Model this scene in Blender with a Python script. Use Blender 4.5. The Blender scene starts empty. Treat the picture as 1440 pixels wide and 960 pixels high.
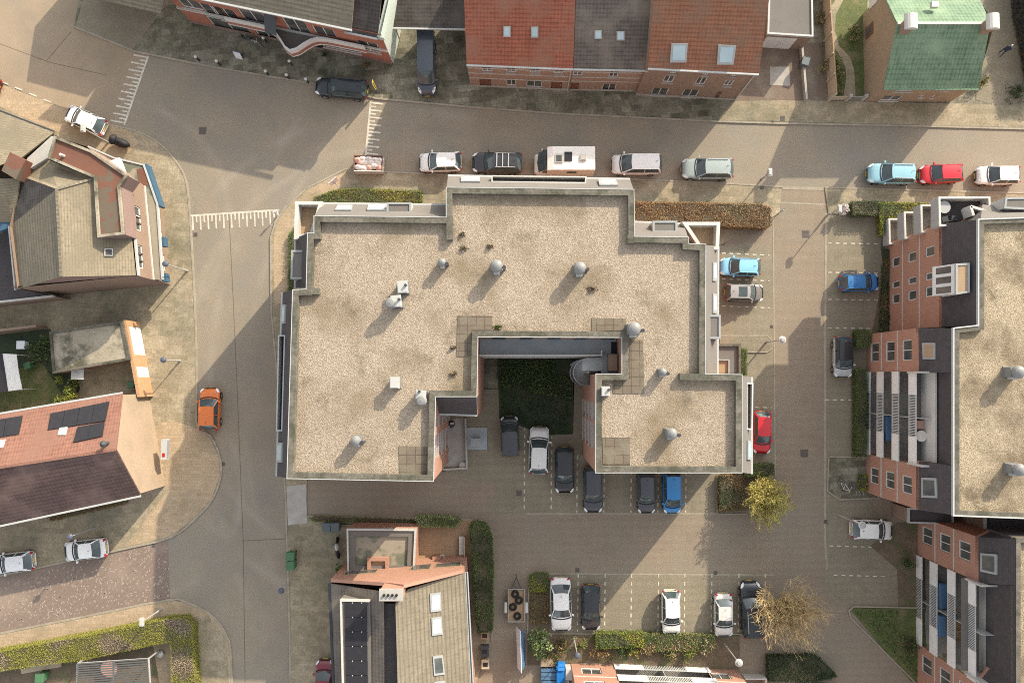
import bpy, math, random
from mathutils import Vector, Matrix
R = math.radians
rnd = random.Random(7)
scene = bpy.context.scene
COL = scene.collection

# ---------------------------------------------------------------- camera (a drone looking almost straight down)
CAM_H = 68.0
F = 1020.0                      # focal length in photo pixels (1440 wide)
dc = Vector(((730-720)/F, -(530-480)/F, -1)).normalized()   # the plumb line seen by the lens
Zc = -dc
Xc = (Vector((1, 0, 0)) - Zc*Zc.x).normalized()
Yc = Zc.cross(Xc)
RM = Matrix((Xc, Yc, Zc))       # camera -> world
cd = bpy.data.cameras.new('camera'); cam = bpy.data.objects.new('camera', cd); COL.objects.link(cam)
M4 = RM.to_4x4(); M4.translation = Vector((0, 0, CAM_H)); cam.matrix_world = M4
cd.sensor_width = 36; cd.lens = F/1440*36; cd.clip_end = 2000
scene.camera = cam

def ray(px, py): return RM @ Vector(((px-720)/F, -(py-480)/F, -1))
def P(px, py, z=0.0):
    d = ray(px, py); t = (z-CAM_H)/d.z
    return Vector((d.x*t, d.y*t, z))
def PL(pts, z=0.0): return [P(x, y, z) for x, y in pts]

# ---------------------------------------------------------------- light
AZ = math.atan2(0.775, 0.63); EL = R(25)
w = bpy.data.worlds.new('World'); scene.world = w; w.use_nodes = True
nt = w.node_tree; bg = nt.nodes['Background']
sky = nt.nodes.new('ShaderNodeTexSky'); sky.sky_type = 'NISHITA'; sky.sun_disc = False
sky.sun_elevation = EL; sky.sun_rotation = math.pi/2-AZ
sky.air_density = 1.0; sky.dust_density = 2.0; sky.ozone_density = 1.0
hz = nt.nodes.new('ShaderNodeHueSaturation'); hz.inputs['Saturation'].default_value = .20      # a milky, hazy early spring sky
nt.links.new(sky.outputs[0], hz.inputs['Color']); nt.links.new(hz.outputs[0], bg.inputs[0]); bg.inputs[1].default_value = 0.15
sd = bpy.data.lights.new('sun', 'SUN'); so = bpy.data.objects.new('sun', sd); COL.objects.link(so)
sd.energy = 2.85; sd.angle = R(0.5); sd.color = (1.0, 0.87, 0.66)
sdir = Vector((math.cos(AZ)*math.cos(EL), math.sin(AZ)*math.cos(EL), math.sin(EL)))
so.rotation_euler = sdir.to_track_quat('Z', 'Y').to_euler()
scene.view_settings.view_transform = 'Standard'; scene.view_settings.look = 'None'
scene.view_settings.exposure = 1.3; scene.view_settings.gamma = 1
scene.cycles.max_bounces = 6; scene.cycles.use_denoising = False; scene.cycles.filter_width = 1.0; scene.cycles.sample_clamp_indirect = 4

# ---------------------------------------------------------------- materials
def mat(name, c1, c2=None, s=1.0, rough=.85, c3=None, s3=.15, t3=(.5, .65), sp=.12, sps=30., mode='pos',
        brick=None, bump=.0, bs=20., metal=0., spec=.3, coat=0., rot=0., rib=None, island=None, cells=None, c4=None, s4=.5, rings=(), patch=None):
    m = bpy.data.materials.new(name); m.use_nodes = True
    n = m.node_tree.nodes; L = m.node_tree.links.new
    b = n['Principled BSDF']; b.inputs['Roughness'].default_value = rough; b.inputs['Metallic'].default_value = metal
    b.inputs['Specular IOR Level'].default_value = spec; b.inputs['Coat Weight'].default_value = coat
    b.inputs['Coat Roughness'].default_value = .06
    c2 = c2 or tuple(v*.8 for v in c1)
    if mode == 'pos': g = n.new('ShaderNodeNewGeometry'); co = g.outputs['Position']
    else:
        g = n.new('ShaderNodeTexCoord'); co = g.outputs['UV' if mode == 'uv' else 'Object']
    def mapped(rt):
        mp = n.new('ShaderNodeMapping'); mp.inputs['Rotation'].default_value = (0, 0, rt); L(co, mp.inputs[0]); return mp.outputs[0]
    if rot: co = mapped(rot)
    def noise(sc, det=5, ro=.6):
        x = n.new('ShaderNodeTexNoise'); x.inputs['Scale'].default_value = sc; x.inputs['Detail'].default_value = det
        x.inputs['Roughness'].default_value = ro; L(co, x.inputs['Vector']); return x.outputs['Fac']
    def ramp(f, a, bb):
        x = n.new('ShaderNodeMapRange'); x.inputs['From Min'].default_value = a; x.inputs['From Max'].default_value = bb
        L(f, x.inputs['Value']); return x.outputs[0]
    def mix(f, A, B, mode='MIX'):
        x = n.new('ShaderNodeMix'); x.data_type = 'RGBA'; x.blend_type = mode
        if isinstance(f, float): x.inputs[0].default_value = f
        else: L(f, x.inputs[0])
        for i, v in ((6, A), (7, B)):
            if isinstance(v, tuple): x.inputs[i].default_value = (*v, 1)
            else: L(v, x.inputs[i])
        return x.outputs[2]
    col = mix(ramp(noise(s), .35, .65), c1, c2)
    hgt = None
    if cells:      # loose stones: (scale, dark colour, light colour, amount)
        v = n.new('ShaderNodeTexVoronoi'); v.inputs['Scale'].default_value = cells[0]; L(co, v.inputs['Vector'])
        sx = n.new('ShaderNodeSeparateColor'); L(v.outputs['Color'], sx.inputs[0])
        col = mix(cells[3], col, mix(sx.outputs[0], cells[1], cells[2]))
        hgt = v.outputs['Distance']
    if brick:      # (width, height, mortar, mortar colour, variation colour, offset)
        t = n.new('ShaderNodeTexBrick'); L(co, t.inputs['Vector']); t.inputs['Scale'].default_value = 1
        t.inputs['Brick Width'].default_value = brick[0]; t.inputs['Row Height'].default_value = brick[1]
        t.inputs['Mortar Size'].default_value = brick[2]; t.inputs['Mortar Smooth'].default_value = .3
        t.inputs['Bias'].default_value = -.1; t.offset = brick[5]
        L(col, t.inputs['Color1']); L(mix(.75, col, brick[4]), t.inputs['Color2']); t.inputs['Mortar'].default_value = (*brick[3], 1)
        col = t.outputs['Color']; hgt = t.outputs['Fac']
    if rib:        # (period, dark colour, axis 0/1, share)
        sx = n.new('ShaderNodeSeparateXYZ'); L(co, sx.inputs[0])
        for per, dk, ax, sh, stg in rib:
            mm = n.new('ShaderNodeMath'); mm.operation = 'PINGPONG'; mm.inputs[1].default_value = per/2; L(sx.outputs[ax], mm.inputs[0])
            col = mix(ramp(mm.outputs[0], per/2*(1-sh)*.7, per/2*(1-sh)), col, mix(stg, col, dk))
            hgt = mm.outputs[0]
    if c3: col = mix(ramp(noise(s3, 4, .65), *t3), col, c3)
    if patch:      # slabs laid in fields of different age: (width, height, dark, light)
        for k_, (pw_, ph_, lo_, hi_) in enumerate(patch):
            t = n.new('ShaderNodeTexBrick'); L(co, t.inputs['Vector']); t.inputs['Scale'].default_value = 1; t.inputs['Brick Width'].default_value = pw_; t.inputs['Row Height'].default_value = ph_; t.inputs['Mortar Size'].default_value = 0; t.offset = .37
            t.inputs['Color1'].default_value = (lo_, lo_, lo_*.96, 1); t.inputs['Color2'].default_value = (hi_, hi_, hi_, 1); t.inputs['Mortar'].default_value = (1, 1, 1, 1); col = mix(1.0, col, t.outputs['Color'], 'MULTIPLY')
    if c4: col = mix(ramp(noise(s4, 6, .7), .56, .74), col, c4)
    if rings:      # worn wheel tracks: circles (x, y, radius, half width, tone)
        for x, y, r_, hw_, tone in rings:
            vm = n.new('ShaderNodeVectorMath'); vm.operation = 'DISTANCE'; L(g.outputs['Position'], vm.inputs[0]); vm.inputs[1].default_value = (x, y, 0)
            sb = n.new('ShaderNodeMath'); sb.operation = 'SUBTRACT'; L(vm.outputs['Value'], sb.inputs[0]); sb.inputs[1].default_value = r_
            ab = n.new('ShaderNodeMath'); ab.operation = 'ABSOLUTE'; L(sb.outputs[0], ab.inputs[0])
            f1 = ramp(ab.outputs[0], hw_, 0.); ml = n.new('ShaderNodeMath'); ml.operation = 'MULTIPLY'; L(f1, ml.inputs[0]); L(ramp(noise(.22, 3, .5), .40, .85), ml.inputs[1])
            col = mix(ml.outputs[0], col, tone)
    if island is not None:
        gi = n.new('ShaderNodeNewGeometry'); col = mix(gi.outputs['Random Per Island'], col, island)
    if sp:
        f = ramp(noise(sps, 3, .7), .3, .7); d = n.new('ShaderNodeMapRange'); L(f, d.inputs[0])
        d.inputs['To Min'].default_value = 1-sp; d.inputs['To Max'].default_value = 1+sp
        hs = n.new('ShaderNodeHueSaturation'); L(d.outputs[0], hs.inputs['Value']); L(col, hs.inputs['Color']); col = hs.outputs[0]
    L(col, b.inputs['Base Color'])
    if bump:
        bp = n.new('ShaderNodeBump'); bp.inputs['Strength'].default_value = bump; bp.inputs['Distance'].default_value = .05
        L(hgt if (hgt is not None) else noise(bs), bp.inputs['Height']); L(bp.outputs[0], b.inputs['Normal'])
    return m

MT = {}
def mk(key, *a, **k): MT[key] = mat(key, *a, **k); return MT[key]
def plain(key, c, rough=.5, **k):
    if key not in MT: mk(key, c, tuple(v*.9 for v in c), rough=rough, sp=k.pop('sp', .04), mode=k.pop('mode', 'obj'), **k)
    return MT[key]

# paving and roads
RINGS = []
for cx_, cy_, rr_ in ((1000, 560, 628), (1000, 560, 655), (1000, 560, 682), (1000, 560, 706), (-600, 560, 938), (190, 690, 150), (190, 690, 176), (560, 500, 300), (560, 500, 328), (560, 500, 352), (150, 310, 148), (150, 310, 175), (800, 9200, 9000), (800, 9200, 9026), (800, 9200, 8985)):
    c_ = P(cx_, cy_); k_ = len(RINGS); RINGS.append((c_.x, c_.y, rr_/15, .62, (.315, .275, .222) if k_ % 2 else (.215, .19, .155)))
mk('asphalt', (.302, .25, .185), (.26, .215, .158), s=.35, c3=(.21, .195, .165), s3=.09, t3=(.45, .7), sp=.24, sps=11, rough=.9, brick=(.21, .105, .010, (.20, .172, .135), (.25, .21, .165), .5), rot=.6, c4=(.20, .185, .155), s4=.25, rings=RINGS)
mk('brick_road', (.288, .232, .172), (.248, .20, .148), s=.7, c3=(.23, .20, .155), s3=.14, t3=(.45, .7), c4=(.20, .165, .125), s4=.4, sp=.26, sps=10, rough=.9, brick=(.21, .105, .014, (.19, .155, .118), (.255, .20, .152), .5))
mk('dark_brick_road', (.235, .185, .148), (.21, .165, .13), s=.8, c3=(.26, .20, .16), s3=.2, sp=.24, sps=12, rough=.9, brick=(.21, .105, .014, (.16, .12, .10), (.22, .15, .125), .5), rot=.18)
mk('slab_paving', (.37, .31, .225), (.31, .26, .185), s=.35, c3=(.215, .195, .14), s3=.16, t3=(.48, .64), sp=.26, sps=7, c4=(.19, .175, .12), s4=.6, patch=((.9, .45, .84, 1.06), (3.4, 2.1, .88, 1.05)), rough=.92, brick=(.45, .45, .015, (.27, .23, .165), (.29, .24, .17), .5), rot=.05)
mk('old_paving', (.275, .25, .20), (.20, .185, .145), s=.75, c3=(.135, .13, .095), s3=.28, t3=(.45, .62), sp=.3, sps=6, patch=((.9, .6, .66, 1.18), (.45, .45, .86, 1.1), (2.9, 1.9, .85, 1.08)), rough=.92, brick=(.45, .45, .02, (.17, .16, .12), (.19, .18, .14), .5), rot=-.1)
mk('tan_road', (.345, .27, .19), (.30, .235, .165), s=.5, c3=(.26, .21, .155), s3=.15, sp=.12, sps=12, rough=.92, brick=(.21, .105, .010, (.24, .19, .13), (.30, .23, .16), .5), rot=.4)
mk('pale_brick', (.38, .315, .26), (.32, .26, .215), s=3., sp=.1)
mk('tan_paving', (.44, .335, .225), (.37, .285, .19), s=.5, c3=(.29, .235, .16), s3=.2, t3=(.5, .66), sp=.22, sps=9, patch=((.6, .3, .9, 1.05),), rough=.92, brick=(.3, .3, .012, (.29, .23, .16), (.37, .28, .19), .5))
mk('bay_paving', (.285, .24, .18), (.245, .205, .153), s=.5, c3=(.20, .176, .128), s3=.3, t3=(.45, .68), c4=(.175, .155, .11), s4=.55, sp=.28, sps=9, rough=.92, brick=(.21, .105, .014, (.16, .15, .105), (.23, .205, .15), .5))
mk('kerb_stone', (.34, .30, .235), (.26, .23, .175), s=1.2, sp=.2)
mk('paint_line', (.60, .56, .48), (.42, .38, .31), s=1.6, sp=.1, sps=9)
mk('soil', (.17, .125, .085), (.12, .09, .06), s=1.2, c3=(.10, .11, .05), s3=.7, sp=.25, sps=9, bump=.6, bs=6)
mk('grass', (.11, .125, .045), (.075, .095, .03), s=1.5, c3=(.16, .14, .07), s3=.5, sp=.3, sps=8, bump=.6, bs=9)
mk('dark_lawn', (.045, .06, .03), (.03, .045, .024), s=.9, c3=(.08, .072, .042), s3=.35, t3=(.5, .7), sp=.3, sps=9, bump=.6, bs=9)
mk('terrace_tile', (.36, .25, .15), (.30, .21, .13), s=1., sp=.1, brick=(.4, .4, .012, (.24, .18, .12), (.32, .22, .14), 0))
mk('red_paving', (.20, .15, .115), (.15, .115, .09), s=.8, c3=(.22, .18, .14), s3=.4, sp=.15, brick=(.21, .105, .012, (.14, .11, .085), (.17, .125, .1), .5))
mk('concrete', (.40, .38, .34), (.33, .31, .28), s=1.2, sp=.08)
mk('blue_concrete', (.36, .40, .42), (.31, .35, .37), s=1.2, sp=.06)
# roofs
mk('gravel', (.325, .266, .192), (.285, .232, .165), s=.35, c3=(.195, .15, .095), s3=.16, t3=(.47, .68), sp=.20, sps=9, cells=(15., (.15, .12, .09), (.47, .385, .305), .55), bump=.6, c4=(.15, .12, .08), s4=.42)
mk('gravel_dry', (.34, .275, .185), (.26, .205, .13), s=.5, c3=(.17, .13, .085), s3=.25, t3=(.45, .64), sp=.2, sps=9, cells=(15., (.13, .10, .065), (.50, .42, .30), .5), bump=.6, c4=(.12, .095, .06), s4=.5)
mk('coping', (.145, .132, .108), (.11, .10, .08), s=1.5, c3=(.075, .074, .054), s3=.9, t3=(.45, .62), sp=.25, sps=5, patch=((.9, .9, .8, 1.15),))
mk('grey_felt', (.155, .142, .13), (.138, .127, .115), s=.4, sp=.1, c4=(.12, .11, .095), s4=.7)
mk('dark_slate', (.07, .062, .062), (.055, .05, .05), s=1.5, sp=.15, mode='uv', brick=(.3, .2, .01, (.04, .036, .036), (.085, .07, .075), .5), c3=(.12, .11, .10), s3=2.5, t3=(.66, .72))
mk('roof_slabs', (.155, .125, .093), (.13, .105, .08), s=1.1, c3=(.17, .15, .11), s3=.6, sp=.14, sps=6, brick=(.67, .67, .035, (.08, .065, .045), (.18, .145, .105), 0.))
def tiles(key, c1, c2, c3, per=.30, row=.34, cs=.3, rs=.5, **k):
    dk = k.get('dk', .35); d = tuple(v*dk for v in c1)
    mk(key, c1, c2, s=.5, mode='uv', c3=c3, s3=k.pop('s3', .3), t3=k.pop('t3', (.45, .66)), sp=.13, sps=7, rough=.85, bump=.5,
       brick=(per, row, .004, tuple(v*.7 for v in c1), tuple(v*.62 for v in c1), 0.), rib=[(per, d, 0, .30, cs), (row, d, 1, .25, rs)])
tiles('red_tiles', (.37, .125, .075), (.30, .105, .065), (.25, .12, .08))
tiles('brown_tiles', (.34, .145, .082), (.27, .12, .07), (.19, .12, .08))
tiles('grey_tiles', (.16, .135, .115), (.12, .105, .09), (.19, .16, .13))
tiles('dark_tiles', (.085, .075, .068), (.07, .062, .058), (.11, .10, .09))
tiles('green_tiles', (.175, .265, .17), (.15, .235, .15), (.21, .285, .185), per=.33, row=.42, cs=.4, rs=.35)
tiles('buff_tiles', (.275, .23, .16), (.235, .195, .135), (.17, .145, .10), per=.30, row=.23, cs=.12, rs=.45)
tiles('weathered_tiles', (.245, .21, .155), (.20, .172, .125), (.155, .135, .10), per=.30, row=.37, cs=.15, rs=.55)
tiles('salmon_tiles', (.29, .145, .105), (.25, .122, .088), (.21, .115, .085), per=.26, row=.40, cs=.35, rs=.25)
tiles('plum_tiles', (.135, .085, .075), (.11, .07, .062), (.16, .105, .09), per=.30, row=.36)
mk('moss_felt', (.34, .30, .23), (.26, .23, .17), s=.7, c3=(.09, .085, .06), s3=.35, t3=(.5, .63), sp=.18, sps=5)
mk('rust_felt', (.17, .078, .052), (.145, .068, .046), s=.5, c3=(.125, .10, .072), s3=.22, t3=(.57, .60), sp=.08)
mk('pool_felt', (.30, .26, .20), (.26, .23, .18), s=.5, c3=(.135, .145, .105), s3=.16, t3=(.47, .50), sp=.06)
mk('pv_panel', (.022, .022, .026), (.03, .028, .032), s=2., rough=.35, sp=.05, mode='uv', spec=.25)
# walls
def bricks(key, c1, c2, mo, **k):
    mk(key, c1, c2, s=.8, mode='uv', sp=.12, sps=8, brick=(.22, .075, .010, mo, tuple(v*.8 for v in c1), .5), **k)
bricks('orange_brick', (.40, .205, .145), (.35, .175, .12), (.38, .26, .2))
bricks('brown_brick', (.25, .17, .125), (.21, .14, .10), (.28, .22, .17))
bricks('pink_brick', (.31, .20, .15), (.27, .17, .125), (.33, .26, .2))
bricks('red_brick', (.36, .12, .075), (.31, .10, .065), (.33, .2, .15))
bricks('tan_brick', (.29, .215, .145), (.25, .185, .125), (.38, .30, .21))
bricks('purple_brick', (.235, .15, .13), (.20, .13, .115), (.26, .2, .18))
mk('cream_render', (.36, .275, .20), (.335, .255, .185), s=.4, c3=(.30, .235, .17), s3=.3, sp=.05)
mk('green_render', (.42, .47, .42), (.38, .43, .38), s=.4, sp=.05)
mk('orange_wall', (.36, .205, .115), (.31, .175, .10), s=.6, sp=.1, mode='uv', brick=(.22, .075, .008, (.5, .33, .2), (.5, .26, .12), .5))
plain('white_paint', (.62, .61, .58)); plain('white_panel', (.50, .485, .45)); plain('light_metal', (.44, .45, .44), rough=.4)
plain('grey_metal', (.36, .36, .35), rough=.45); plain('dark_metal', (.05, .055, .06), rough=.45); plain('black', (.02, .02, .022), rough=.6)
plain('zinc', (.30, .31, .31), rough=.4); plain('blue_paint', (.05, .11, .17)); plain('green_bin', (.07, .16, .08)); plain('wood', (.33, .23, .14), rough=.8)
plain('pale_wood', (.46, .38, .27), rough=.8)
plain('rubber', (.018, .018, .018), rough=.9); plain('rim', (.42, .42, .43), rough=.35, metal=.8)
mk('glass', (.04, .058, .064), (.075, .10, .105), s=.8, rough=.06, sp=0, spec=.6, mode='obj')  # mottled teal tint puts soft sky reflection into the glass colour
mk('window_glass', (.05, .06, .06), (.11, .11, .10), s=.9, rough=.08, sp=0, spec=.5, mode='pos')
mk('sky_glass', (.42, .52, .54), (.34, .45, .48), s=.6, rough=.15, sp=0, spec=.5)
plain('headlight', (.75, .77, .78), rough=.15); plain('taillight', (.42, .015, .02), rough=.2)

# ---------------------------------------------------------------- mesh builder
class MB:
    def __init__(s): s.v = []; s.f = []; s.m = []; s.mats = []; s.sm = False; s.cur = 0
    def use(s, m):
        m = MT[m] if isinstance(m, str) else m
        if m not in s.mats: s.mats.append(m)
        s.cur = s.mats.index(m); return s
    def face(s, pts):
        i = len(s.v); s.v += [tuple(p) for p in pts]; s.f.append(tuple(range(i, i+len(pts)))); s.m.append(s.cur)
    def idx(s, vs, fs):
        i = len(s.v); s.v += [tuple(p) for p in vs]
        for f in fs: s.f.append(tuple(i+k for k in f)); s.m.append(s.cur)
    def prism(s, pts, z0, z1, top=True, bottom=False, sides=True):
        pts = [(p[0], p[1]) for p in pts]
        a = sum(pts[i][0]*pts[(i+1) % len(pts)][1]-pts[(i+1) % len(pts)][0]*pts[i][1] for i in range(len(pts)))
        if a < 0: pts = pts[::-1]
        n = len(pts)
        if top: s.face([(x, y, z1) for x, y in pts])
        if bottom: s.face([(x, y, z0) for x, y in pts[::-1]])
        if sides:
            for i in range(n):
                (a0, b0), (a1, b1) = pts[i], pts[(i+1) % n]
                s.face([(a0, b0, z0), (a1, b1, z0), (a1, b1, z1), (a0, b0, z1)])
    def hexa(s, b, t):                 # bottom 4, top 4 (counter-clockwise from above)
        s.idx(list(b)+list(t), [(3, 2, 1, 0), (4, 5, 6, 7), (0, 1, 5, 4), (1, 2, 6, 5), (2, 3, 7, 6), (3, 0, 4, 7)])
    def box(s, c, d, rz=0.):
        x, y, z = d[0]/2, d[1]/2, d[2]/2; ca, sa = math.cos(rz), math.sin(rz)
        q = [(c[0]+a*ca-b*sa, c[1]+a*sa+b*ca) for a, b in ((-x, -y), (x, -y), (x, y), (-x, y))]
        s.hexa([(a, b, c[2]-z) for a, b in q], [(a, b, c[2]+z) for a, b in q])
    def beam(s, p, q, wd, h, up=(0, 0, 1)):
        p, q = Vector(p), Vector(q); d = (q-p).normalized(); u = Vector(up)
        if abs(d.dot(u)) > .98: u = Vector((1, 0, 0))
        sd_ = d.cross(u).normalized()*wd/2; u2 = sd_.cross(d).normalized()*h/2
        s.idx([p-sd_-u2, p+sd_-u2, p+sd_+u2, p-sd_+u2, q-sd_-u2, q+sd_-u2, q+sd_+u2, q-sd_+u2],
              [(0, 1, 2, 3), (7, 6, 5, 4), (0, 4, 5, 1), (1, 5, 6, 2), (2, 6, 7, 3), (3, 7, 4, 0)])
    def cyl(s, p, q, r0, r1=None, n=12, cap=True):
        p, q = Vector(p), Vector(q); r1 = r0 if r1 is None else r1; d = (q-p).normalized()
        a = d.orthogonal().normalized(); b = d.cross(a)
        vs = [p+(a*math.cos(2*math.pi*i/n)+b*math.sin(2*math.pi*i/n))*r0 for i in range(n)] + [q+(a*math.cos(2*math.pi*i/n)+b*math.sin(2*math.pi*i/n))*r1 for i in range(n)]
        fs = [(i, (i+1) % n, n+(i+1) % n, n+i) for i in range(n)]
        if cap: fs += [tuple(range(n))[::-1], tuple(range(n, 2*n))]
        s.idx(vs, fs)
    def lathe(s, c, prof, n=14):       # prof: (r, z) from bottom to top
        vs = []; fs = []
        for r, z in prof:
            for i in range(n): vs.append((c[0]+r*math.cos(2*math.pi*i/n), c[1]+r*math.sin(2*math.pi*i/n), c[2]+z))
        for k in range(len(prof)-1):
            for i in range(n): fs.append((k*n+i, k*n+(i+1) % n, (k+1)*n+(i+1) % n, (k+1)*n+i))
        fs.append(tuple(range(n))[::-1]); fs.append(tuple(range((len(prof)-1)*n, len(prof)*n)))
        s.idx(vs, fs)
    def torus(s, c, Rr, r, n=16, k=8, ax=None):
        q = Vector((0, 0, 1)).rotation_difference(Vector(ax)) if ax else None
        vs = []; fs = []
        for i in range(n):
            for j in range(k):
                a, b = 2*math.pi*i/n, 2*math.pi*j/k
                v = Vector(((Rr+r*math.cos(b))*math.cos(a), (Rr+r*math.cos(b))*math.sin(a), r*math.sin(b)))
                vs.append(Vector(c)+(q @ v if q else v))
                fs.append((i*k+j, ((i+1) % n)*k+j, ((i+1) % n)*k+(j+1) % k, i*k+(j+1) % k))
        s.idx(vs, fs)
    def tube(s, pts, r0, r1=None, n=5):
        r1 = r0 if r1 is None else r1; pts = [Vector(p) for p in pts]; vs = []; fs = []; N = len(pts)
        for i, p in enumerate(pts):
            d = (pts[min(i+1, N-1)]-pts[max(i-1, 0)]).normalized(); a = d.cross(Vector((.3, .2, .93)))
            a = a.normalized() if a.length > .01 else d.orthogonal().normalized(); b = d.cross(a); r = r0+(r1-r0)*i/(N-1)
            for j in range(n): vs.append(p+(a*math.cos(2*math.pi*j/n)+b*math.sin(2*math.pi*j/n))*r)
        for i in range(N-1):
            for j in range(n): fs.append((i*n+j, i*n+(j+1) % n, (i+1)*n+(j+1) % n, (i+1)*n+j))
        fs += [tuple(range(n))[::-1], tuple(range((N-1)*n, N*n))]
        s.idx(vs, fs)
    def leaves(s, pts, size, up=.5):
        for p in pts:
            d = Vector((rnd.gauss(0, 1), rnd.gauss(0, 1), rnd.gauss(0, 1)+up)).normalized(); a = d.orthogonal().normalized()
            a = Matrix.Rotation(rnd.random()*6.28, 3, d) @ a; b = d.cross(a); z = size*(.6+.8*rnd.random()); p = Vector(p)
            s.face([p-a*z*.5, p+b*z*.32, p+a*z*.5, p-b*z*.32])
    def split(s, name, parent):       # every bar of a mesh made of plain bars becomes an object of its own
        for i in range(0, len(s.v), 8):
            b = MB(); b.mats = s.mats; b.v = s.v[i:i+8]; k = [j for j, f in enumerate(s.f) if f[0]//8 == i//8 or min(f)//8 == i//8]
            b.f = [tuple(x-i for x in s.f[j]) for j in k]; b.m = [s.m[j] for j in k]; b.build(name, parent=parent, one=True)
    def build(s, name, m=None, parent=None, loc=None, smooth=False, sub=0, kind=None, world=True, one=False):
        if name == 'gutter' and not one and len(s.v) > 8 and len(s.v) % 8 == 0: return s.split(name, parent)
        if m is not None and not s.mats: s.use(m)
        me = bpy.data.meshes.new(name)
        if loc is None:
            if parent is not None: loc = ORG.get(parent.name, Vector((0, 0, 0))) if world else Vector((0, 0, 0))
            else:
                xs = [v[0] for v in s.v]; ys = [v[1] for v in s.v]; zs = [v[2] for v in s.v]
                loc = Vector(((min(xs)+max(xs))/2, (min(ys)+max(ys))/2, min(zs)))
        loc = Vector(loc)
        me.from_pydata([(v[0]-loc.x, v[1]-loc.y, v[2]-loc.z) for v in s.v], [], s.f)
        for x in s.mats: me.materials.append(x)
        me.polygons.foreach_set('material_index', s.m)
        uv = me.uv_layers.new(name='UVMap').data; V = me.vertices
        for p in me.polygons:          # UVs in metres: across and up each face
            nrm = p.normal
            if abs(nrm.z) > .9995: U, W = Vector((1, 0, 0)), Vector((0, 1, 0))
            else: U = Vector((-nrm.y, nrm.x, 0)).normalized(); W = nrm.cross(U)
            for li in p.loop_indices:
                c = V[me.loops[li].vertex_index].co+loc; uv[li].uv = (c.dot(U), c.dot(W))
        if smooth: me.polygons.foreach_set('use_smooth', [True]*len(me.polygons))
        o = bpy.data.objects.new(name, me); COL.objects.link(o)
        if sub:
            md = o.modifiers.new('Subdivision', 'SUBSURF'); md.levels = sub; md.render_levels = sub
        if parent is not None:
            o.parent = parent; ORG[o.name] = loc
        else: o.location = loc; ORG[o.name] = loc
        if kind: o['kind'] = kind
        return o
ORG = {}
def tag(o, label, cat, group=None, kind=None):
    o['label'] = label; o['category'] = cat
    if group: o['group'] = group
    if kind: o['kind'] = kind
    return o
def thing(name, label, cat, loc, rz=0., group=None):
    o = bpy.data.objects.new(name, None); o.empty_display_size = .3; COL.objects.link(o); o.location = loc; o.rotation_euler = (0, 0, rz)
    ORG[o.name] = Vector(loc)
    return tag(o, label, cat, group)

def area(pts): return abs(sum(pts[i][0]*pts[(i+1) % len(pts)][1]-pts[(i+1) % len(pts)][0]*pts[i][1] for i in range(len(pts))))/2
def offset_line(pts, d, closed=False):
    pts = [Vector((p[0], p[1])) for p in pts]; out = []; n = len(pts)
    for i in range(n):
        a = pts[i-1] if (i > 0 or closed) else None; b = pts[(i+1) % n] if (i < n-1 or closed) else None
        ns = []
        if a is not None: e = (pts[i]-a).normalized(); ns.append(Vector((-e.y, e.x)))
        if b is not None: e = (b-pts[i]).normalized(); ns.append(Vector((-e.y, e.x)))
        m_ = sum(ns, Vector((0, 0))); m_ = m_.normalized() if m_.length > 1e-6 else ns[0]
        out.append(pts[i]+m_*d/max(.35, m_.dot(ns[0])))
    return out
def ribbon(mb, pts, wd, z0, z1, closed=False, side=0.):   # solid band along a line; side shifts it to the left (+)
    L_ = offset_line(pts, side+wd/2, closed); R_ = offset_line(pts, side-wd/2, closed); n = len(L_)
    for i in range(n if closed else n-1):
        j = (i+1) % n
        q = [R_[i], R_[j], L_[j], L_[i]]
        mb.hexa([(p.x, p.y, z0) for p in q], [(p.x, p.y, z1) for p in q])
def spline(pts, k=5):
    pts = [Vector(p) for p in pts]; out = []
    for i in range(len(pts)-1):
        p0, p1, p2, p3 = pts[max(i-1, 0)], pts[i], pts[i+1], pts[min(i+2, len(pts)-1)]
        for j in range(k):
            t = j/k
            out.append(.5*((2*p1)+(p2-p0)*t+(2*p0-5*p1+4*p2-p3)*t*t+(3*p1-p0-3*p2+p3)*t*t*t))
    out.append(pts[-1]); return out
plain('board_blue', (.09, .17, .28)); plain('pergola', (.10, .10, .10)); plain('vent_grey', (.20, .20, .195), sp=.2); plain('vent_white', (.42, .42, .40), sp=.12); plain('bin_grey', (.10, .12, .13)); plain('tarp', (.015, .16, .48)); plain('coat', (.03, .045, .085), rough=.9); plain('skin', (.5, .32, .24), rough=.6); plain('yellow_plate', (.62, .42, .04)); plain('lamp_blue', (.09, .10, .135), rough=.35)

# ---------------------------------------------------------------- the setting: ground, roads, pavements
def zone(name, px, m, z=0., skirt=.05, smooth=0, kind='structure'):
    pts = PL(px, z)
    if smooth: pts = spline([(p.x, p.y) for p in pts], smooth)
    mb = MB().use(m); mb.prism(pts, z-skirt, z); return mb.build(name, kind=kind)
def kerb(px, wd=.16, z=.11, smooth=0, m='kerb_stone', name='kerb', side=0.):
    pts = [(p.x, p.y) for p in PL(px)]
    if smooth: pts = spline(pts, smooth)
    mb = MB().use(m); ribbon(mb, pts, wd, -.03, z, side=side); return mb.build(name, kind='structure')

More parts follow.
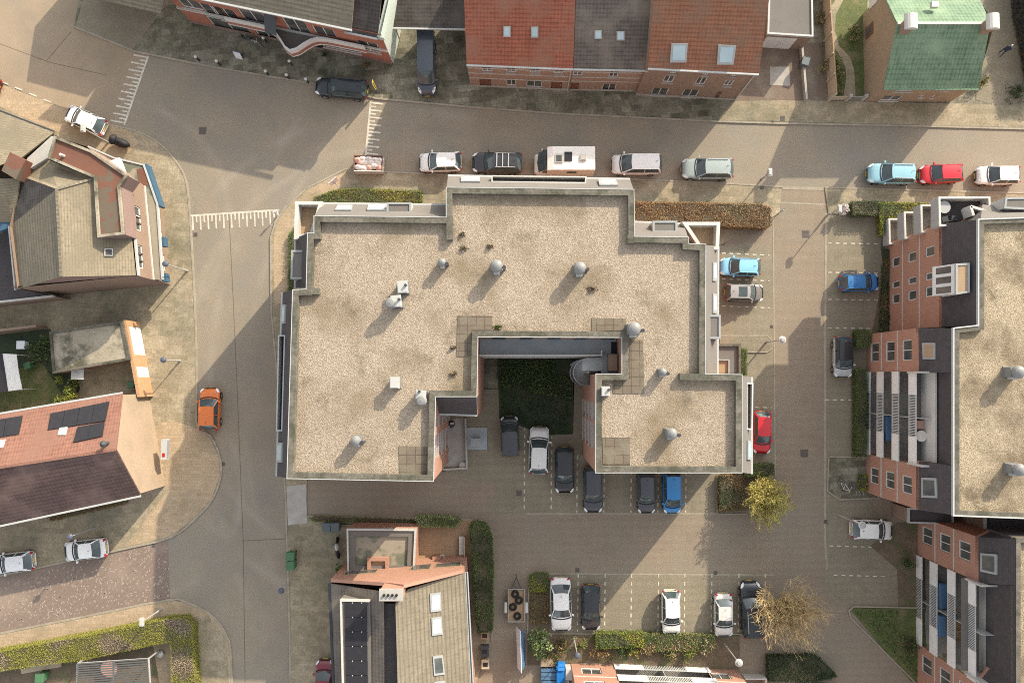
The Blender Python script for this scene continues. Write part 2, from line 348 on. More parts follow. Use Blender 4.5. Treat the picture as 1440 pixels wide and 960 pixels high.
mb = MB().use('old_paving'); mb.prism([(-400, -400), (400, -400), (400, 400), (-400, 400)], -.4, -.08); mb.build('ground', kind='structure')
zone('street_road', [(300, -80), (-80, -80), (-80, 190), (100, 190), (240, 260), (240, 380), (234, 700), (228, 750), (230, 850), (262, 1060), (420, 1060), (470, 760), (470, 330), (470, 255), (560, 262), (1100, 264), (1560, 275), (1560, 120), (600, 120)], 'asphalt', 0)
zone('parking_road', [(425, 674), (1010, 640), (1020, 300), (1085, 264), (1162, 264), (1230, 300), (1300, 720), (1330, 1060), (640, 1060), (640, 760), (430, 726)], 'brick_road', .004)
zone('side_street', [(-80, 800), (0, 786), (150, 752), (236, 752), (239, 843), (0, 900), (-80, 915)], 'dark_brick_road', .004)
zone('brick_street', [(-80, -80), (135, -80), (108, 40), (207, 78), (160, 178), (0, 118), (-80, 90)], 'tan_road', .004)
# pavements
topk = [(104, 38), (190, 73), (300, 95), (440, 118), (530, 139), (660, 151), (780, 160), (900, 166), (1000, 171), (1100, 174), (1300, 178), (1560, 185)]
zone('north_pavement', topk+[(1560, -90), (128, -90)], 'old_paving', .08, .2)
kerb(topk, m='kerb_stone')
zone('sunny_pavement', [(1030, 140), (1160, 142), (1300, 145), (1560, 150), (1560, 182), (1300, 176), (1100, 171), (1010, 169)], 'slab_paving', .086, .02)
zone('parking_forecourt', [(106, 38), (186, 70), (300, -80), (140, -80)], 'bay_paving', .086, .02)
westk = [(-80, 84), (0, 117), (90, 152), (160, 177), (192, 185), (222, 200), (247, 226), (262, 255), (267, 300), (272, 380), (276, 470), (277, 548), (278, 600), (296, 612), (309, 640), (311, 668), (300, 700), (276, 728), (240, 755), (175, 771), (90, 790), (-80, 826)]
zone('west_pavement', westk, 'slab_paving', .08, .2)
kerb(westk[3:], smooth=3)
zone('west_parking_strip', [(-80, 88), (0, 118), (90, 154), (178, 182), (196, 200), (170, 225), (0, 150), (-80, 120)], 'tan_paving', .086, .02)
zone('corner_pavement', [(279, 603), (294, 614), (307, 640), (309, 668), (298, 700), (274, 726), (240, 753), (175, 769), (235, 690), (212, 600), (240, 590)], 'tan_paving', .087, .02)
southk = [(-80, 910), (0, 890), (120, 866), (235, 843), (262, 846), (295, 862), (318, 890), (326, 930), (328, 1060)]
zone('south_pavement', southk+[(-80, 1060)], 'tan_paving', .08, .2); kerb(southk, smooth=3)
zone('corner_slabs', [(270, 868), (292, 864), (314, 892), (321, 930), (323, 1060), (276, 1060), (271, 900)], 'slab_paving', .087, .02)
mk_ = [(409, 1060), (408, 900), (405, 800), (402, 700), (393, 560), (382, 440), (381, 335), (388, 312), (402, 292), (432, 265), (486, 238), (540, 242), (640, 247), (850, 251), (1000, 257), (1100, 263)]
zone('block_pavement', mk_+[(1096, 300), (1012, 345), (700, 400), (440, 655), (432, 672), (430, 726), (470, 738), (680, 730), (690, 760), (688, 900), (640, 1060)], 'slab_paving', .08, .2)
kerb(mk_)
zone('sandy_pavement', [(385, 330), (392, 312), (405, 294), (434, 268), (487, 241), (484, 262), (450, 275), (410, 300), (408, 420), (386, 430)], 'tan_paving', .087, .02)
zone('north_walk', [(488, 240), (540, 244), (640, 249), (850, 253), (1000, 259), (1100, 265), (1096, 295), (890, 288), (640, 284), (484, 268)], 'slab_paving', .088, .02)
zone('driveway_slab', [(403, 684), (430, 680), (432, 735), (405, 738)], 'concrete', .087, .02)
ne = [(1160, 264), (1300, 268), (1560, 275)]
zone('east_pavement', ne+[(1560, 320), (1240, 305), (1165, 300)], 'slab_paving', .08, .2); kerb(ne)
kerb([(1100, 264.5), (1160, 265.5)], z=.02, wd=.3); kerb([(1098, 285), (1164, 288)], z=.012, wd=.15)
kerb([(430, 725), (520, 728), (640, 730)], z=.1); kerb([(640, 730), (668, 731), (686, 742), (693, 765), (692, 900)], smooth=4)
# parking bays
zone('parking_bays', [(1163, 302), (1245, 302), (1222, 460), (1222, 698), (1163, 698)], 'bay_paving', .010, .01)
zone('parking_bays', [(1160, 700), (1222, 700), (1300, 840), (1298, 850), (1196, 852), (1160, 830)], 'bay_paving', .012, .01)
zone('parking_bays', [(1012, 345), (1086, 345), (1088, 668), (1000, 668), (1000, 500)], 'bay_paving', .011, .01)
zone('parking_bays', [(628, 545), (1012, 560), (1012, 722), (688, 722), (700, 680), (628, 668)], 'bay_paving', .013, .01)
zone('parking_bays', [(772, 805), (1072, 806), (1074, 892), (772, 890)], 'bay_paving', .014, .01)
zone('old_driveway', [(626, 556), (700, 556), (700, 668), (626, 668)], 'bay_paving', .018, .01)
kerb([(1162, 300), (1160, 480), (1160, 760), (1163, 800)], z=.018, wd=.2); kerb([(1087, 300), (1089, 520), (1090, 668)], z=.018, wd=.12)
kerb([(772, 806), (1090, 808)], z=.019, wd=.14); kerb([(740, 722), (1010, 722)], z=.019, wd=.14)
kerb([(772, 890), (1078, 891), (1078, 920)], z=.1, wd=.1); kerb([(1246, 302), (1246, 350)], z=.1, wd=.1)
isl = [(1165, 642), (1225, 642), (1235, 700), (1180, 702), (1163, 690)]
zone('bike_island', isl, 'old_paving', .08); kerb(isl+[isl[0]], wd=.12, z=.1)
isl = [(1012, 472), (1078, 472), (1085, 478), (1085, 490), (1078, 495), (1012, 495)]
zone('lamp_island', isl, 'bay_paving', .08); kerb(isl, wd=.1, z=.1)
# road seams and gutters
for pts in ([(322, 302), (328, 420), (334, 560), (342, 760), (346, 1060)], [(384, 440), (396, 560), (404, 700)], [(-80, 30), (0, 62), (70, 88), (150, 106)], [(100, 45), (66, 85)], [(340, 760), (405, 757)]):
    mb = MB().use('soil'); ribbon(mb, PL(pts), .05, -.01, .009); mb.build('road_seam', kind='structure')
# courts, gardens
zone('gallery_garden', [(700, 505), (808, 505), (806, 610), (768, 612), (748, 605), (702, 588)], 'dark_lawn', .05)
zone('garden_path', [(806, 520), (820, 520), (820, 625), (806, 625)], 'bay_paving', .05)
zone('sunken_court', [(616, 590), (653, 588), (655, 656), (624, 656)], 'concrete', .02)
zone('concrete_pad', [(655, 601), (685, 601), (685, 632), (655, 632)], 'blue_concrete', .09)
zone('west_garden_soil', [(-80, 545), (0, 522), (70, 500), (90, 555), (60, 580), (0, 595), (-80, 610)], 'grass', .10, .06)
zone('west_garden_soil', [(-80, 480), (70, 462), (100, 520), (110, 555), (88, 556), (60, 510), (-80, 545)], 'dark_lawn', .101, .06)
zone('courtyard_paving', [(100, 520), (196, 500), (212, 560), (110, 575)], 'slab_paving', .104, .06)
zone('back_court_soil', [(-80, 965), (60, 930), (215, 905), (240, 1060), (-80, 1060)], 'soil', .09, .04)
zone('brick_driveway', [(1074, 62), (1152, 60), (1166, 140), (1030, 142)], 'red_paving', .09, .03)
zone('driveway_plate', [(1083, 94), (1110, 94), (1111, 121), (1083, 120)], 'concrete', .10, .01)
zone('garden_lawn', [(1152, -90), (1224, -90), (1214, 140), (1166, 138)], 'grass', .095, .03)
zone('garden_walk', [(1196, -60), (1175, 0), (1165, 15), (1162.5, 37), (1166, 57), (1180, 77), (1189, 95), (1190, 110), (1186, 137), (1203, 137), (1202.5, 120), (1201, 97), (1195, 80), (1180, 65), (1174, 42), (1176, 20), (1186, 0), (1208, -60)], 'slab_paving', .12, .03)
zone('east_walk', [(1378, -90), (1426, -90), (1450, 150), (1400, 148), (1372, 140)], 'bay_paving', .09, .02)
zone('small_garden', [(583, 730), (672, 730), (668, 790), (583, 792)], 'terrace_tile', .09, .02)
zone('east_garden_soil', [(1250, 345), (1262, 345), (1236, 470), (1226, 470)], 'soil', .05)
zone('lawn_corner', [(1195, 855), (1300, 855), (1305, 960), (1280, 956)], 'grass', .09); kerb([(1300, 854), (1200, 852), (1193, 858), (1196, 868), (1290, 962), (1330, 1010)], wd=.12)
zone('garden_soil', [(1225, 768), (1262, 735), (1300, 735), (1302, 860), (1264, 860), (1262, 800)], 'soil', .06)
zone('shrub_bed', [(742, 890), (1040, 893), (1040, 945), (830, 930), (742, 935)], 'soil', .07)
zone('island_soil', [(746, 808), (772, 806), (772, 890), (744, 890)], 'soil', .06); kerb([(772, 806), (756, 806), (746, 815), (743, 830), (742, 890)], wd=.1)
zone('island_soil', [(1010, 668), (1042, 655), (1090, 658), (1090, 715), (1010, 720)], 'soil', .06); kerb([(1008, 668), (1008, 722), (1050, 722)], wd=.1)
zone('verge_soil', [(430, 724), (640, 731), (640, 736), (520, 736), (440, 733)], 'grass', .09, .02)

# painted marks
def dashes(a, b, z=.03, n=None, wd=.11, ln=.36, gap=.36):
    a, b = P(*a), P(*b); d = (b-a); L_ = d.length; d.normalize(); s_ = 0; mb = MB().use('paint_line'); c = Vector((-d.y, d.x, 0))*wd/2
    while s_ < L_:
        p, q = a+d*s_, a+d*min(L_, s_+ln); mb.face([(v.x, v.y, z) for v in (p-c, q-c, q+c, p+c)]); s_ += ln+gap
    mb.build('parking_line', kind='structure')
for y in (357, 393, 431): dashes((1015, y-1), (1082, y+2))
dashes((1040, 572), (1085, 573))
for y in (342, 383, 421, 461): dashes((1164, y), (1240, y+1))
dashes((1160, 562), (1200, 562)); dashes((1166, 767), (1240, 769)); dashes((1172, 808), (1248, 810))
for x in (738, 776, 812, 850, 888, 926, 965): dashes((x, 600 if x < 780 else 640), (x-1, 720))
for x in (813, 851, 888, 926, 963, 1001, 1039, 1076): dashes((x, 806), (x-1, 888))
def ramp_marks(a, b, tooth, n):        # white bar with long and short teeth across the road
    a, b, t = P(*a), P(*b), P(*tooth)-P(*a); d = b-a; mb = MB().use('paint_line'); u = d.normalized(); z = .013
    c = t.normalized()*.18
    mb.face([(v.x, v.y, z) for v in (a, b, b+c, a+c)])
    for i in range(n):
        p = a+d*((i+.5)/n)-u*.08; l = t*(1. if i % 2 == 0 else .52)
        mb.face([(v.x, v.y, z+.002) for v in (p+c*.5, p+u*.16+c*.5, p+u*.16+l, p+l)])
    mb.build('road_marking', kind='structure')
ramp_marks((210, 79), (176, 176), (189, 75), 19)
ramp_marks((513, 218), (520, 142), (532, 220), 15)
ramp_marks((268, 302), (393, 294), (269, 324), 23)
for i in range(7):
    p, q = (2+i*20-60, 116+i*8.4-26), (12+i*20-60, 120+i*8.4-26)
    mb = MB().use('paint_line'); ribbon(mb, PL([p, q]), .13, -.02, .096); mb.build('road_marking', kind='structure')
plain('iron', (.115, .10, .088), rough=.7)
def cover(px, py, s=.75, z=.0, lab='dark iron manhole cover set in the road'):
    p = P(px, py); s *= .85; mb = MB().use('iron'); mb.box((p.x, p.y, z+.008), (s, s, .02))
    for i in range(5): mb.box((p.x, p.y-s*.36+i*s*.18, z+.022), (s*.8, s*.06, .012))
    mb.box((p.x, p.y, z+.006), (s*1.12, s*1.12, .014)); o = mb.build('manhole_cover'); tag(o, lab, 'manhole cover', 'iron covers and drain grates')
cover(285, 184, lab='square iron manhole cover in the middle of the junction')
cover(1133, 329, lab='square iron manhole cover between the entrance hedge and the row of bays')
cover(1131, 637, lab='square iron manhole cover in the lane beside the parked red car')
cover(730, 693, .6, lab='square drain grate in front of the courtyard bays')
cover(1100, 167, .5, .088, 'small square cover in the pavement by the brick driveway')
cover(1071, 264, .35, .10, 'small drain grate beside the low lamp box post')
cover(1085, 459, .3, .01, 'small drain grate near the white ring lamp island')
cover(812, 801, .4, .01, 'small drain grate at the mouth of the bays beside the white sedan')
cover(1161, 733, .35, .02, 'small drain grate beside the bicycle island kerb')
cover(1006, 805, .35, .01, 'small drain grate ahead of the silver white car')
cover(275, 330, .4, .0, 'small drain grate at the left end of the painted road bar')
cover(314, 652, .35, .0, 'small drain grate on the curved kerb below the orange car')
cover(216, 767, .35, .0, 'small drain grate at the mouth of the side street')
cover(1086, 172, .3, .09, 'small gutter grate in the north kerb by the driveway')

# ---------------------------------------------------------------- walls with openings
class Wall:      # an upright wall from A to B (world xy, outside on the right of A->B), z0..z1
    def __init__(s, A, B, z0, z1):
        s.A = Vector((A[0], A[1])); s.B = Vector((B[0], B[1])); s.z0, s.z1 = z0, z1; s.L = (s.B-s.A).length
        s.d = (s.B-s.A).normalized(); s.n = Vector((s.d.y, -s.d.x)); s.h = []
    def at(s, a, z, out=0.): p = s.A+s.d*a+s.n*out; return Vector((p.x, p.y, z))
    def px(s, x, y):                  # where the view ray of a photo point meets the wall
        r_ = ray(x, y); o = Vector((0, 0, CAM_H)); n3 = Vector((s.n.x, s.n.y, 0)); t = (Vector((s.A.x, s.A.y, 0))-o).dot(n3)/r_.dot(n3)
        q = o+r_*t; return (Vector((q.x, q.y))-s.A).dot(s.d), q.z
    def hole(s, a0, a1, b0, b1):
        a0, a1 = max(.05, min(a0, a1)), min(s.L-.05, max(a0, a1)); b0, b1 = max(s.z0+.02, min(b0, b1)), min(s.z1-.03, max(b0, b1))
        h = (a0, a1, b0, b1)
        if a1-a0 > .1 and b1-b0 > .1: s.h.append(h); return h
    def holepx(s, p, q):
        (a, b), (c, d) = s.px(*p), s.px(*q); return s.hole(a, c, b, d)
    def face(s, mb, depth=.16):
        S = sorted({0., s.L} | {v for h in s.h for v in h[:2]}); Z = sorted({s.z0, s.z1} | {v for h in s.h for v in h[2:]})
        for i in range(len(S)-1):
            for j in range(len(Z)-1):
                m_ = ((S[i]+S[i+1])/2, (Z[j]+Z[j+1])/2)
                if any(h[0] < m_[0] < h[1] and h[2] < m_[1] < h[3] for h in s.h): continue
                mb.face([s.at(S[i], Z[j]), s.at(S[i+1], Z[j]), s.at(S[i+1], Z[j+1]), s.at(S[i], Z[j+1])])
        for a0, a1, b0, b1 in s.h:
            c = [(a0, b0), (a1, b0), (a1, b1), (a0, b1)]
            for k in range(4):
                if k == 2 and b1 > s.z1-.01: continue
                p, q = c[k], c[(k+1) % 4]
                mb.face([s.at(*p), s.at(*p, -depth), s.at(*q, -depth), s.at(*q)])
    def bar(s, mb, a0, a1, b0, b1, o0, o1):
        mb.hexa([s.at(a0, b0, o0), s.at(a0, b0, o1), s.at(a1, b0, o1), s.at(a1, b0, o0)], [s.at(a0, b1, o0), s.at(a0, b1, o1), s.at(a1, b1, o1), s.at(a1, b1, o0)])
    def window(s, parent, h, frame='white_paint', cols=1, rows=1, depth=.16, fw=.09, glass='window_glass', name='window', sill=None, part=True):
        if not h: return
        a0, a1, b0, b1 = h; mb = MB().use(frame); o0, o1 = -depth+.004, -depth+.09; e = .004
        a0 += e; a1 -= e; b0 += e; b1 -= e
        s.bar(mb, a0, a1, b0, b0+fw, o0, o1); s.bar(mb, a0, a1, b1-fw, b1, o0, o1)
        s.bar(mb, a0, a0+fw, b0+fw, b1-fw, o0, o1); s.bar(mb, a1-fw, a1, b0+fw, b1-fw, o0, o1)
        for i in range(1, cols): x = a0+(a1-a0)*i/cols; s.bar(mb, x-fw*.4, x+fw*.4, b0+fw, b1-fw, o0, o1-.01)
        for i in range(1, rows): x = b0+(b1-b0)*i/rows; s.bar(mb, a0+fw, a1-fw, x-fw*.4, x+fw*.4, o0, o1-.01)
        if sill: mb.use(sill); s.bar(mb, a0-.08, a1+.08, b0-.09, b0-.01, .002, .10)
        f = mb.build(name, parent=parent)
        g = MB().use(glass); s.bar(g, a0+fw, a1-fw, b0+fw, b1-fw, o0, o0+.03); g.build('pane', parent=f)
        return f
    def door(s, parent, h, m='dark_metal', depth=.12):
        if not h: return
        a0, a1, b0, b1 = h; mb = MB().use(m); s.bar(mb, a0+.01, a1-.01, b0, b1-.01, -depth, -depth+.06)
        for i in range(2): s.bar(mb, a0+.12, a1-.12, b0+.2+i*(b1-b0)*.45, b0+(b1-b0)*(.42+i*.45), -depth+.06, -depth+.08)
        d = mb.build('door', parent=parent); k = MB().use('light_metal'); s.bar(k, a1-.14, a1-.08, b0+.95, b0+1.1, -depth+.061, -depth+.12); k.build('handle', parent=d)

# ---------------------------------------------------------------- roof planes and things on them
class Plane:
    def __init__(s, a, b, c):
        s.o = Vector(a); s.n = (Vector(b)-s.o).cross(Vector(c)-s.o).normalized()
        if s.n.z < 0: s.n = -s.n
    def px(s, x, y):
        r_ = ray(x, y); o = Vector((0, 0, CAM_H)); t = (s.o-o).dot(s.n)/r_.dot(s.n); return o+r_*t
    def slab(s, mb, pts, h, base=.0):
        q = [s.px(*p) for p in pts]; mb.hexa([v+s.n*base for v in q[::-1]], [v+s.n*h for v in q[::-1]])
    def z(s, x, y): return s.o.z-(s.n.x*(x-s.o.x)+s.n.y*(y-s.o.y))/s.n.z
def quad(x0, y0, x1, y1): return [(x0, y0), (x1, y0), (x1, y1), (x0, y1)]
def skylight(pl, pts, parent, glass='sky_glass', frame='zinc', name='skylight', h=.12):
    c = (sum(p[0] for p in pts)/4, sum(p[1] for p in pts)/4)
    mb = MB().use(frame); pl.slab(mb, pts, h, -.05); o = mb.build(name, parent=parent)
    q = [(c[0]+(x-c[0])*.74, c[1]+(y-c[1])*.76) for x, y in pts]
    g = MB().use(glass); pl.slab(g, q, h+.02, h-.01); g.build('pane', parent=o); return o
def ccw(q):
    a = sum(q[i][0]*q[(i+1) % len(q)][1]-q[(i+1) % len(q)][0]*q[i][1] for i in range(len(q)))
    return q if a > 0 else q[::-1]
def wedge(mb, inn, out, zi, zo, slope, wall, z0=0.):      # roof strip sloping from a line inside to a line outside, wall below
    a, b = P(*inn[0], zi), P(*inn[1], zi); c, d = P(*out[1], zo), P(*out[0], zo)
    mb.use(slope); f = [a, b, c, d]
    n = (b-a).cross(d-a)
    mb.face(f if n.z > 0 else f[::-1])
    for p, q in ((b, c), (d, a)):
        t = [Vector((p.x, p.y, zo)), Vector((q.x, q.y, zo)), q if q.z > zo+.1 else p]
        if n.z > 0: t = t[::-1]
        mb.use(slope); mb.face([t[0], t[1], t[2]][::-1] if n.z > 0 else t)
    mb.use(wall); mb.prism([a, b, c, d], z0, zo-.004, top=False)
    return Plane(a, b, d)
def parapet(parent, px, z, h, wd=.44, m='coping', closed=False, side=0., name='parapet', z0=None):
    pts = [(p.x, p.y) for p in PL(px, z)]; mb = MB().use(m); ribbon(mb, pts, wd, (z-h if z0 is None else z0), z, closed, side)
    return mb.build(name, parent=parent)
def tray(parent, px, z, wd=.10, rail='white_panel', floor='grey_felt', zf=None, name='balcony', m2=None):   # a balcony: floor and upstand
    zf = z-1.0 if zf is None else zf
    pts = ccw([(p.x, p.y) for p in PL(px, z)]); mb = MB().use(rail); ribbon(mb, pts, wd, zf-.2, z, True, wd/2)
    o = mb.build(name, parent=parent); f = MB().use(floor); q = offset_line(pts, wd+.003, True); f.prism(q, zf-.15, zf); f.build('balcony_floor', parent=o); return o
def dormer(parent, px, z, zb, m='grey_felt', side='white_panel', rim='zinc'):
    pts = ccw([(p.x, p.y) for p in PL(px, z)]); mb = MB().use(side); mb.prism(pts, zb, z-.06, top=False); mb.use(m); mb.prism(offset_line(pts, .08, True), zb+.1, z-.03)
    mb.use(rim); ribbon(mb, pts, .16, z-.06, z+.04, True, .06); return mb.build('dormer', parent=parent)

# ---------------------------------------------------------------- the block in the middle: U-shaped flats with a gravel roof
ZR, ZP, ZE = 11.45, 11.95, 8.9
O = [(628, 264), (891, 267), (892, 333), (968, 334), (968, 343), (992, 344), (991, 526), (1043, 527), (1043, 664), (838, 664), (838.5, 526), (875, 526),
     (875, 474), (671.5, 473), (670, 557), (612, 557), (609, 676), (404, 672), (412, 408), (431, 407), (433, 328), (442, 328), (442, 304), (628, 306)]
MBd = thing('apartment_building', 'U shaped apartment block with wide pale gravel roof around a small courtyard', 'apartment block', P(700, 480))
ow = [(p.x, p.y) for p in PL(O, ZP)]
mb = MB().use('gravel'); mb.prism(ow, ZR-.3, ZR, sides=False); mb.build('gravel_roof', parent=MBd)
walls = MB().use('orange_brick'); wins = []
for i in range(len(ow)):
    W_ = Wall(ow[(i+1) % len(ow)], ow[i], 0, ZP-.12)
    if i == 9: wins.append((W_, [(838, 568), (838, 592)], [(838, 597), (838, 634)]))
    if i == 15: wins.append((W_, [(611, 588), (611, 601)], [(611, 613), (611, 646)]))
    if i in (9, 15):
        hs = []
        for a, b in wins[-1][1:]:
            a0, a1 = sorted((W_.px(*a)[0], W_.px(*b)[0]))
            for k in range(4):
                h = W_.hole(a0, a1, k*2.9+.75, k*2.9+2.35)
                if h: hs.append(h)
        W_.face(walls)
        for h in hs: W_.window(MBd, h, frame='light_metal', cols=2, glass='window_glass', sill='concrete')
    elif i in (8, 16):
        hs = [W_.hole(1.6+j*3.1, 3.0+j*3.1, k*2.9+.8, k*2.9+2.3) for j in range(int((W_.L-2)/3.1)) for k in range(4)]
        W_.face(walls)
        for h in hs: W_.window(MBd, h, frame='light_metal', cols=2, sill='concrete')
    else: W_.face(walls)
walls.build('wall', parent=MBd)
parapet(MBd, O, ZP, .7, closed=True, side=-.22, z0=ZR-.1)
mb = MB().use('light_metal'); ribbon(mb, ow, .05, ZP-.14, ZP+.02, True, .028); mb.build('roof_trim', parent=MBd)
for a, b in (((632, 305), (632.5, 337)), ((887, 330), (887, 342)), ((412, 409.5), (448, 409)), ((956, 529.5), (1000, 530))): fin = MB().use('coping'); ribbon(fin, PL([a, b], ZP), .5, ZR-.1, ZP+.004); fin.build('parapet_stub', parent=MBd)
strips = {}
ms = MB(); strips['nc'] = wedge(ms, [(628, 264), (891, 267)], [(630, 247), (886, 252)], ZP-.12, ZE, 'grey_felt', 'orange_brick'); ms.build('sloped_roof_edge', parent=MBd)
ms = MB(); strips['nw'] = wedge(ms, [(442, 304), (627.5, 306)], [(453, 286), (627, 288)], ZP-.12, ZE, 'grey_felt', 'orange_brick'); ms.build('sloped_roof_edge', parent=MBd)
ms = MB(); strips['wu'] = wedge(ms, [(431, 405), (433, 328)], [(415, 405), (415, 335)], ZP-.12, ZE, 'dark_slate', 'orange_brick'); ms.build('sloped_roof_edge', parent=MBd)
ms = MB(); strips['wl'] = wedge(ms, [(404, 672), (412, 408)], [(389, 669), (397, 411)], ZP-.12, ZE, 'dark_slate', 'orange_brick'); ms.build('sloped_roof_edge', parent=MBd)
ms = MB(); strips['se'] = wedge(ms, [(1043, 528), (1043, 664)], [(1057, 530), (1057, 666)], ZP-.12, ZE, 'grey_felt', 'orange_brick'); ms.build('sloped_roof_edge', parent=MBd)
ms = MB(); strips['ne'] = wedge(ms, [(992, 344.5), (991, 525.5)], [(1010, 346), (1009, 525.5)], ZP-.12, ZE, 'grey_felt', 'orange_brick'); ms.build('sloped_roof_edge', parent=MBd)
ms = MB(); strips['nn'] = wedge(ms, [(892.5, 333), (968, 334)], [(892, 312), (961, 315)], ZP-.12, ZE, 'grey_felt', 'orange_brick'); ms.build('sloped_roof_edge', parent=MBd)
ms = MB(); strips['al'] = wedge(ms, [(613, 557.5), (669.5, 557.5)], [(615.5, 582), (671, 584)], ZP-.12, ZE, 'dark_slate', 'orange_brick'); ms.build('sloped_roof_edge', parent=MBd)
for a, b in (([630, 247], [886, 252]), ([453, 286], [627, 288]), ([397, 411], [389, 669]), ([1057, 530], [1057, 666]), ([1010, 346], [1009, 526]), ([892, 312], [961, 315]), ([615.5, 582], [671, 584]), ([415, 335], [415, 405])):
    gt = MB().use('light_metal'); gt.beam(P(*a, ZE+.05), P(*b, ZE+.05), .16, .14); gt.build('gutter', parent=MBd)
for k, q in (('nc', quad(648, 250, 675, 257)), ('nc', [(841, 254), (866, 254), (869, 262), (843, 262)]), ('nw', [(475, 290), (496, 290), (494, 297), (471, 297)]), ('nw', [(518, 289), (545, 289), (544, 297), (516, 297)]),
             ('wl', [(398.5, 428), (403, 428), (402, 455), (397.5, 455)]), ('wl', [(391.5, 622), (398.5, 622), (397.5, 650), (390.5, 650)]), ('ne', quad(1001, 369, 1006, 395)), ('ne', quad(1001, 413, 1006, 440)), ('se', quad(1049.5, 619, 1055, 646))):
    skylight(strips[k], q, MBd, 'sky_glass' if k != 'nc' else 'concrete', 'zinc')
dormer(MBd, [(544, 285), (578, 285), (578, 300), (544, 300)], 10.6, 9.0); dormer(MBd, [(918, 311), (952, 311), (952, 327), (918, 327)], 10.6, 9.)
dormer(MBd, [(410, 352), (429, 352), (428, 392), (409, 392)], 10.6, 9.); dormer(MBd, [(996, 443), (1013, 443), (1013, 476), (996, 476)], 10.6, 9.)
tray(MBd, [(691, 246.5), (825, 248), (824, 258), (691, 256.5)], 10.2, floor='green_render'); tray(MBd, [(391, 471), (401, 471), (397, 606), (388, 606)], 10.2, floor='grey_felt', rail='light_metal')
tray(MBd, [(1049.5, 538), (1059.5, 538), (1058.5, 604), (1049.5, 604)], 10.2, floor='pv_panel', rail='white_paint')
for q, zf in (([(415, 283), (454, 283), (440, 330), (413, 337)], 8.9), ([(959, 312), (1013, 312), (1011, 351), (985, 351)], 8.9)):
    t_ = tray(MBd, q, 9.85, wd=.28, floor='terrace_tile', rail='white_panel', zf=zf, name='roof_terrace'); pw = MB().use('orange_brick'); pw.prism([(p.x, p.y) for p in PL(q, 9.85)], 0, 8.6, top=False); pw.build('terrace_wall', parent=t_)
# low annex on the east side
ax = [(1000, 483), (1042, 483), (1042, 528), (1000, 528)]
mb = MB().use('orange_brick'); q = [(p.x, p.y) for p in PL(ax, 3.3)]; mb.prism(q, 0, 3.1, top=False); mb.use('grey_felt'); mb.prism(q, 3., 3.1, sides=False); mb.use('coping'); ribbon(mb, ccw(q), .22, 3.0, 3.35, True, .11)
an = mb.build('annex', parent=MBd); mb = MB().use('zinc'); c = [(p.x, p.y) for p in PL([(1008, 505), (1026, 505), (1026, 527), (1008, 527)], 3.3)]; ribbon(mb, ccw(c), .12, 3.1, 3.32, True, .06); mb.use('wood'); mb.prism(offset_line(ccw(c), .1, True), 3.1, 3.13); mb.build('roof_hatch', parent=an)
# paving squares on the gravel
for q in ([(644, 444), (692, 444), (692, 464), (663, 464), (663, 501), (642, 501)], [(832, 447), (880, 448), (880, 464), (832, 466)], [(885, 478), (904, 478), (906, 553), (862, 553), (862, 536), (885, 533)], [(847, 615), (886, 615), (886, 653), (848, 653)], [(561, 627), (600, 628), (600, 666), (562, 667)]):
    mb = MB().use('roof_slabs'); mb.prism([(p.x, p.y) for p in PL(q, ZR)], ZR-.05, ZR+.05); mb.build('roof_slabs', parent=MBd)
# access galleries and spiral stair of the courtyard
yi = P(672, 500.5, 9.9).y; xl = ow[13][0]; xr = ow[11][0]; yt = ow[13][1]; xm = P(847, 502, 9.9).x; yb = ow[11][1]
for k, z in enumerate((3.0, 5.95, 8.9)):
    mb = MB().use('blue_concrete'); mb.prism([(xl+.01, yt-.02), (xl+.01, yi), (xm, yi), (xm, yb-.4), (xr-.02, yb+.02), (xr-.02, yt-.02)], z-.22, z); g = mb.build('gallery', parent=MBd)
    r_ = MB().use('white_panel'); ribbon(r_, [(xl+.02, yi+.05), (xm-.05, yi+.05), (xm-.05, yb+1.9)], .09, z+.0, z+1.0); r_.build('railing', parent=g)
    for i in range(5): d_ = MB().use('dark_metal'); d_.box((xl+1.6+i*2.2, yt-.06, z+1.05), (.95, .08, 2.1)); d_.build('door', parent=g)
    if z > 8: m2 = MB().use('black'); m2.box((P(866, 489, 8.9).x, P(866, 489, 8.9).y, z+.02), (.75, .95, .05)); m2.build('door_mat', parent=g); m3 = MB().use('brown_brick'); m3.box((xr-.45, P(870, 510, 9).y, z+.55), (.7, 1.3, 1.1)); m3.build('store_box', parent=g)
st = thing('spiral_staircase', 'grey steel spiral staircase hanging in the courtyard corner', 'staircase', P(822, 524))
c = P(826, 523, 8.5); mb = MB().use('light_metal'); rr = 1.12
for i in range(11):
    x = P(846, 520, 8.9).x-i*.145; mb.box((x, c.y+.60, 8.88-i*.05), (.15, .98, .05))
n0 = 46
for i in range(n0):
    a0, a1 = R(78)+i*R(17), R(78)+(i+1)*R(17); z = 8.3-i*.178
    q = [(c.x+.1*math.cos(a0), c.y+.1*math.sin(a0)), (c.x+rr*math.cos(a0), c.y+rr*math.sin(a0)), (c.x+rr*math.cos(a1), c.y+rr*math.sin(a1)), (c.x+.1*math.cos(a1), c.y+.1*math.sin(a1))]
    mb.prism(q, z-.05, z, bottom=True)
mb.build('steps', parent=st)
mb = MB().use('grey_metal'); mb.cyl((c.x, c.y, 0.03), (c.x, c.y, 9.3), .08); mb.build('centre_pole', parent=st)
mb = MB().use('zinc'); v = []
for i in range(n0+1):
    a = R(78)+i*R(17); z = 8.3-i*.178; v.append(((c.x+rr*math.cos(a), c.y+rr*math.sin(a), z-.1), (c.x+rr*math.cos(a), c.y+rr*math.sin(a), z+.9)))
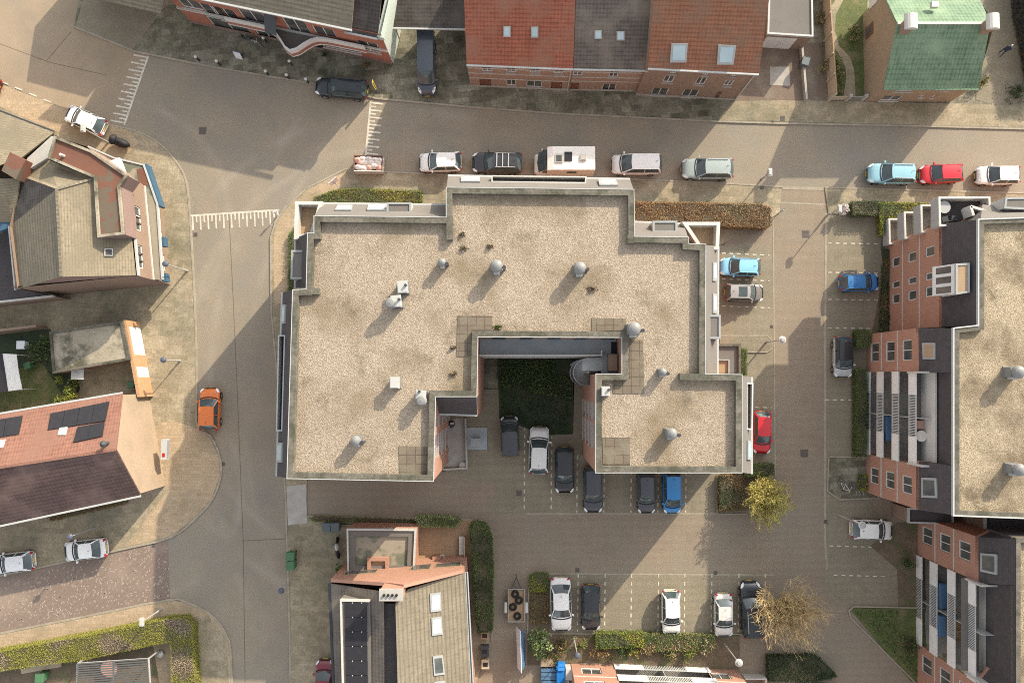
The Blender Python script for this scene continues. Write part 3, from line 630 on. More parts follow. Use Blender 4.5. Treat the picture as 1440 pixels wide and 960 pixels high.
for i in range(n0): mb.face([v[i][0], v[i+1][0], v[i+1][1], v[i][1]]); mb.beam(v[i][1], v[i+1][1], .05, .05)
mb.beam((P(846, 520, 8.9).x, c.y+1.08, 9.8), (c.x, c.y+1.08, 9.2), .05, .9); mb.beam((P(846, 520, 8.9).x, c.y+.12, 9.8), (c.x+.2, c.y+.12, 9.2), .05, .9); mb.build('railing', parent=st)

# roof vents
def vent(px, py, kind, label, rz=.0, s=1., zb=ZR):
    h = {'dome': 1.4, 'small': 1.15, 'box': 1.05, 'twin': 1.35, 'square': 1.2}[kind]*s
    p = P(px, py, zb+h); t = thing('roof_vent', label, 'roof vent', (p.x, p.y, zb), rz, 'ventilation outlets on the flat roofs')
    base = MB()
    if kind in ('dome', 'small'):
        r = (.36 if kind == 'dome' else .26)*s
        base.use('vent_grey'); base.box((0, 0, .06), (r*2.2, r*2.2, .12)); base.box((0, 0, h*.28), (r*1.9, r*1.9, h*.56)); base.build('vent_base', parent=t, world=False)
        m = MB().use('vent_grey'); m.lathe((0, 0, h*.56), [(r*.9, 0), (r*.9, h*.12), (r*1.22, h*.14), (r*1.25, h*.24), (r*1.0, h*.36), (r*.5, h*.43), (.05, h*.45)], 16); m.build('vent_cap', parent=t, world=False, smooth=False)
        m = MB().use('dark_metal'); m.cyl((r*1.5, -.12, 0), (r*1.5, -.12, h*.8), .09); m.cyl((r*1.5, -.12, h*.8), (r*1.5, -.12, h*.9), .14); m.build('pipe', parent=t, world=False)
        m = MB().use('light_metal'); m.box((0, -r*1.1, h*.35), (r*1.2, .22, h*.4)); m.build('louvre', parent=t, world=False)
    else:
        base.use('vent_grey'); base.box((0, 0, .06), (.72*s, .85*s, .12)); base.box((0, 0, h*.35), (.62*s, .75*s, h*.7)); base.build('vent_base', parent=t, world=False)
        m = MB().use('vent_white'); m.box((0, 0, h*.75), (.72*s, .85*s, h*.1)); m.box((0, 0, h*.83), (.6*s, .72*s, h*.07)); m.build('vent_cap', parent=t, world=False)
        if kind == 'twin':
            m = MB().use('vent_grey'); m.lathe((-.45, -.1, 0), [(.30, 0), (.30, h*.7), (.42, h*.72), (.42, h*.85), (.3, h*.97), (.06, h)], 14); m.build('vent_dome', parent=t, world=False)
        if kind in ('box', 'twin'):
            m = MB().use('dark_metal'); m.cyl((.25*s, .1, h*.8), (.25*s, .1, h*1.05), .1); m.box((0, -.43*s, h*.4), (.45, .03, h*.35)); m.build('grille', parent=t, world=False)
vent(621, 368, 'small', 'small round roof vent below the left end of the tall north wing'); vent(698, 373, 'dome', 'domed roof vent in the middle of the gravel, left one of the similar pair', s=1.1)
vent(816, 376, 'dome', 'domed roof vent near the scorched plant tuft, right one of the similar pair', s=1.1); vent(565, 403, 'box', 'boxy white roof vent with black grille just above the twin vent', .1, 1.15)
vent(556, 423, 'twin', 'white box and dome twin roof vent left of the courtyard', .1, 1.1); vent(893, 462, 'dome', 'large pale domed vent at the corner of the courtyard parapet', s=1.2)
vent(933, 523, 'small', 'small round vent between the slab walkway and the inner parapet stub', s=.95); vent(852, 550, 'box', 'small white box vent on the parapet beside the spiral staircase', s=.9)
vent(554, 538, 'square', 'plain square white vent alone on the west gravel', s=1.05); vent(591, 555, 'twin', 'white box and dome vent beside the dark alcove roof', 1.5, .95)
vent(499, 620, 'dome', 'domed vent with two side pipes near the southwest corner of the gravel', s=.9); vent(946, 610, 'dome', 'domed vent with two side pipes on the southeast wing', s=.95)
vent(1437, 523, 'dome', 'blue grey domed vent on the east gravel roof at the picture edge', s=1.1); vent(1438, 661, 'dome', 'dark domed vent on the east gravel roof lower at the picture edge', s=1.05)
for i, (x, y, r, lab) in enumerate(((652, 348, .28, 'dry brown plant tuft highest in the gravel near the left wing'), (650, 329, .2, 'dry tuft by the left wing parapet stub'), (689, 346, .24, 'dry dark plant tuft alone left of the middle'), (833, 406, .36, 'reddish dead plant tuft below the right of the two middle vents'),
                                    (638, 525, .22, 'dry tuft at the slab path near the courtyard parapet'), (637, 488, .2, 'small dry tuft left of the slab path'), (700, 460, .3, 'olive moss cushion against the courtyard parapet'))):
    p = P(x, y, ZR+.15); mb = MB().use('soil' if i < 6 else 'grass'); mb.leaves([(p.x+rnd.gauss(0, r*.5), p.y+rnd.gauss(0, r*.3), ZR+.02+abs(rnd.gauss(0, .1))) for _ in range(90)], .16); tag(mb.build('dry_plant'), lab, 'plant', 'weeds on the gravel roof')

# ---------------------------------------------------------------- the eastern flats
plain('balcony_white', (.74, .73, .70), sp=.08); plain('slat_grey', (.50, .51, .50))
def loggia(W_, parent, a0, a1, floors, depth=1.7, z0=0., ztop=None, things=()):
    """stack of recessed balconies in the wall W_ between a0 and a1: side cheeks, floors, slatted and solid fronts, glass dividers"""
    lg = MB().use('orange_brick')
    for z in floors[1:]:
        lg.use('concrete'); W_.bar(lg, a0+.004, a1-.004, z-.2, z, -depth, .02)
    lg.use('concrete'); W_.bar(lg, a0+.004, a1-.004, floors[0], floors[0]+.05, -depth, .02)
    lg.use('cream_render')
    for i, z in enumerate(floors[:-1]): W_.bar(lg, a0+.01, a1-.01, z+.05, floors[i+1]-.2, -depth-.1, -depth)
    lo = lg.build('loggia', parent=parent)
    gl = MB().use('window_glass')
    for i, z in enumerate(floors[:-1]):
        for q in range(4): x = a0+.4+(a1-a0-.8)*q/4; W_.bar(gl, x+.1, x+(a1-a0-.8)/4-.1, z+.1, z+2.1, -depth+.002, -depth+.03)
    gl.build('loggia_windows', parent=lo)
    m = (a0+a1)/2; L_ = a1-a0
    for z in floors:
        mb = MB().use('balcony_white'); W_.bar(mb, a0, a0+L_*.25, z-.18, z+.92, .03, .13); W_.bar(mb, a1-L_*.3, a1, z-.18, z+.92, .03, .13)
        mb.use('slat_grey'); W_.bar(mb, a0+L_*.25, a1-L_*.3, z+.86, z+.92, .04, .12); W_.bar(mb, a0+L_*.25, a1-L_*.3, z-.18, z-.10, .04, .12)
        n_ = 26
        for i in range(n_):
            x = a0+L_*.25+L_*.45*(i+.5)/n_; W_.bar(mb, x-.03, x+.03, z-.10, z+.86, .05, .10)
        mb.build('balcony_front', parent=lo)
    mb = MB().use('light_metal'); W_.bar(mb, m-.03, m+.03, .2, floors[-1]+1.6, -depth+.04, .02); mb.build('divider', parent=lo)
    return lo
EB = thing('apartment_building', 'long brick apartment block on the east with white loggias, dark slate edge and gravel roof', 'apartment block', P(1290, 560))
# one footprint, split into the northern part and the middle part
def eflat(x_e, x_r, y0, y1, x_far=1600, zr=ZP): return None
egr = [(1378, 309), (1640, 300), (1640, 735), (1343, 724), (1343, 462), (1378, 458)]
eo = [(p.x, p.y) for p in PL(egr, ZP)]
mb = MB().use('gravel_dry'); mb.prism(eo, ZR-.3, ZR, sides=False); mb.build('gravel_roof', parent=EB)
parapet(EB, [(1640, 735), (1343, 724), (1343, 462), (1378, 458), (1378, 309), (1640, 300)], ZP-.12, .5, wd=.34, side=-.17, z0=ZR-.1)
mb = MB().use('light_metal'); ribbon(mb, [(p.x, p.y) for p in PL([(1640, 735), (1343, 724), (1343, 462), (1378, 458), (1378, 309), (1640, 300)], ZP)], .10, ZP-.3, ZP-.06, side=.05); mb.build('roof_trim', parent=EB)
ems = MB(); e1 = wedge(ems, [(1377, 458), (1377, 309)], [(1324.5, 459.5), (1324.5, 314)], ZP-.14, ZE, 'dark_slate', 'orange_brick', z0=8.5); ems.build('sloped_roof_edge', parent=EB)
ems = MB(); e2 = wedge(ems, [(1342, 724), (1342, 655)], [(1292, 716.5), (1292, 648)], ZP-.14, ZE, 'dark_slate', 'orange_brick', z0=8.5); ems.build('sloped_roof_edge', parent=EB)
ems = MB(); e3 = wedge(ems, [(1342, 523.5), (1342, 462)], [(1292, 524), (1292, 461)], ZP-.14, ZE, 'dark_slate', 'orange_brick', z0=8.5); ems.build('sloped_roof_edge', parent=EB)
ems = MB(); e4 = wedge(ems, [(1342, 654.8), (1342, 523.8)], [(1314, 654), (1314, 524)], ZP-.14, ZE+.05, 'dark_slate', 'white_panel', z0=7.7); ems.build('sloped_roof_edge', parent=EB)
a_, b_ = P(1324.5, 314, ZE), P(1324.5, 459.5, ZE); WN = Wall((a_.x, a_.y), (b_.x, b_.y-.0), 0, ZE)
c_, d_ = P(1292, 461, ZE), P(1292, 716.5, ZE); WM = Wall((c_.x, c_.y), (d_.x, d_.y), 0, ZE)
mb = MB().use('orange_brick'); ws = []
cols = [WN.px(1303, 362)[0], WN.px(1314, 344)[0], WN.px(1303, 394.5)[0], WN.px(1314, 381)[0], WN.px(1303, 418)[0], WN.px(1314, 401)[0]]
for k in range(3):
    for i in range(3):
        ws.append(WN.hole(cols[i*2], cols[i*2+1], k*2.75+.95, k*2.75+2.3))
WN.face(mb)
la0, la1 = WM.px(1286, 522)[0], WM.px(1286, 653)[0]
lh = WM.hole(la0, la1, .12, ZE-.03); WM.h.remove(lh)
colm = [WM.px(1278, 494)[0]-1.0, WM.px(1278, 494)[0]+.75, WM.px(1309, 680)[0]-1.1, WM.px(1309, 680)[0]+.85]
colm[2], colm[3] = WM.px(1272, 668)[0]-.0, WM.px(1272, 693)[0]
wm = []
for k in range(3):
    for i in range(2): wm.append(WM.hole(colm[2*i], colm[2*i+1], k*2.75+.8, k*2.75+2.35))
WM.h.append((la0, la1, .1, ZE-.002))
WM.z1 = ZE
WM.face(mb, depth=.16)
for w_, zz in ((WM, ZE), (WN, ZE)):       # pale floor bands
    mb.use('white_panel')
    for z in (2.85, 5.6):
        for s0, s1 in (((0, la0), (la1, w_.L)) if w_ is WM else ((0, w_.L),)): w_.bar(mb, s0+.02, s1-.02, z-.07, z+.07, .003, .03)
# party wall between the two parts and end walls
mb.use('orange_brick')
p0, p1, p2 = P(1324.5, 459.5, ZE), P(1292, 461, ZE), P(1343, 462, ZP)
Wall((p0.x, p0.y), (p1.x, p1.y), 0, ZE).face(mb)
q0, q1 = P(1292, 716.5, ZE), P(1640, 735, ZE); Wall((q0.x, q0.y), (q1.x, q1.y), 0, ZE).face(mb)
q0, q1 = P(1640, 300, ZE), P(1324.5, 314, ZE); Wall((q0.x, q0.y), (q1.x, q1.y), 0, ZE).face(mb)
mb.use('dark_slate'); mb.prism([(p.x, p.y) for p in PL([(1378, 309), (1640, 300), (1640, 735), (1343, 724), (1343, 462), (1378, 458)], ZP)], ZE-.5, ZR, top=False)
mb.build('wall', parent=EB)
for h in ws: WN.window(EB, h, sill=None)
for h in wm: WM.window(EB, h, rows=1, cols=2)
loggia(WM, EB, la0, la1, [.0, 2.4, 5.05, 7.75], things=())
tf = MB().use('grey_felt'); pts = [(p.x, p.y) for p in PL([(1292.5, 523), (1314, 523), (1314, 655), (1292.5, 654.5)], ZE)]; tf.prism(pts, 7.5, 7.76); tf.use('white_panel'); ribbon(tf, [(p.x, p.y) for p in PL([(1292, 523.2), (1313.5, 523.2), (1313.5, 654.8), (1292, 654.6)], ZE+.6)], .14, 7.7, ZE+.9); tf.build('roof_terrace', parent=EB)
for px_, ys_, pr in ((1313.6, ((548, 566), (620, 640)), EB),):
    for y0_, y1_ in ys_:
        a_, b_ = P(px_, y0_, ZE), P(px_, y1_, ZE); mb = MB().use('window_glass'); mb.hexa([(a_.x-.03, b_.y, 7.9), (a_.x+.05, b_.y, 7.9), (a_.x+.05, a_.y, 7.9), (a_.x-.03, a_.y, 7.9)], [(a_.x-.03, b_.y, 8.8), (a_.x+.05, b_.y, 8.8), (a_.x+.05, a_.y, 8.8), (a_.x-.03, a_.y, 8.8)]); mb.build('terrace_window', parent=pr)
skylight(e3, [(1298, 482), (1316, 482), (1316, 505), (1299, 505)], EB, 'terrace_tile'); skylight(e2, [(1297, 671), (1318, 672), (1319, 700), (1297, 699)], EB, 'window_glass')
# glazed dormer on the northern slate edge
dt = [(1344, 371), (1363, 370), (1363, 411), (1344, 414)]
dm = dormer(EB, dt, 11.4, 9.6, m='terrace_tile')
a_, b_ = P(1343, 371, 11.2), P(1343, 413, 11.2); mb = MB().use('white_paint')
dw = Wall((a_.x-.02, a_.y), (b_.x-.02, b_.y), 9.4, 11.3); o_ = .0
mb.hexa([dw.at(0, 9.45, .75), dw.at(dw.L, 9.45, .75), dw.at(dw.L, 9.45, -.2), dw.at(0, 9.45, -.2)], [dw.at(0, 11.25, .02), dw.at(dw.L, 11.25, .02), dw.at(dw.L, 11.25, -.2), dw.at(0, 11.25, -.2)])
gl = MB().use('window_glass')
for i in range(3):
    s0, s1 = dw.L*(i/3)+.15, dw.L*((i+1)/3)-.12
    lo_, hi_ = .62, .17
    gl.hexa([dw.at(s0, 9.75, lo_-.05), dw.at(s0, 9.75, lo_+.02), dw.at(s1, 9.75, lo_+.02), dw.at(s1, 9.75, lo_-.05)], [dw.at(s0, 10.95, hi_-.05), dw.at(s0, 10.95, hi_+.02), dw.at(s1, 10.95, hi_+.02), dw.at(s1, 10.95, hi_-.05)])
f_ = mb.build('dormer_window', parent=EB); gl.build('pane', parent=f_)
# four corner balconies at the north end
bx0, bx1 = P(1240, 330).x, P(1262, 330).x; by0, by1 = P(1240, 347).y, P(1240, 311).y
for k, (z, wx) in enumerate(((1.3, 1.4), (4.0, 1.4), (6.65, 1.5), (9.3, 4.2))):
    bb = MB().use('white_panel'); q = [(bx0, by0), (bx0+wx, by0), (bx0+wx, by1), (bx0, by1)]
    ribbon(bb, q, .16, z-1.15, z, True, .08); o = bb.build('corner_balcony', parent=EB)
    f2 = MB().use('concrete' if k < 3 else 'dark_slate'); f2.prism(offset_line(q, .163, True), z-1.3, z-1.05); f2.build('balcony_floor', parent=o)
    g2 = MB().use('grey_metal'); g2.box((bx0-.03, (by0+by1)/2, z-.6), (.05, by1-by0-.1, .9)); g2.build('balcony_front', parent=o)
tz = 8.25
p = P(1328, 291, 9.0); rt = thing('round_table', 'round grey table on the roof terrace at the block corner', 'table', (p.x, p.y, tz)); mb = MB().use('grey_metal'); mb.lathe((0, 0, .7), [(.5, 0), (.52, .04), (.05, .05)], 20); mb.build('table_top', parent=rt, world=False); mb = MB().use('dark_metal'); mb.lathe((0, 0, 0), [(.3, 0), (.06, .06), (.05, .7)], 12); mb.build('leg', parent=rt, world=False)
ch = thing('garden_chair', 'dark garden chair on the roof terrace, left of two under the slate edge', 'chair', (P(1325, 310, tz).x, P(1325, 310, tz).y, tz), .2, 'terrace chairs')
def chair(t):
    m = MB().use('dark_metal'); m.box((0, 0, .42), (.5, .5, .05)); m.build('seat', parent=t, world=False)
    m = MB().use('dark_metal'); m.box((0, -.24, .7), (.5, .05, .5)); m.build('backrest', parent=t, world=False)
    for a in (-.22, .22):
        for b in (-.22, .22): m = MB().use('dark_metal'); m.box((a, b, .2), (.05, .05, .4)); m.build('leg', parent=t, world=False)
chair(ch); ch2 = thing('garden_chair', 'dark garden chair on the roof terrace, right of two under the slate edge', 'chair', (P(1338, 309, tz).x, P(1338, 309, tz).y, tz), -.1, 'terrace chairs'); chair(ch2)
pn = wedge(MB(), [(1378, 309), (1640, 300)], [(1378, 284), (1640, 276)], ZP, ZE, 'grey_felt', 'orange_brick')
ms = MB(); pn = wedge(ms, [(1379, 309), (1640, 300)], [(1382, 286), (1640, 276)], ZP-.12, ZE, 'grey_felt', 'orange_brick'); ms.build('north_roof_edge', parent=EB)
dormer(EB, [(1414, 278), (1470, 277), (1470, 296), (1412, 293)], 10.9, 9.); 
mb = MB().use('white_panel'); a_, b_ = P(1360, 292, 9.6), P(1386, 300, 9.6); mb.beam((a_.x, a_.y, 9.5), (b_.x, b_.y, 9.5), .2, 1.2); mb.beam((a_.x, a_.y, 9.5), (P(1364, 305, 9.6).x, P(1364, 305, 9.6).y, 9.5), .2, 1.2); mb.build('terrace_screen', parent=EB)

# the southern part of the eastern flats, a block of its own
SB = thing('apartment_building', 'brick apartment block at the lower right corner with white loggias and slate edge', 'apartment block', P(1340, 850))
sgr = [(1429, 756), (1640, 760), (1640, 1060), (1429, 1060)]
mb = MB().use('gravel_dry'); mb.prism([(p.x, p.y) for p in PL(sgr, ZP)], ZR-.3, ZR, sides=False); mb.build('gravel_roof', parent=SB)
parapet(SB, sgr, ZP-.1, .5, wd=.34, side=-.17, closed=True, z0=ZR-.1)
ms = MB(); s1 = wedge(ms, [(1428, 1060), (1428, 960)], [(1376, 1060), (1376, 959)], ZP-.14, ZE, 'dark_slate', 'orange_brick', z0=8.5); ms.build('sloped_roof_edge', parent=SB)
ms = MB(); s2 = wedge(ms, [(1428, 822), (1428, 758)], [(1376, 820), (1376, 755)], ZP-.14, ZE, 'dark_slate', 'orange_brick', z0=8.5); ms.build('sloped_roof_edge', parent=SB)
ms = MB(); s3 = wedge(ms, [(1428, 959.7), (1428, 822.3)], [(1394, 959), (1394, 822)], ZP-.14, ZE+.05, 'dark_slate', 'white_panel', z0=7.7); ms.build('sloped_roof_edge', parent=SB)
a_, b_ = P(1376, 755, ZE), P(1376, 1060, ZE); WS = Wall((a_.x, a_.y), (b_.x, b_.y), 0, ZE)
mb = MB().use('orange_brick'); sa0, sa1 = WS.px(1367, 814)[0], WS.px(1370, 957)[0]
c0, c1 = WS.px(1369, 763)[0]+.15, WS.px(1369, 763)[0]+1.65
wl = [WS.hole(c0, c1, k*2.75+.75, k*2.75+2.35) for k in range(3)]
for k in range(3): wl.append(WS.hole(sa1+.7, sa1+2.2, k*2.75+.75, k*2.75+2.35))
WS.h.append((sa0, sa1, .1, ZE-.002)); WS.face(mb)
mb.use('white_panel')
for z in (2.85, 5.6):
    for s0, s1_ in ((0, sa0), (sa1, WS.L)): WS.bar(mb, s0+.02, s1_-.02, z-.07, z+.07, .003, .03)
mb.use('orange_brick'); q0, q1 = P(1640, 757, ZE), P(1376, 755, ZE); Wall((q0.x, q0.y), (q1.x, q1.y), 0, ZE).face(mb)
mb.use('dark_slate'); mb.prism([(p.x, p.y) for p in PL([(1429, 756), (1640, 760), (1640, 1060), (1429, 1060)], ZP)], ZE-.5, ZR, top=False)
mb.build('wall', parent=SB)
for h in wl: WS.window(SB, h, cols=2)
loggia(WS, SB, sa0, sa1, [.0, 2.4, 5.05, 7.75])
tf = MB().use('grey_felt'); tf.prism([(p.x, p.y) for p in PL([(1376.5, 823), (1400, 823), (1400, 958), (1376.5, 958)], ZE+.9)], 7.5, 7.76); tf.use('white_panel'); ribbon(tf, [(p.x, p.y) for p in PL([(1376, 822), (1400, 822)], ZE+.6)], .14, 7.7, ZE+.9); ribbon(tf, [(p.x, p.y) for p in PL([(1376, 959), (1400, 959)], ZE+.6)], .14, 7.7, ZE+.9); tf.build('roof_terrace', parent=SB)
skylight(Plane(P(1428, 1060, ZP-.14), P(1428, 758, ZP-.14), P(1376, 755, ZE)), [(1380, 777), (1403, 779), (1403, 808), (1380, 803)], SB, 'window_glass')
# low link roofs between the two
lk = thing('link_building', 'low black roofed link between the two eastern apartment blocks', 'building', P(1310, 725))
for q, z, m in (([(1278, 715), (1340, 716), (1340, 736), (1278, 734)], 3., 'dark_slate'), ([(1386, 716), (1640, 720), (1640, 760), (1386, 752)], 5.6, 'dark_slate')):
    q = ccw([(p.x, p.y) for p in PL(q, z)]); mb = MB().use('brown_brick'); mb.prism(q, 0, z-.1, top=False); mb.build('wall', parent=lk)
    mb = MB().use(m); mb.prism(q, z-.2, z-.08); mb.use('light_metal'); ribbon(mb, q, .14, z-.2, z+.05, True, .0); mb.build('roof', parent=lk)

# the block at the lower edge, facade looking north
BB = thing('apartment_building', 'salmon brick apartment block at the lower picture edge with white balcony fronts', 'apartment block', P(920, 960))
a_, b_ = P(1036, 941), P(803, 932); WB = Wall((a_.x, a_.y), (b_.x, b_.y), 0, ZE)
mb = MB().use('orange_brick'); ba0, ba1 = WB.px(989, 929)[0], WB.px(860, 926)[0]
hs = []
for k in range(3):
    hs.append(WB.hole(WB.px(1020, 942)[0]-.1, WB.px(1020, 942)[0]+1.7, k*2.75+.8, k*2.75+2.2)); hs.append(WB.hole(WB.px(845, 940)[0]-.0, WB.px(845, 940)[0]+1.8, k*2.75+.8, k*2.75+2.2))
WB.h.append((ba0, ba1, .1, ZE-.002)); WB.face(mb)
mb.use('white_panel')
for z in (2.85, 5.6):
    for s0, s1_ in ((0, ba0), (ba1, WB.L)): WB.bar(mb, s0+.02, s1_-.02, z-.07, z+.07, .003, .03)
mb.use('orange_brick')
c_, d_ = P(1050, 1200), P(803, 1200)
for u, v in (((c_.x, c_.y), (a_.x, a_.y)), ((b_.x, b_.y), (d_.x, d_.y)), ((d_.x, d_.y), (c_.x, c_.y))): Wall(u, v, 0, ZE).face(mb)
mb.build('wall', parent=BB)
mb = MB().use('gravel_dry'); mb.prism([(v.x, v.y) for v in (a_, b_, d_, c_)], ZE-.1, ZE+.02); mb.build('roof', parent=BB)
for h in hs: WB.window(BB, h, cols=2)
loggia(WB, BB, ba0, ba1, [.1, 2.6, 5.3, 7.75])

# ---------------------------------------------------------------- houses
def roof(parent, faces, m, name='roof', th=.16):     # faces: lists of (px, py, z)
    mb = MB().use(m)
    for f in faces:
        q = [P(*v) for v in f]; n = (q[1]-q[0]).cross(q[2]-q[0])
        if n.z < 0: q = q[::-1]
        dn = Vector((0, 0, -th)); mb.face(q); mb.face([v+dn for v in q[::-1]])
        for i in range(len(q)): a, b = q[i], q[(i+1) % len(q)]; mb.face([a+dn, b+dn, b, a])
    return mb.build(name, parent=parent)
def xy(*v): p = P(*v); return (p.x, p.y)
def line_cap(parent, pts, m, wd=.22, h=.12, name='ridge_tiles'):
    mb = MB().use(m); q = [P(*v)+Vector((0, 0, .03)) for v in pts]
    for a, b in zip(q, q[1:]): mb.beam(a, b, wd, h)
    return mb.build(name, parent=parent)
def gable(mb, a, b, apex, z0=0.):     # wall polygon from ground to the roof line
    a, b, c = P(*a), P(*b), P(*apex); mb.face([(a.x, a.y, z0), (b.x, b.y, z0), b, c, a])

# --- terrace along the north street
def row(name, label, x0, x1, y0, y1, ze, zr, yr, tiles_, brick_, wins, doors, sky, sk_glass, skew=0., bands=()):
    """x0..x1: eave ends in the photo (ends at y0, y1), yr: ridge line"""
    t = thing(name, label, 'house', P((x0+x1)/2, y0+30))
    A, B = P(x0, y0, ze), P(x1, y1, ze); C_, D = P(x1+skew, yr, zr), P(x0+skew*.4, yr, zr)
    Ax, Bx = (A.x, A.y+.25), (B.x, B.y+.25)
    W_ = Wall(Ax, Bx, 0, ze); hs = [W_.holepx(*w) for w in wins]; ds = [W_.holepx(*d) for d in doors]
    mb = MB().use(brick_); W_.face(mb)
    back = [(Bx[0], 2*C_.y-Bx[1]), (Ax[0], 2*D.y-Ax[1])]
    for u, v in ((Bx, back[0]), (back[0], back[1]), (back[1], Ax)): Wall(u, v, 0, ze).face(mb)
    for p, c in ((Bx, C_), (Ax, D)): mb.face([(p[0], p[1], ze-.01), (p[0], 2*c.y-p[1], ze-.01), (p[0], c.y, zr-.2)])
    mb.use('white_panel')
    for z in bands: W_.bar(mb, 0.02, W_.L-.02, z-.06, z+.06, .003, .03)
    mb.use('concrete'); W_.bar(mb, 0.02, W_.L-.02, 0., .35, .004, .05)
    mb.build('wall', parent=t)
    for h in hs: W_.window(t, h, cols=2, sill='concrete')
    for h in ds: W_.door(t, h, 'rust_felt')
    pl = Plane(A, B, D)
    rf = MB().use(tiles_); n = pl.n*.12
    for q in ([A, B, Vector((B.x, C_.y, zr)), Vector((A.x, D.y, zr))], [Vector((A.x, D.y, zr)), Vector((B.x, C_.y, zr)), Vector((B.x, 2*C_.y-B.y, ze)), Vector((A.x, 2*D.y-A.y, ze))]):
        rf.face(q); rf.face([v-Vector((0, 0, .2)) for v in q[::-1]])
        for i in range(4): a, b = q[i], q[(i+1) % 4]; rf.face([a-Vector((0, 0, .2)), b-Vector((0, 0, .2)), b, a])
    rf.build('roof', parent=t)
    gt = MB().use('light_metal'); gt.beam(A+Vector((0, -.06, -.03)), B+Vector((0, -.06, -.03)), .14, .13); gt.beam((W_.B.x-.15, W_.B.y-.06, 0), (W_.B.x-.15, W_.B.y-.06, ze), .09, .09); gt.build('gutter', parent=t)
    for s_ in sky: skylight(pl, s_, t, sk_glass, 'grey_metal')
    return t, pl, W_
def wz(x0, y0, x1, y1): return ((x0, y1), (x1, y0))
row('row_house', 'terraced brick house with bright red tiles and two small skylights', 656, 806, 91, 97, 5.4, 8.6, -10, 'red_tiles', 'pink_brick',
    [wz(678, 94, 692, 101), wz(712, 95, 726, 102), wz(745, 96, 760, 103), wz(779, 97, 793, 104), wz(712, 112, 726, 121), wz(740, 113, 763, 123)], [((676, 127), (690, 111)), ((774, 129), (791, 115))], [quad(708, 37, 718, 52), quad(747, 38, 757, 53)], 'sky_glass', bands=(2.0, 3.1, 4.2))
row('row_house', 'terraced brick house with dark grey tiles between the red and the brown roof', 806.5, 912, 97, 99, 5.4, 8.6, -10, 'grey_tiles', 'pink_brick',
    [wz(803, 100, 820, 107), wz(855, 101, 871, 109), wz(845, 119, 868, 129)], [((800, 133), (815, 117))], [quad(836, 43, 846, 55), quad(867, 44, 878, 57)], 'sky_glass', bands=(2.2, 3.1, 4.2))
t_, pl_, w_ = row('row_house', 'terraced house with orange brown tiles and two large roof windows', 911, 1067, 96, 104, 6.6, 9.8, -14, 'brown_tiles', 'brown_brick',
    [wz(941, 100, 952, 104), wz(987, 102, 998, 106), wz(1028, 104, 1038, 108), wz(931, 108, 950, 116), wz(976, 110, 996, 119), wz(1016, 113, 1034, 121), wz(914, 125, 942, 134), wz(957, 127, 985, 136)], [((1001, 142), (1016, 129))], [[(944, 61), (967, 61), (965, 88), (942, 88)], [(1010, 63), (1035, 64), (1031, 91), (1008, 91)]], 'sky_glass')
# carport roof left of the terrace
cp = thing('carport', 'dark tiled carport roof over the rear of the long van', 'carport', P(602, 40))
roof(cp, [[(549, 39, 3.0), (657, 41, 3.0), (657, -60, 4.6), (549, -60, 4.6)]], 'dark_tiles')
mb = MB().use('light_metal'); mb.beam(P(549, 40, 2.95), P(657, 42, 2.95), .14, .14); mb.build('gutter', parent=cp)
mb = MB().use('brown_brick')
for x in (553, 653): p = P(x, 34, 2.8); mb.box((p.x, p.y, 1.35), (.25, .25, 2.7))
mb.box((P(602, -66).x, P(602, -66).y, 2.), (7.2, .25, 4.)); mb.build('post', parent=cp)

# --- red brick house with the curved balcony
RH = thing('town_house', 'red brick town house with a curved white balcony and grey ribbed roof', 'house', P(400, 50))
zE = 6.2
def fl(x, off=0.): return 39+(x-491)*.207+off      # eave line in the photo
A, B = P(225, fl(225), zE), P(536, fl(536), zE); WR = Wall((A.x, A.y), (B.x, B.y), 0, zE)
mb = MB().use('red_brick'); tri = []
for q in (((293, 22), (308, 10)), ((312, 28), (327, 15)), ((346, 30), (368, 19)), ((408, 44), (428, 31)), ((447, 52), (468, 42)), ((507, 70), (530, 62)), ((258, 10), (276, 2)),
          ((306, 43), (340, 30)), ((421, 65), (452, 56)), ((455, 66), (500, 60)), ((365, 52), (385, 42))): tri.append(WR.holepx(*q))
WR.face(mb); nb = Vector((WR.d.y, -WR.d.x))*-1
bk = [(B.x+nb.x*9, B.y+nb.y*9), (A.x+nb.x*9, A.y+nb.y*9)]
mb.use('green_render')
Wall((B.x, B.y), bk[0], 0, zE+.1).face(mb); mb.use('red_brick')
for u, v in ((bk[0], bk[1]), (bk[1], (A.x, A.y))): Wall(u, v, 0, zE).face(mb)
mb.use('purple_brick'); WR.bar(mb, .05, WR.L-.05, 0, .5, .003, .06)
mb.build('wall', parent=RH)
for i, h in enumerate(tri): WR.window(RH, h, cols=2, sill='white_panel')
mb = MB().use('white_panel'); WR.bar(mb, 0.02, WR.L-.02, 2.95, 3.15, .004, .16); mb.build('cornice', parent=RH); mb = MB().use('white_panel'); WR.bar(mb, 0.02, WR.L-.02, 5.75, 5.88, .004, .06); mb.build('cornice', parent=RH)
h0 = Vector((B.x, B.y))-Vector((A.x, A.y)); zv = Vector((0, 0, 1))
def rp(x, off, z): p = P(x, fl(x), zE); q = Vector((p.x+nb.x*off, p.y+nb.y*off, z)); return q
rf = MB().use('weathered_tiles')
def solid(mb, q, th=.16):
    n = (q[1]-q[0]).cross(q[2]-q[0]); q = q if n.z > 0 else q[::-1]; dn = Vector((0, 0, -th))
    mb.face(q); mb.face([v+dn for v in q[::-1]])
    for i in range(len(q)): a, b = q[i], q[(i+1) % len(q)]; mb.face([a+dn, b+dn, b, a])
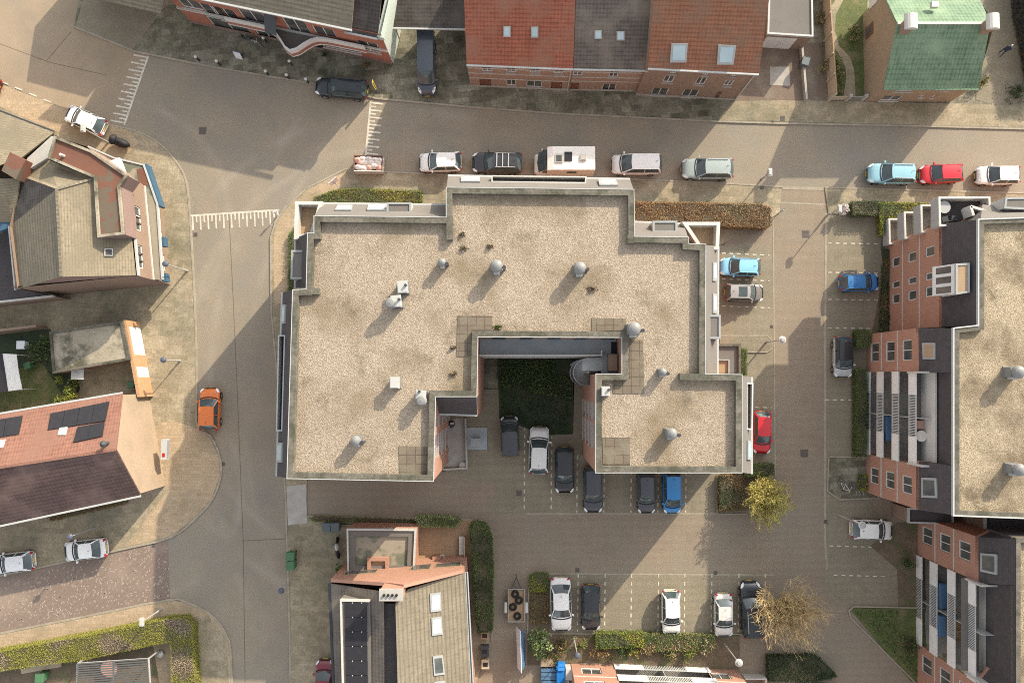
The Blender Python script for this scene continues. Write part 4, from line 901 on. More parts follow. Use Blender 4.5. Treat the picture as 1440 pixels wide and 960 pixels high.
solid(rf, [rp(225, -.3, 6.7), rp(497, -.3, 6.7), rp(497, 4.6, 9.2), rp(225, 4.6, 9.2)]); solid(rf, [rp(225, 4.6, 9.2), rp(497, 4.6, 9.2), rp(497, 9.2, 6.4), rp(225, 9.2, 6.4)]); rf.build('roof', parent=RH)
mb = MB().use('red_brick'); q = [rp(226, -.0, 0), rp(494, -.0, 0), rp(494, 9, 0), rp(226, 9, 0)]; mb.prism(ccw([(v.x, v.y) for v in q]), 6.1, 6.55, top=False)
v = [rp(494, 0, 6.5), rp(494, 9, 6.5), rp(494, 4.6, 9.1)]; mb.face(v); mb.build('upper_wall', parent=RH)
rf = MB().use('dark_tiles'); solid(rf, [rp(484, -.25, 5.9), rp(531, -.25, 5.9), rp(531, 4.6, 8.6), rp(484, 4.6, 8.6)]); solid(rf, [rp(484, 4.6, 8.6), rp(531, 4.6, 8.6), rp(531, 9.2, 5.9), rp(484, 9.2, 5.9)]); rf.build('side_roof', parent=RH)
mb = MB().use('green_render'); solid(mb, [rp(530, -.2, 6.0), rp(540, -.2, 6.0), rp(540, 9, 6.3), rp(530, 9, 6.3)], .5); mb.build('gable_parapet', parent=RH)
gt = MB().use('light_metal'); gt.beam(rp(225, -.4, 6.66), rp(498, -.4, 6.66), .16, .14); gt.beam(rp(484, -.35, 5.86), rp(531, -.35, 5.86), .14, .14); gt.build('gutter', parent=RH)
# curved balcony
crv = []
for i in range(25):
    s_ = i/24; x = 300+s_*205; bulge = math.exp(-((x-402)/21)**2)*1.75
    p = P(x, fl(x), zE); crv.append((p.x-nb.x*(.35+bulge), p.y-nb.y*(.35+bulge)))
inn_ = [(x+nb.x*0, y) for x, y in crv]
mb = MB().use('white_paint'); ribbon(mb, crv, .16, 3.15, 3.75); bal = mb.build('balcony', parent=RH)
mb = MB().use('red_brick'); ribbon(mb, crv, .12, 2.75, 3.14, side=-.04); mb.build('balcony_band', parent=bal)
mb = MB().use('white_paint'); ribbon(mb, crv, .2, 2.6, 2.74, side=-.03); mb.use('grey_felt')
for i in range(24):
    a, b = crv[i], crv[i+1]; s0 = WR.d.dot(Vector(a)-WR.A); s1 = WR.d.dot(Vector(b)-WR.A); u, v = WR.at(s0, 3.0, .01), WR.at(s1, 3.0, .01)
    mb.face([(a[0], a[1], 2.9), (b[0], b[1], 2.9), (v.x, v.y, 2.9), (u.x, u.y, 2.9)])
mb.build('balcony_floor', parent=bal)
aw = MB().use('dark_metal'); s0 = WR.px(375, 24)[0]; s1 = WR.px(397, 36)[0]
aw.hexa([WR.at(s0, 4.45, 1.3), WR.at(s1, 4.45, 1.3), WR.at(s1, 5.5, .02), WR.at(s0, 5.5, .02)], [WR.at(s0, 4.52, 1.3), WR.at(s1, 4.52, 1.3), WR.at(s1, 5.57, .02), WR.at(s0, 5.57, .02)]); aw.build('awning', parent=RH)
# stone corner house at the top left edge (only its wall foot shows)
tl = thing('corner_house', 'grey roofed house edge at the very top left of the junction', 'house', P(150, -20))
mb = MB().use('purple_brick'); q = [xy(139, -4), xy(224, 18), xy(240, -60), xy(150, -80)]; mb.prism(q, 0, 5.0, top=False); mb.build('wall', parent=tl)
roof(tl, [[(130, -3, 4.9), (226, 19, 4.9), (240, -45, 7.4), (140, -70, 7.4)]], 'weathered_tiles')
for nm, lab, q, z in (('brick_house', 'house whose roof stands off the upper left picture corner', [(-140, -160), (20, -140), (10, -30), (-150, -50)], 7.), ('brick_house', 'tall house off the upper edge beyond the curved balcony', [(60, -300), (230, -260), (210, -120), (40, -170)], 9.)):
    pass

# --- brick garage, fence and green roofed house
ga = thing('garage', 'flat roofed grey felt garage with a white fascia at the head of the brick driveway', 'garage', P(1112, 40))
q = ccw([xy(1080, 47, 2.8), xy(1143, 51, 2.8), xy(1141, -70, 2.8), xy(1084, -70, 2.8)])
mb = MB().use('brown_brick'); mb.prism(q, 0, 2.6, top=False); mb.build('wall', parent=ga)
mb = MB().use('grey_felt'); mb.prism(q, 2.5, 2.7); mb.use('light_metal'); ribbon(mb, q, .16, 2.55, 2.82, True, .02); mb.build('roof', parent=ga)
W_ = Wall(xy(1080, 47, 2.8), xy(1143, 51, 2.8), 0, 2.6); mb = MB().use('white_paint'); W_.bar(mb, .1, 2.9, .05, 2.2, .01, .05)
for i in range(4): W_.bar(mb, .15, 2.85, .2+i*.5, .6+i*.5, .05, .07)
d_ = mb.build('garage_door', parent=ga)
kb = MB().use('light_metal'); W_.bar(kb, 1.4, 1.6, .9, 1.0, .071, .11); kb.build('handle', parent=d_)
fe = thing('wooden_fence', 'pale wooden board fence between the brick driveway and the garden', 'fence', P(1160, 60))
a_, b_ = P(1150, -80), P(1165, 143); mb = MB().use('pale_wood'); mb.beam(a_+zv*.9, b_+zv*.9, .05, 1.75); mb.use('wood'); mb.beam(a_+zv*1.8, b_+zv*1.8, .12, .06); mb.build('boards', parent=fe)
for i in range(9):
    p = a_+(b_-a_)*i/8; mb = MB().use('pale_wood'); mb.box((p.x-.1, p.y, .95), (.12, .12, 1.9)); mb.build('post', parent=fe)
gw = thing('garden_gate', 'low pale garden gate between short posts at the pavement', 'gate', P(1180, 140))
for x in (1165, 1189, 1211): p = P(x, 141); mb = MB().use('concrete'); mb.box((p.x, p.y, .6), (.28, .28, 1.2)); mb.build('post', parent=gw)
a_, b_ = P(1167, 141), P(1188, 141); mb = MB().use('pale_wood'); mb.beam(a_+zv*.55, b_+zv*.55, .05, .8); mb.build('fence_panel', parent=gw); a_, b_ = P(1191, 141), P(1209, 141); mb = MB().use('grey_metal')
for i in range(7): p = a_+(b_-a_)*(i+.5)/7; mb.box((p.x, p.y, .5), (.05, .04, .8))
mb.beam(a_+zv*.9, b_+zv*.9, .05, .05); mb.build('gate_leaf', parent=gw)
dw_ = MB().use('concrete'); dw_.beam(P(1124, 62)+zv*.35, P(1131, 143)+zv*.35, .2, .6); tag(dw_.build('garden_wall'), 'low concrete wall along the brick driveway', 'wall')
# green house
GH = thing('detached_house', 'tan brick house with green tiled roof and two white capped chimneys', 'house', P(1300, 90))
ze, zr = 4.0, 6.8
e0, e1, r0, r1 = P(1243, 124, ze), P(1376, 124.5, ze), P(1262, 33, zr), P(1393, 33, zr)
g0, g1 = Vector((e0.x+.15, e0.y+.3, 0)), Vector((e1.x-.15, e1.y+.3, 0)); by = 2*r0.y-g0.y
mb = MB().use('tan_brick'); WG = Wall((g0.x, g0.y), (g1.x, g1.y), 0, ze)
hs = [WG.holepx((1236, 142), (1272, 135)), WG.holepx((1292, 137), (1302, 134)), WG.holepx((1308, 138), (1318, 134)), WG.holepx((1257, 129), (1288, 125.5)), WG.holepx((1324, 127.5), (1336, 125.5))]
WG.face(mb)
for x, d in ((g0.x, -1), (g1.x, 1)):
    q = [(x, g0.y, 0), (x, by, 0), (x, by, ze), (x, r0.y, zr-.1), (x, g0.y, ze)]; mb.face(q if d < 0 else q[::-1])
Wall((g1.x, by), (g0.x, by), 0, ze).face(mb); mb.build('wall', parent=GH)
for h in hs: WG.window(GH, h, cols=2, sill='white_panel')
WW = Wall((g0.x-.002, by), (g0.x-.002, g0.y), 0, ze); s_, z_ = WW.px(1221, 45); mb = MB().use('rust_felt'); WW.bar(mb, s_-.5, s_+.55, z_-.4, z_+1.0, .005, .07); sh = mb.build('side_window', parent=GH); g = MB().use('window_glass'); WW.bar(g, s_-.3, s_+.35, z_-.2, z_+.8, .071, .08); g.build('pane', parent=sh)
s_, z_ = WW.px(1228, 2); mb = MB().use('white_paint'); WW.bar(mb, s_-.4, s_+.45, z_-.6, z_+.7, .005, .09); mb.build('side_window', parent=GH)
rf = MB().use('green_tiles'); solid(rf, [e0, e1, r1, r0]); rf.build('roof', parent=GH); rf = MB().use('green_tiles'); solid(rf, [r0, r1, Vector((e1.x, 2*r0.y-e0.y, ze)), Vector((e0.x, 2*r0.y-e0.y, ze))]); rf.build('north_roof', parent=GH)
line_cap(GH, [(1262, 33, zr), (1393, 33, zr)], 'white_panel', .2, .1); gt = MB().use('green_tiles'); gt.beam(e0+Vector((0, -.08, -.05)), e1+Vector((0, -.08, -.05)), .14, .12); gt.build('gutter', parent=GH)
for x, y in ((1281, 31), (1396, 31)):
    p = P(x, y, zr+.9); mb = MB().use('brown_brick'); mb.box((p.x, p.y-.05, zr-.1), (.75, .75, 1.7)); c_ = mb.build('chimney', parent=GH)
    m = MB().use('white_panel'); vs = []; fs = []
    for i in range(9):
        a = math.pi*i/8; vs += [(p.x+.55*math.cos(a), p.y-.65, zr+.85+.4*math.sin(a)), (p.x+.55*math.cos(a), p.y+.65, zr+.85+.4*math.sin(a))]
    for i in range(8): fs.append((i*2, i*2+1, i*2+3, i*2+2))
    fs += [tuple(range(0, 18, 2)), tuple(range(1, 18, 2))[::-1]]
    m.idx(vs, fs); m.build('chimney_cowl', parent=c_)
p = P(1313, 8, 6.1); mb = MB().use('white_panel'); mb.box((p.x, p.y, 6.2), (.6, .5, .35)); mb.build('roof_vent', parent=GH)

# --- corner house on the west
CH = thing('corner_house', 'old corner building with hipped buff tile roof, rusty flat roof and blue shop canopy', 'house', P(130, 330))
zr, ze = 8.6, 6.2
roof(CH, [[(80, 266, zr), (86.5, 389, zr), (22, 407, 5.4), (13, 318, 5.4)]], 'weathered_tiles', 'west_roof')
roof(CH, [[(80, 266, zr), (13, 318, 5.4), (28, 247, 6.2)]], 'dark_tiles', 'hip_roof')  # shade on this hip is put into the colour by darker tiles
roof(CH, [[(80, 266, zr), (133, 251, 7.6), (139, 332, 7.4), (184, 332, 6.3), (190, 387, 6.3), (86.5, 389, zr)]], 'buff_tiles', 'roof')
roof(CH, [[(80, 266, zr), (28, 247, 6.2), (66, 224, 6.4), (133, 251, 7.6)]], 'buff_tiles', 'north_roof')
line_cap(CH, [(86.5, 389, zr), (80, 266, zr), (133, 251, 7.6)], 'weathered_tiles'); line_cap(CH, [(13, 318, 5.3), (22, 408, 5.3)], 'white_panel', .12, .14, 'gutter')
q = ccw([xy(*v, 8.0) for v in ((68, 222), (77, 192), (128, 212), (179, 247), (168, 262), (174, 329), (138, 333), (133, 250))])
mb = MB().use('purple_brick'); mb.prism(q, 5.9, 7.9, top=False); mb.build('upper_wall', parent=CH)
mb = MB().use('rust_felt'); mb.prism(q, 7.7, 7.9); mb.build('flat_roof', parent=CH); mb = MB().use('moss_felt'); ribbon(mb, q, .22, 7.85, 8.06, True, .06); mb.build('roof_edge', parent=CH)
p = P(89, 219, 8.); mb = MB().use('white_panel'); mb.cyl((p.x, p.y, 7.9), (p.x, p.y, 8.4), .12); mb.build('vent_pipe', parent=CH)
S_ = ccw([xy(191, 387, 6.2), xy(178, 249, 6.2), xy(120, 205, 6.2), xy(72, 190, 6.2), xy(26, 245, 6.2), xy(11, 318, 6.2), xy(22, 404, 6.2)])
mb = MB().use('brown_brick'); hw = []
for i in range(len(S_)):
    W_ = Wall(S_[i], S_[(i+1) % len(S_)], 0, 6.0)
    if W_.n.x > .9:
        for a, b in (((190, 303), (197, 292)), ((192, 313), (198, 303.5)), ((192.5, 323), (198.5, 314)), ((193, 356), (200, 346)), ((193.5, 366), (201, 357)), ((194, 376), (201.5, 367))): hw.append((W_, W_.holepx(a, b)))
        for k in range(4): hw.append((W_, W_.hole(1.2+k*2.2, 2.7+k*2.2, .6, 2.3)))
        WE = W_
    W_.face(mb)
mb.use('purple_brick'); a_, b_, c_ = P(22, 404, 5.3), P(191, 387, 6.2), P(86.5, 387, zr-.05)
mb.face([(a_.x, a_.y, 5.2), (b_.x, b_.y, 5.9), (b_.x, b_.y, 6.15), tuple(c_), tuple(a_)]); mb.build('wall', parent=CH)
sw = MB().use('purple_brick'); Wall((a_.x, a_.y-.02), (b_.x, b_.y-.02), 0, 5.95).face(sw); sw.build('south_wall', parent=CH)
for W_, h in hw: W_.window(CH, h)
mb = MB().use('white_panel'); WE.bar(mb, 0, WE.L, 5.8, 6.02, .01, .18); mb.build('cornice', parent=CH); mb = MB().use('white_panel'); WE.bar(mb, 0, WE.L, 3.2, 3.35, .01, .12); mb.build('cornice', parent=CH)
cq = ccw([xy(206, 288, 3.1), xy(194, 262, 3.1), xy(150, 226, 3.1), xy(126, 209, 3.1), xy(160, 222, 3.1), xy(202, 232, 3.1), xy(221, 287, 3.1), xy(228, 393, 3.1), xy(212, 393, 3.1)])
cq = ccw([xy(*v, 3.1) for v in ((190, 393), (180, 262), (120, 215), (124, 206), (160, 222), (202, 232), (221, 287), (228, 393))])
mb = MB().use('pool_felt'); mb.prism(cq, 2.9, 3.05); cn = mb.build('canopy', parent=CH)
mb = MB().use('light_metal'); ribbon(mb, [xy(*v, 3.1) for v in ((124, 206), (160, 222), (202, 232), (221, 287), (228, 393))], .14, 2.85, 3.14); mb.build('canopy_edge', parent=cn)
for q, wd_, z0_, z1_, sd_ in ((((203.5, 231), (223, 290)), .22, 2.1, 3.05, .05), (((227.5, 333), (228.5, 346)), .4, 2.0, 2.7, 0), (((230, 384), (231, 396)), .4, 2.0, 2.7, 0)):
    mb = MB().use('blue_paint'); ribbon(mb, [xy(*v, z1_) for v in q], wd_, z0_, z1_, side=sd_); mb.build('fascia', parent=cn)
mb = MB().use('rust_felt'); p = P(201, 250, 3.1); mb.prism([xy(*v, 3.1) for v in ((192, 238), (204, 236), (208, 262), (196, 258))], 3.04, 3.08); mb.build('fresh_felt', parent=cn)
for q, m, nm in (([(155, 227), (168, 222), (176, 243)], 'white_paint', 'white_sail'), ([(170, 258), (178, 248), (188, 259), (180, 270)], 'white_paint', 'oriel_roof')):
    mb = MB().use(m); mb.prism(ccw([xy(*v, 5.2) for v in q]), 4.9, 5.3, bottom=True)
    if nm == 'oriel_roof': mb.use('dark_slate'); mb.prism(offset_line(ccw([xy(*v, 5.2) for v in q]), .12, True), 5.25, 5.34)
    mb.build(nm, parent=CH)
skylight(Plane(P(80, 266, 8.6), P(86.5, 389, 8.6), P(190, 387, 6.3)), quad(147, 350, 159, 360), CH, 'dark_slate', 'light_metal')
# neighbours at its north
NB = thing('brick_house', 'small house with buff roof joined to the north of the corner building', 'house', P(30, 190))
roof(NB, [[(-80, 135, 5.6), (-80, 260, 7.5), (30, 222, 7.0), (76, 186, 5.6), (0, 157, 5.6)]], 'buff_tiles')
mb = MB().use('brown_brick'); q = ccw([xy(-80, 135, 5.4), xy(0, 158, 5.4), xy(74, 188, 5.4), xy(26, 245, 5.4), xy(-80, 290, 5.4)]); mb.prism(q, 0, 5.4, top=False); mb.build('wall', parent=NB)
gt = MB().use('dark_metal'); gt.beam(P(-80, 134, 5.55), P(0, 156, 5.55), .14, .12); gt.beam(P(0, 156, 5.55), P(76, 185, 5.55), .14, .12); gt.build('gutter', parent=NB)
mb = MB().use('concrete'); q = ccw([xy(*v, 6.8) for v in ((28, 245), (38, 222), (72, 191), (77, 196), (66, 222))]); mb.prism(q, 5.2, 6.75); mb.build('valley_gutter', parent=NB)
mb = MB().use('rust_felt'); mb.prism(ccw([xy(*v, 7.7) for v in ((2, 240), (14, 214), (36, 225), (22, 252))]), 6.3, 7.7); mb.build('dormer', parent=NB)
roof(NB, [[(2, 252, 7.4), (28, 250, 7.0), (18, 312, 5.4), (0, 312, 5.4), (-80, 312, 5.4), (-80, 252, 7.4)]], 'buff_tiles', 'rear_roof')
mb = MB().use('blue_paint'); mb.prism(ccw([xy(*v, 5.3) for v in ((0, 308), (16, 308), (18, 318), (0, 325))]), 4.8, 5.3); mb.build('rear_gutter', parent=NB)
ct = thing('flat_annex', 'low dark flat roof west of the corner building at the picture edge', 'building', P(20, 400))
q = ccw([xy(*v, 3.0) for v in ((-80, 330), (13, 325), (22, 405), (72, 416), (-80, 432))]); mb = MB().use('brown_brick'); mb.prism(q, 0, 2.9, top=False); mb.build('wall', parent=ct)
mb = MB().use('dark_slate'); mb.prism(q, 2.7, 2.9); mb.use('white_panel'); ribbon(mb, [xy(-80, 433, 3.0), xy(74, 416, 3.0)], .16, 2.6, 3.05); mb.build('roof', parent=ct)

# --- flat garage with the orange wall
FG = thing('garage', 'garage with mossy felt flat roof behind an orange brick front with white doors', 'garage', P(140, 490))
q = ccw([xy(70, 467, 2.7), xy(171.5, 452, 2.7), xy(182, 505, 2.7), xy(75, 524, 2.7)]); mb = MB().use('brown_brick'); mb.prism(q, 0, 2.55, top=False); mb.build('wall', parent=FG)
mb = MB().use('moss_felt'); mb.prism(q, 2.4, 2.58); mb.build('roof', parent=FG); mb = MB().use('coping'); ribbon(mb, q, .22, 2.45, 2.72, True, .05); mb.build('roof_edge', parent=FG)
a_, b_ = P(197, 558, 2.5), P(177, 450, 2.5); WO = Wall((a_.x, a_.y), (b_.x, b_.y), 0, 2.5); mb = MB().use('orange_wall'); h1 = WO.holepx((190, 497), (186, 459)); 
WO.h.clear(); s0, s1 = sorted((WO.px(197, 499)[0], WO.px(187, 459)[0])); h1 = WO.hole(s0, s1, .08, 2.15); s0, s1 = sorted((WO.px(200, 530)[0], WO.px(196, 515)[0])); h2 = WO.hole(s0, s1, .08, 2.2)
WO.face(mb, .1); WO2 = Wall((b_.x-.28, b_.y), (a_.x-.28, a_.y), 0, 2.5); WO2.face(mb); mb.use('orange_wall')
mb.face([WO.at(0, 2.5), WO.at(WO.L, 2.5), WO2.at(0, 2.5), WO2.at(WO2.L, 2.5)]); mb.build('front_wall', parent=FG)
for h in (h1, h2):
    d_ = MB().use('white_paint'); WO.bar(d_, h[0]+.01, h[1]-.01, h[2], h[3]-.01, -.1, -.04)
    for i in range(4): WO.bar(d_, h[0]+.06, h[1]-.06, h[2]+.1+i*.5, h[2]+.52+i*.5, -.04, -.02)
    o = d_.build('garage_door' if h is h1 else 'gate', parent=FG); k = MB().use('grey_metal'); WO.bar(k, h[0]+.2, h[0]+.32, 1., 1.1, -.02, .03); k.build('handle', parent=o)
# --- house with solar panels
SH = thing('solar_house', 'gabled house with solar panels, salmon front slope and cream gable wall', 'house', P(120, 620))
ze, zr = 4.8, 7.5
n0, n1, r0, r1, s0, s1 = (-120, 601.5), (172, 552), (-120, 675), (163, 632), (-120, 765), (198, 697)
roof(SH, [[(*n0, ze), (*n1, ze), (*r1, zr), (*r0, zr)]], 'salmon_tiles'); roof(SH, [[(*r0, zr), (*r1, zr), (*s1, ze-.05), (*s0, ze-.05)]], 'plum_tiles', 'south_roof')
line_cap(SH, [(*r0, zr), (*r1, zr)], 'salmon_tiles'); mb = MB().use('light_metal'); mb.beam(P(*n0, ze), P(*n1, ze), .16, .12); mb.beam(P(*s0, ze), P(*s1, ze), .16, .12); mb.build('gutter', parent=SH)
mb = MB().use('cream_render'); a_, b_, c_ = P(172, 555, ze), P(197, 694, ze), P(163, 632, zr-.1); f = [(a_.x-.1, a_.y, 0), (a_.x-.1, a_.y, ze-.1), (c_.x-.1, c_.y, zr-.12), (b_.x-.1, b_.y, ze-.1), (b_.x-.1, b_.y, 0)]; mb.face(f[::-1])
aa, bb_ = P(-120, 604, ze), P(-120, 762, ze); mb.use('brown_brick'); Wall((b_.x-.1, b_.y), (bb_.x, bb_.y), 0, ze-.1).face(mb); mb.face([(bb_.x, bb_.y, 0), (aa.x, aa.y, 0), (aa.x, aa.y, ze-.1), (bb_.x, bb_.y, ze-.1)]); Wall((aa.x, aa.y), (a_.x-.1, a_.y), 0, ze-.1).face(mb); mb.build('wall', parent=SH)
pl = Plane(P(*n0, ze), P(*n1, ze), P(*r1, zr))
for cells in ([[(72, 582), (155, 565), (149, 592), (68, 605)]], [[(110, 601), (148, 594), (145, 613.5), (104, 622.5)]], [[(-60, 600), (33, 585), (28, 611), (-60, 625)]]):
    for q in cells:
        n_ = 4 if q[1][0]-q[0][0] > 60 else 2
        for i in range(n_):
            l = lambda a, b, t: (a[0]+(b[0]-a[0])*t, a[1]+(b[1]-a[1])*t)
            f = [l(q[0], q[1], i/n_+.004), l(q[0], q[1], (i+1)/n_-.004), l(q[3], q[2], (i+1)/n_-.004), l(q[3], q[2], i/n_+.004)]
            mb = MB().use('pv_panel'); pl.slab(mb, f, .13, .06); mb.build('solar_panel', parent=SH)
skylight(pl, [(85, 601), (96, 600), (93, 612), (82, 612)], SH, 'sky_glass', 'white_panel'); skylight(pl, [(-4, 620), (9, 618), (6, 629), (-6, 631)], SH, 'sky_glass', 'white_panel')
p = P(146, 624, zr+.3); mb = MB().use('dark_metal'); mb.cyl((p.x, p.y, 6.6), (p.x, p.y, zr+.35), .13); mb.lathe((p.x, p.y, zr+.35), [(.28, 0), (.28, .1), (.05, .3)], 10); mb.build('flue', parent=SH)
mb = MB().use('light_metal'); p = P(229, 632, 2.2); mb.box((p.x, p.y, 1.7), (.5, 1.8, .7)); mb.use('zinc'); mb.box((p.x+.26, p.y, 1.7), (.02, 1.6, .55)); ob = mb.build('wall_box', parent=SH); m2 = MB().use('taillight'); m2.box((p.x, p.y-.5, 2.06), (.25, .35, .02)); m2.build('red_mark', parent=ob)

# --- south house with the chimney gable
TH = thing('gabled_house', 'orange brick gabled house with rooftop solar array, square chimney and flat annex', 'house', P(570, 880))
ze, zr = 5.2, 8.4
A, B, Cx = P(464, 817, ze), P(655, 803, ze), P(559, 838, zr)      # eaves west, east; ridge north end
D_, E_, G_ = P(474, 1060, ze), P(668, 1060, ze), P(570, 1060, zr)
pl = Plane(P(655, 804, ze), P(668, 1060, ze), P(562, 1060, 8.4)); rf = MB().use('weathered_tiles'); solid(rf, [pl.px(*v) for v in ((655, 804), (574, 828), (556, 848), (562, 1060), (668, 1060))]); rf.build('roof', parent=TH); roof(TH, [[(464, 820, ze), (540, 832, 7.6), (540, 1060, 7.6), (474, 1060, ze)]], 'grey_tiles', 'west_roof')
mb = MB().use('dark_slate'); mb.prism(ccw([xy(*v, 7.6) for v in ((532, 850), (558, 850), (562, 1060), (534, 1060))]), 6.5, 7.3); mb.build('valley', parent=TH)
mb = MB().use('orange_brick'); gW, gE = P(466, 815, ze), P(652, 802, ze)
tp = [P(464, 817, ze+.15), P(548, 827, 7.9), P(568, 827, 8.7), P(653, 805, ze+.2)]
dy = Vector((-(gE.y-gW.y), gE.x-gW.x, 0)).normalized()*.3
base = [(gE.x, gE.y), (gW.x, gW.y)]
dirx = Vector((gE.x-gW.x, gE.y-gW.y)).normalized(); prof = [(0, ze+.15)]
def along(p): return (Vector((p.x, p.y))-Vector((gW.x, gW.y))).dot(dirx)
prof = [(0, ze+.15), (along(tp[1]), 7.9), (along(tp[2]), 8.7), ((Vector((gE.x, gE.y))-Vector((gW.x, gW.y))).length, ze+.2)]
front = [Vector((gW.x+dirx.x*s, gW.y+dirx.y*s, z)) for s, z in prof]; nn = Vector((-dirx.y, dirx.x, 0))
f = [Vector((gW.x, gW.y, 0))]+front+[Vector((gE.x, gE.y, 0))]
mb.face([v+nn*.14 for v in f]); mb.face([v-nn*.14 for v in f[::-1]]); mb.use('orange_brick')
for a, b in zip(f, f[1:]): mb.face([a-nn*.14, b-nn*.14, b+nn*.14, a+nn*.14][::1])
for u, v in ((gE, E_), (E_, D_), (D_, gW)): 
    W_ = Wall((v.x, v.y), (u.x, u.y), 0, ze); W_.face(mb)
mb.face([(D_.x, D_.y, 0), (E_.x, E_.y, 0), (E_.x, E_.y, ze), tuple(P(562, 1058, 8.2)), tuple(P(540, 1058, 7.4)), (D_.x, D_.y, ze)])
mb.build('wall', parent=TH)
WT = Wall((gE.x+nn.x*.14, gE.y+nn.y*.14), (gW.x+nn.x*.14, gW.y+nn.y*.14), 0, 5)
for x0, x1, z0, z1 in ((577, 606, 2.9, 4.6), (610, 648, 2.9, 4.3), (490, 535, 3.4, 4.6)):
    s0, s1 = sorted((WT.px(x0, 800)[0], WT.px(x1, 798)[0])); mb = MB().use('wood'); WT.bar(mb, s0, s1, z0, z1, .003, .07); wd_ = mb.build('window', parent=TH); g = MB().use('window_glass'); WT.bar(g, s0+.1, s1-.1, z0+.1, z1-.1, .071, .08); g.build('pane', parent=wd_)
p = P(550, 837, 9.6); mb = MB().use('orange_brick'); mb.box((p.x, p.y+.05, 8.5), (1.75, .8, 2.0)); ck = mb.build('chimney', parent=TH)
mb = MB().use('concrete'); mb.box((p.x, p.y+.05, 9.56), (1.9, .95, .12)); mb.use('black')
for i in range(4): mb.cyl((p.x-.55+i*.33, p.y+.05, 9.6), (p.x-.55+i*.33, p.y+.05, 9.78), .11)
mb.build('chimney_pots', parent=ck)
pv = MB().use('grey_felt'); pv.prism(ccw([xy(*v, 7.3) for v in ((478, 843), (520, 847), (522, 1060), (482, 1060))]), 5.4, 7.1); pv.use('white_panel'); ribbon(pv, [xy(520, 845, 7.3), xy(479, 844, 7.3), xy(484, 1060, 7.3)], .14, 6.9, 7.28); fd = pv.build('flat_dormer', parent=TH)
for i in range(8):
    y0 = 848+i*20.5; f = [(484+i*.4, y0), (515+i*.3, y0), (515+i*.3, y0+19.8), (484+i*.4, y0+19.8)]; q = ccw([xy(*v, 7.4) for v in f]); mb = MB().use('pv_panel'); mb.prism(q, 7.15, 7.22, bottom=True); mb.use('light_metal')
    for x in (495, 508): v = P(x, y0, 7.4); mb.box((v.x, v.y, 7.235), (.08, .08, .03))
    mb.build('solar_panel', parent=TH)
skylight(pl, [(604, 834), (619, 832), (620, 858), (605, 860)], TH, 'sky_glass'); skylight(pl, [(606, 868), (620, 866), (622, 891), (607, 893)], TH, 'sky_glass'); skylight(pl, [(608, 922), (622, 920), (625, 947), (610, 949)], TH, 'window_glass'); skylight(pl, [(610, 958), (625, 956), (627, 983), (612, 985)], TH, 'sky_glass')
gt = MB().use('light_metal'); gt.beam(P(656, 804, ze), P(669, 1060, ze), .26, .14); gt.use('dark_metal'); gt.beam(P(656, 804, ze)+zv*.08, P(669, 1060, ze)+zv*.08, .10, .02); gt.beam(P(463, 820, ze), P(473, 1060, ze), .2, .14); gt.build('gutter', parent=TH)
q = ccw([xy(*v, 3.1) for v in ((488, 743), (585, 744), (582, 806), (489, 806))]); mb = MB().use('orange_brick'); mb.prism(q, 0, 2.9, top=False); an = mb.build('annex', parent=TH)
mb = MB().use('pool_felt'); mb.prism(q, 2.6, 2.82); mb.build('annex_roof', parent=an); mb = MB().use('white_panel'); ribbon(mb, q, .14, 2.7, 3.2, True, .05); mb.use('grey_felt'); ribbon(mb, q, .5, 2.7, 3.05, True, .4); mb.build('annex_edge', parent=an)
mb = MB().use('orange_brick'); c_ = [xy(*v, 3.1) for v in ((521, 787), (543, 787), (543, 800), (521, 800))]; ribbon(mb, ccw(c_), .3, 2.8, 3.3, True, -.1); mb.use('wood'); mb.prism(ccw(c_), 2.8, 2.95); mb.build('roof_lantern', parent=an)

# ---------------------------------------------------------------- vehicles
PAINT = {}
def paint(c):
    k = tuple(c)
    if k not in PAINT: PAINT[k] = mat('car_paint', c, tuple(v*.96 for v in c), rough=.32, sp=.02, sps=3, mode='obj', spec=.5, coat=.6)
    return PAINT[k]
WH, SIL, BLK, NAVY = (.74, .73, .70), (.50, .49, .47), (.018, .019, .022), (.03, .04, .06)
KIND = {  # height, hood height, windscreen base/top, rear roof/base, tail height, roof half width share
    'hatch': (1.47, .93, .21, .045, -.36, -.47, .94, .70), 'sedan': (1.42, .92, .20, .04, -.24, -.37, .93, .70),
    'suv': (1.66, 1.02, .20, .06, -.39, -.475, 1.03, .72), 'wagon': (1.5, .93, .21, .07, -.40, -.48, .95, .71),
    'mpv': (1.72, 1.02, .28, .10, -.42, -.485, 1.02, .75), 'van': (1.9, 1.08, .32, .18, -.46, -.495, 1.1, .80), 'mini': (1.42, .93, .22, .05, -.38, -.475, .93, .72)}
def wheel_set(t, L, Wd, r=.32):
    for sx in (.31, -.30):
        for sy in (1, -1):
            m = MB().use('rubber'); y = sy*(Wd/2-.10); m.cyl((L*sx, y-.11, r), (L*sx, y+.11, r), r, n=18); wl_ = m.build('wheel', parent=t, world=False)
            m = MB().use('rim'); m.cyl((L*sx, y+sy*.105, r), (L*sx, y+sy*.118, r), r*.64, n=12); m.build('rim', parent=wl_, world=False)
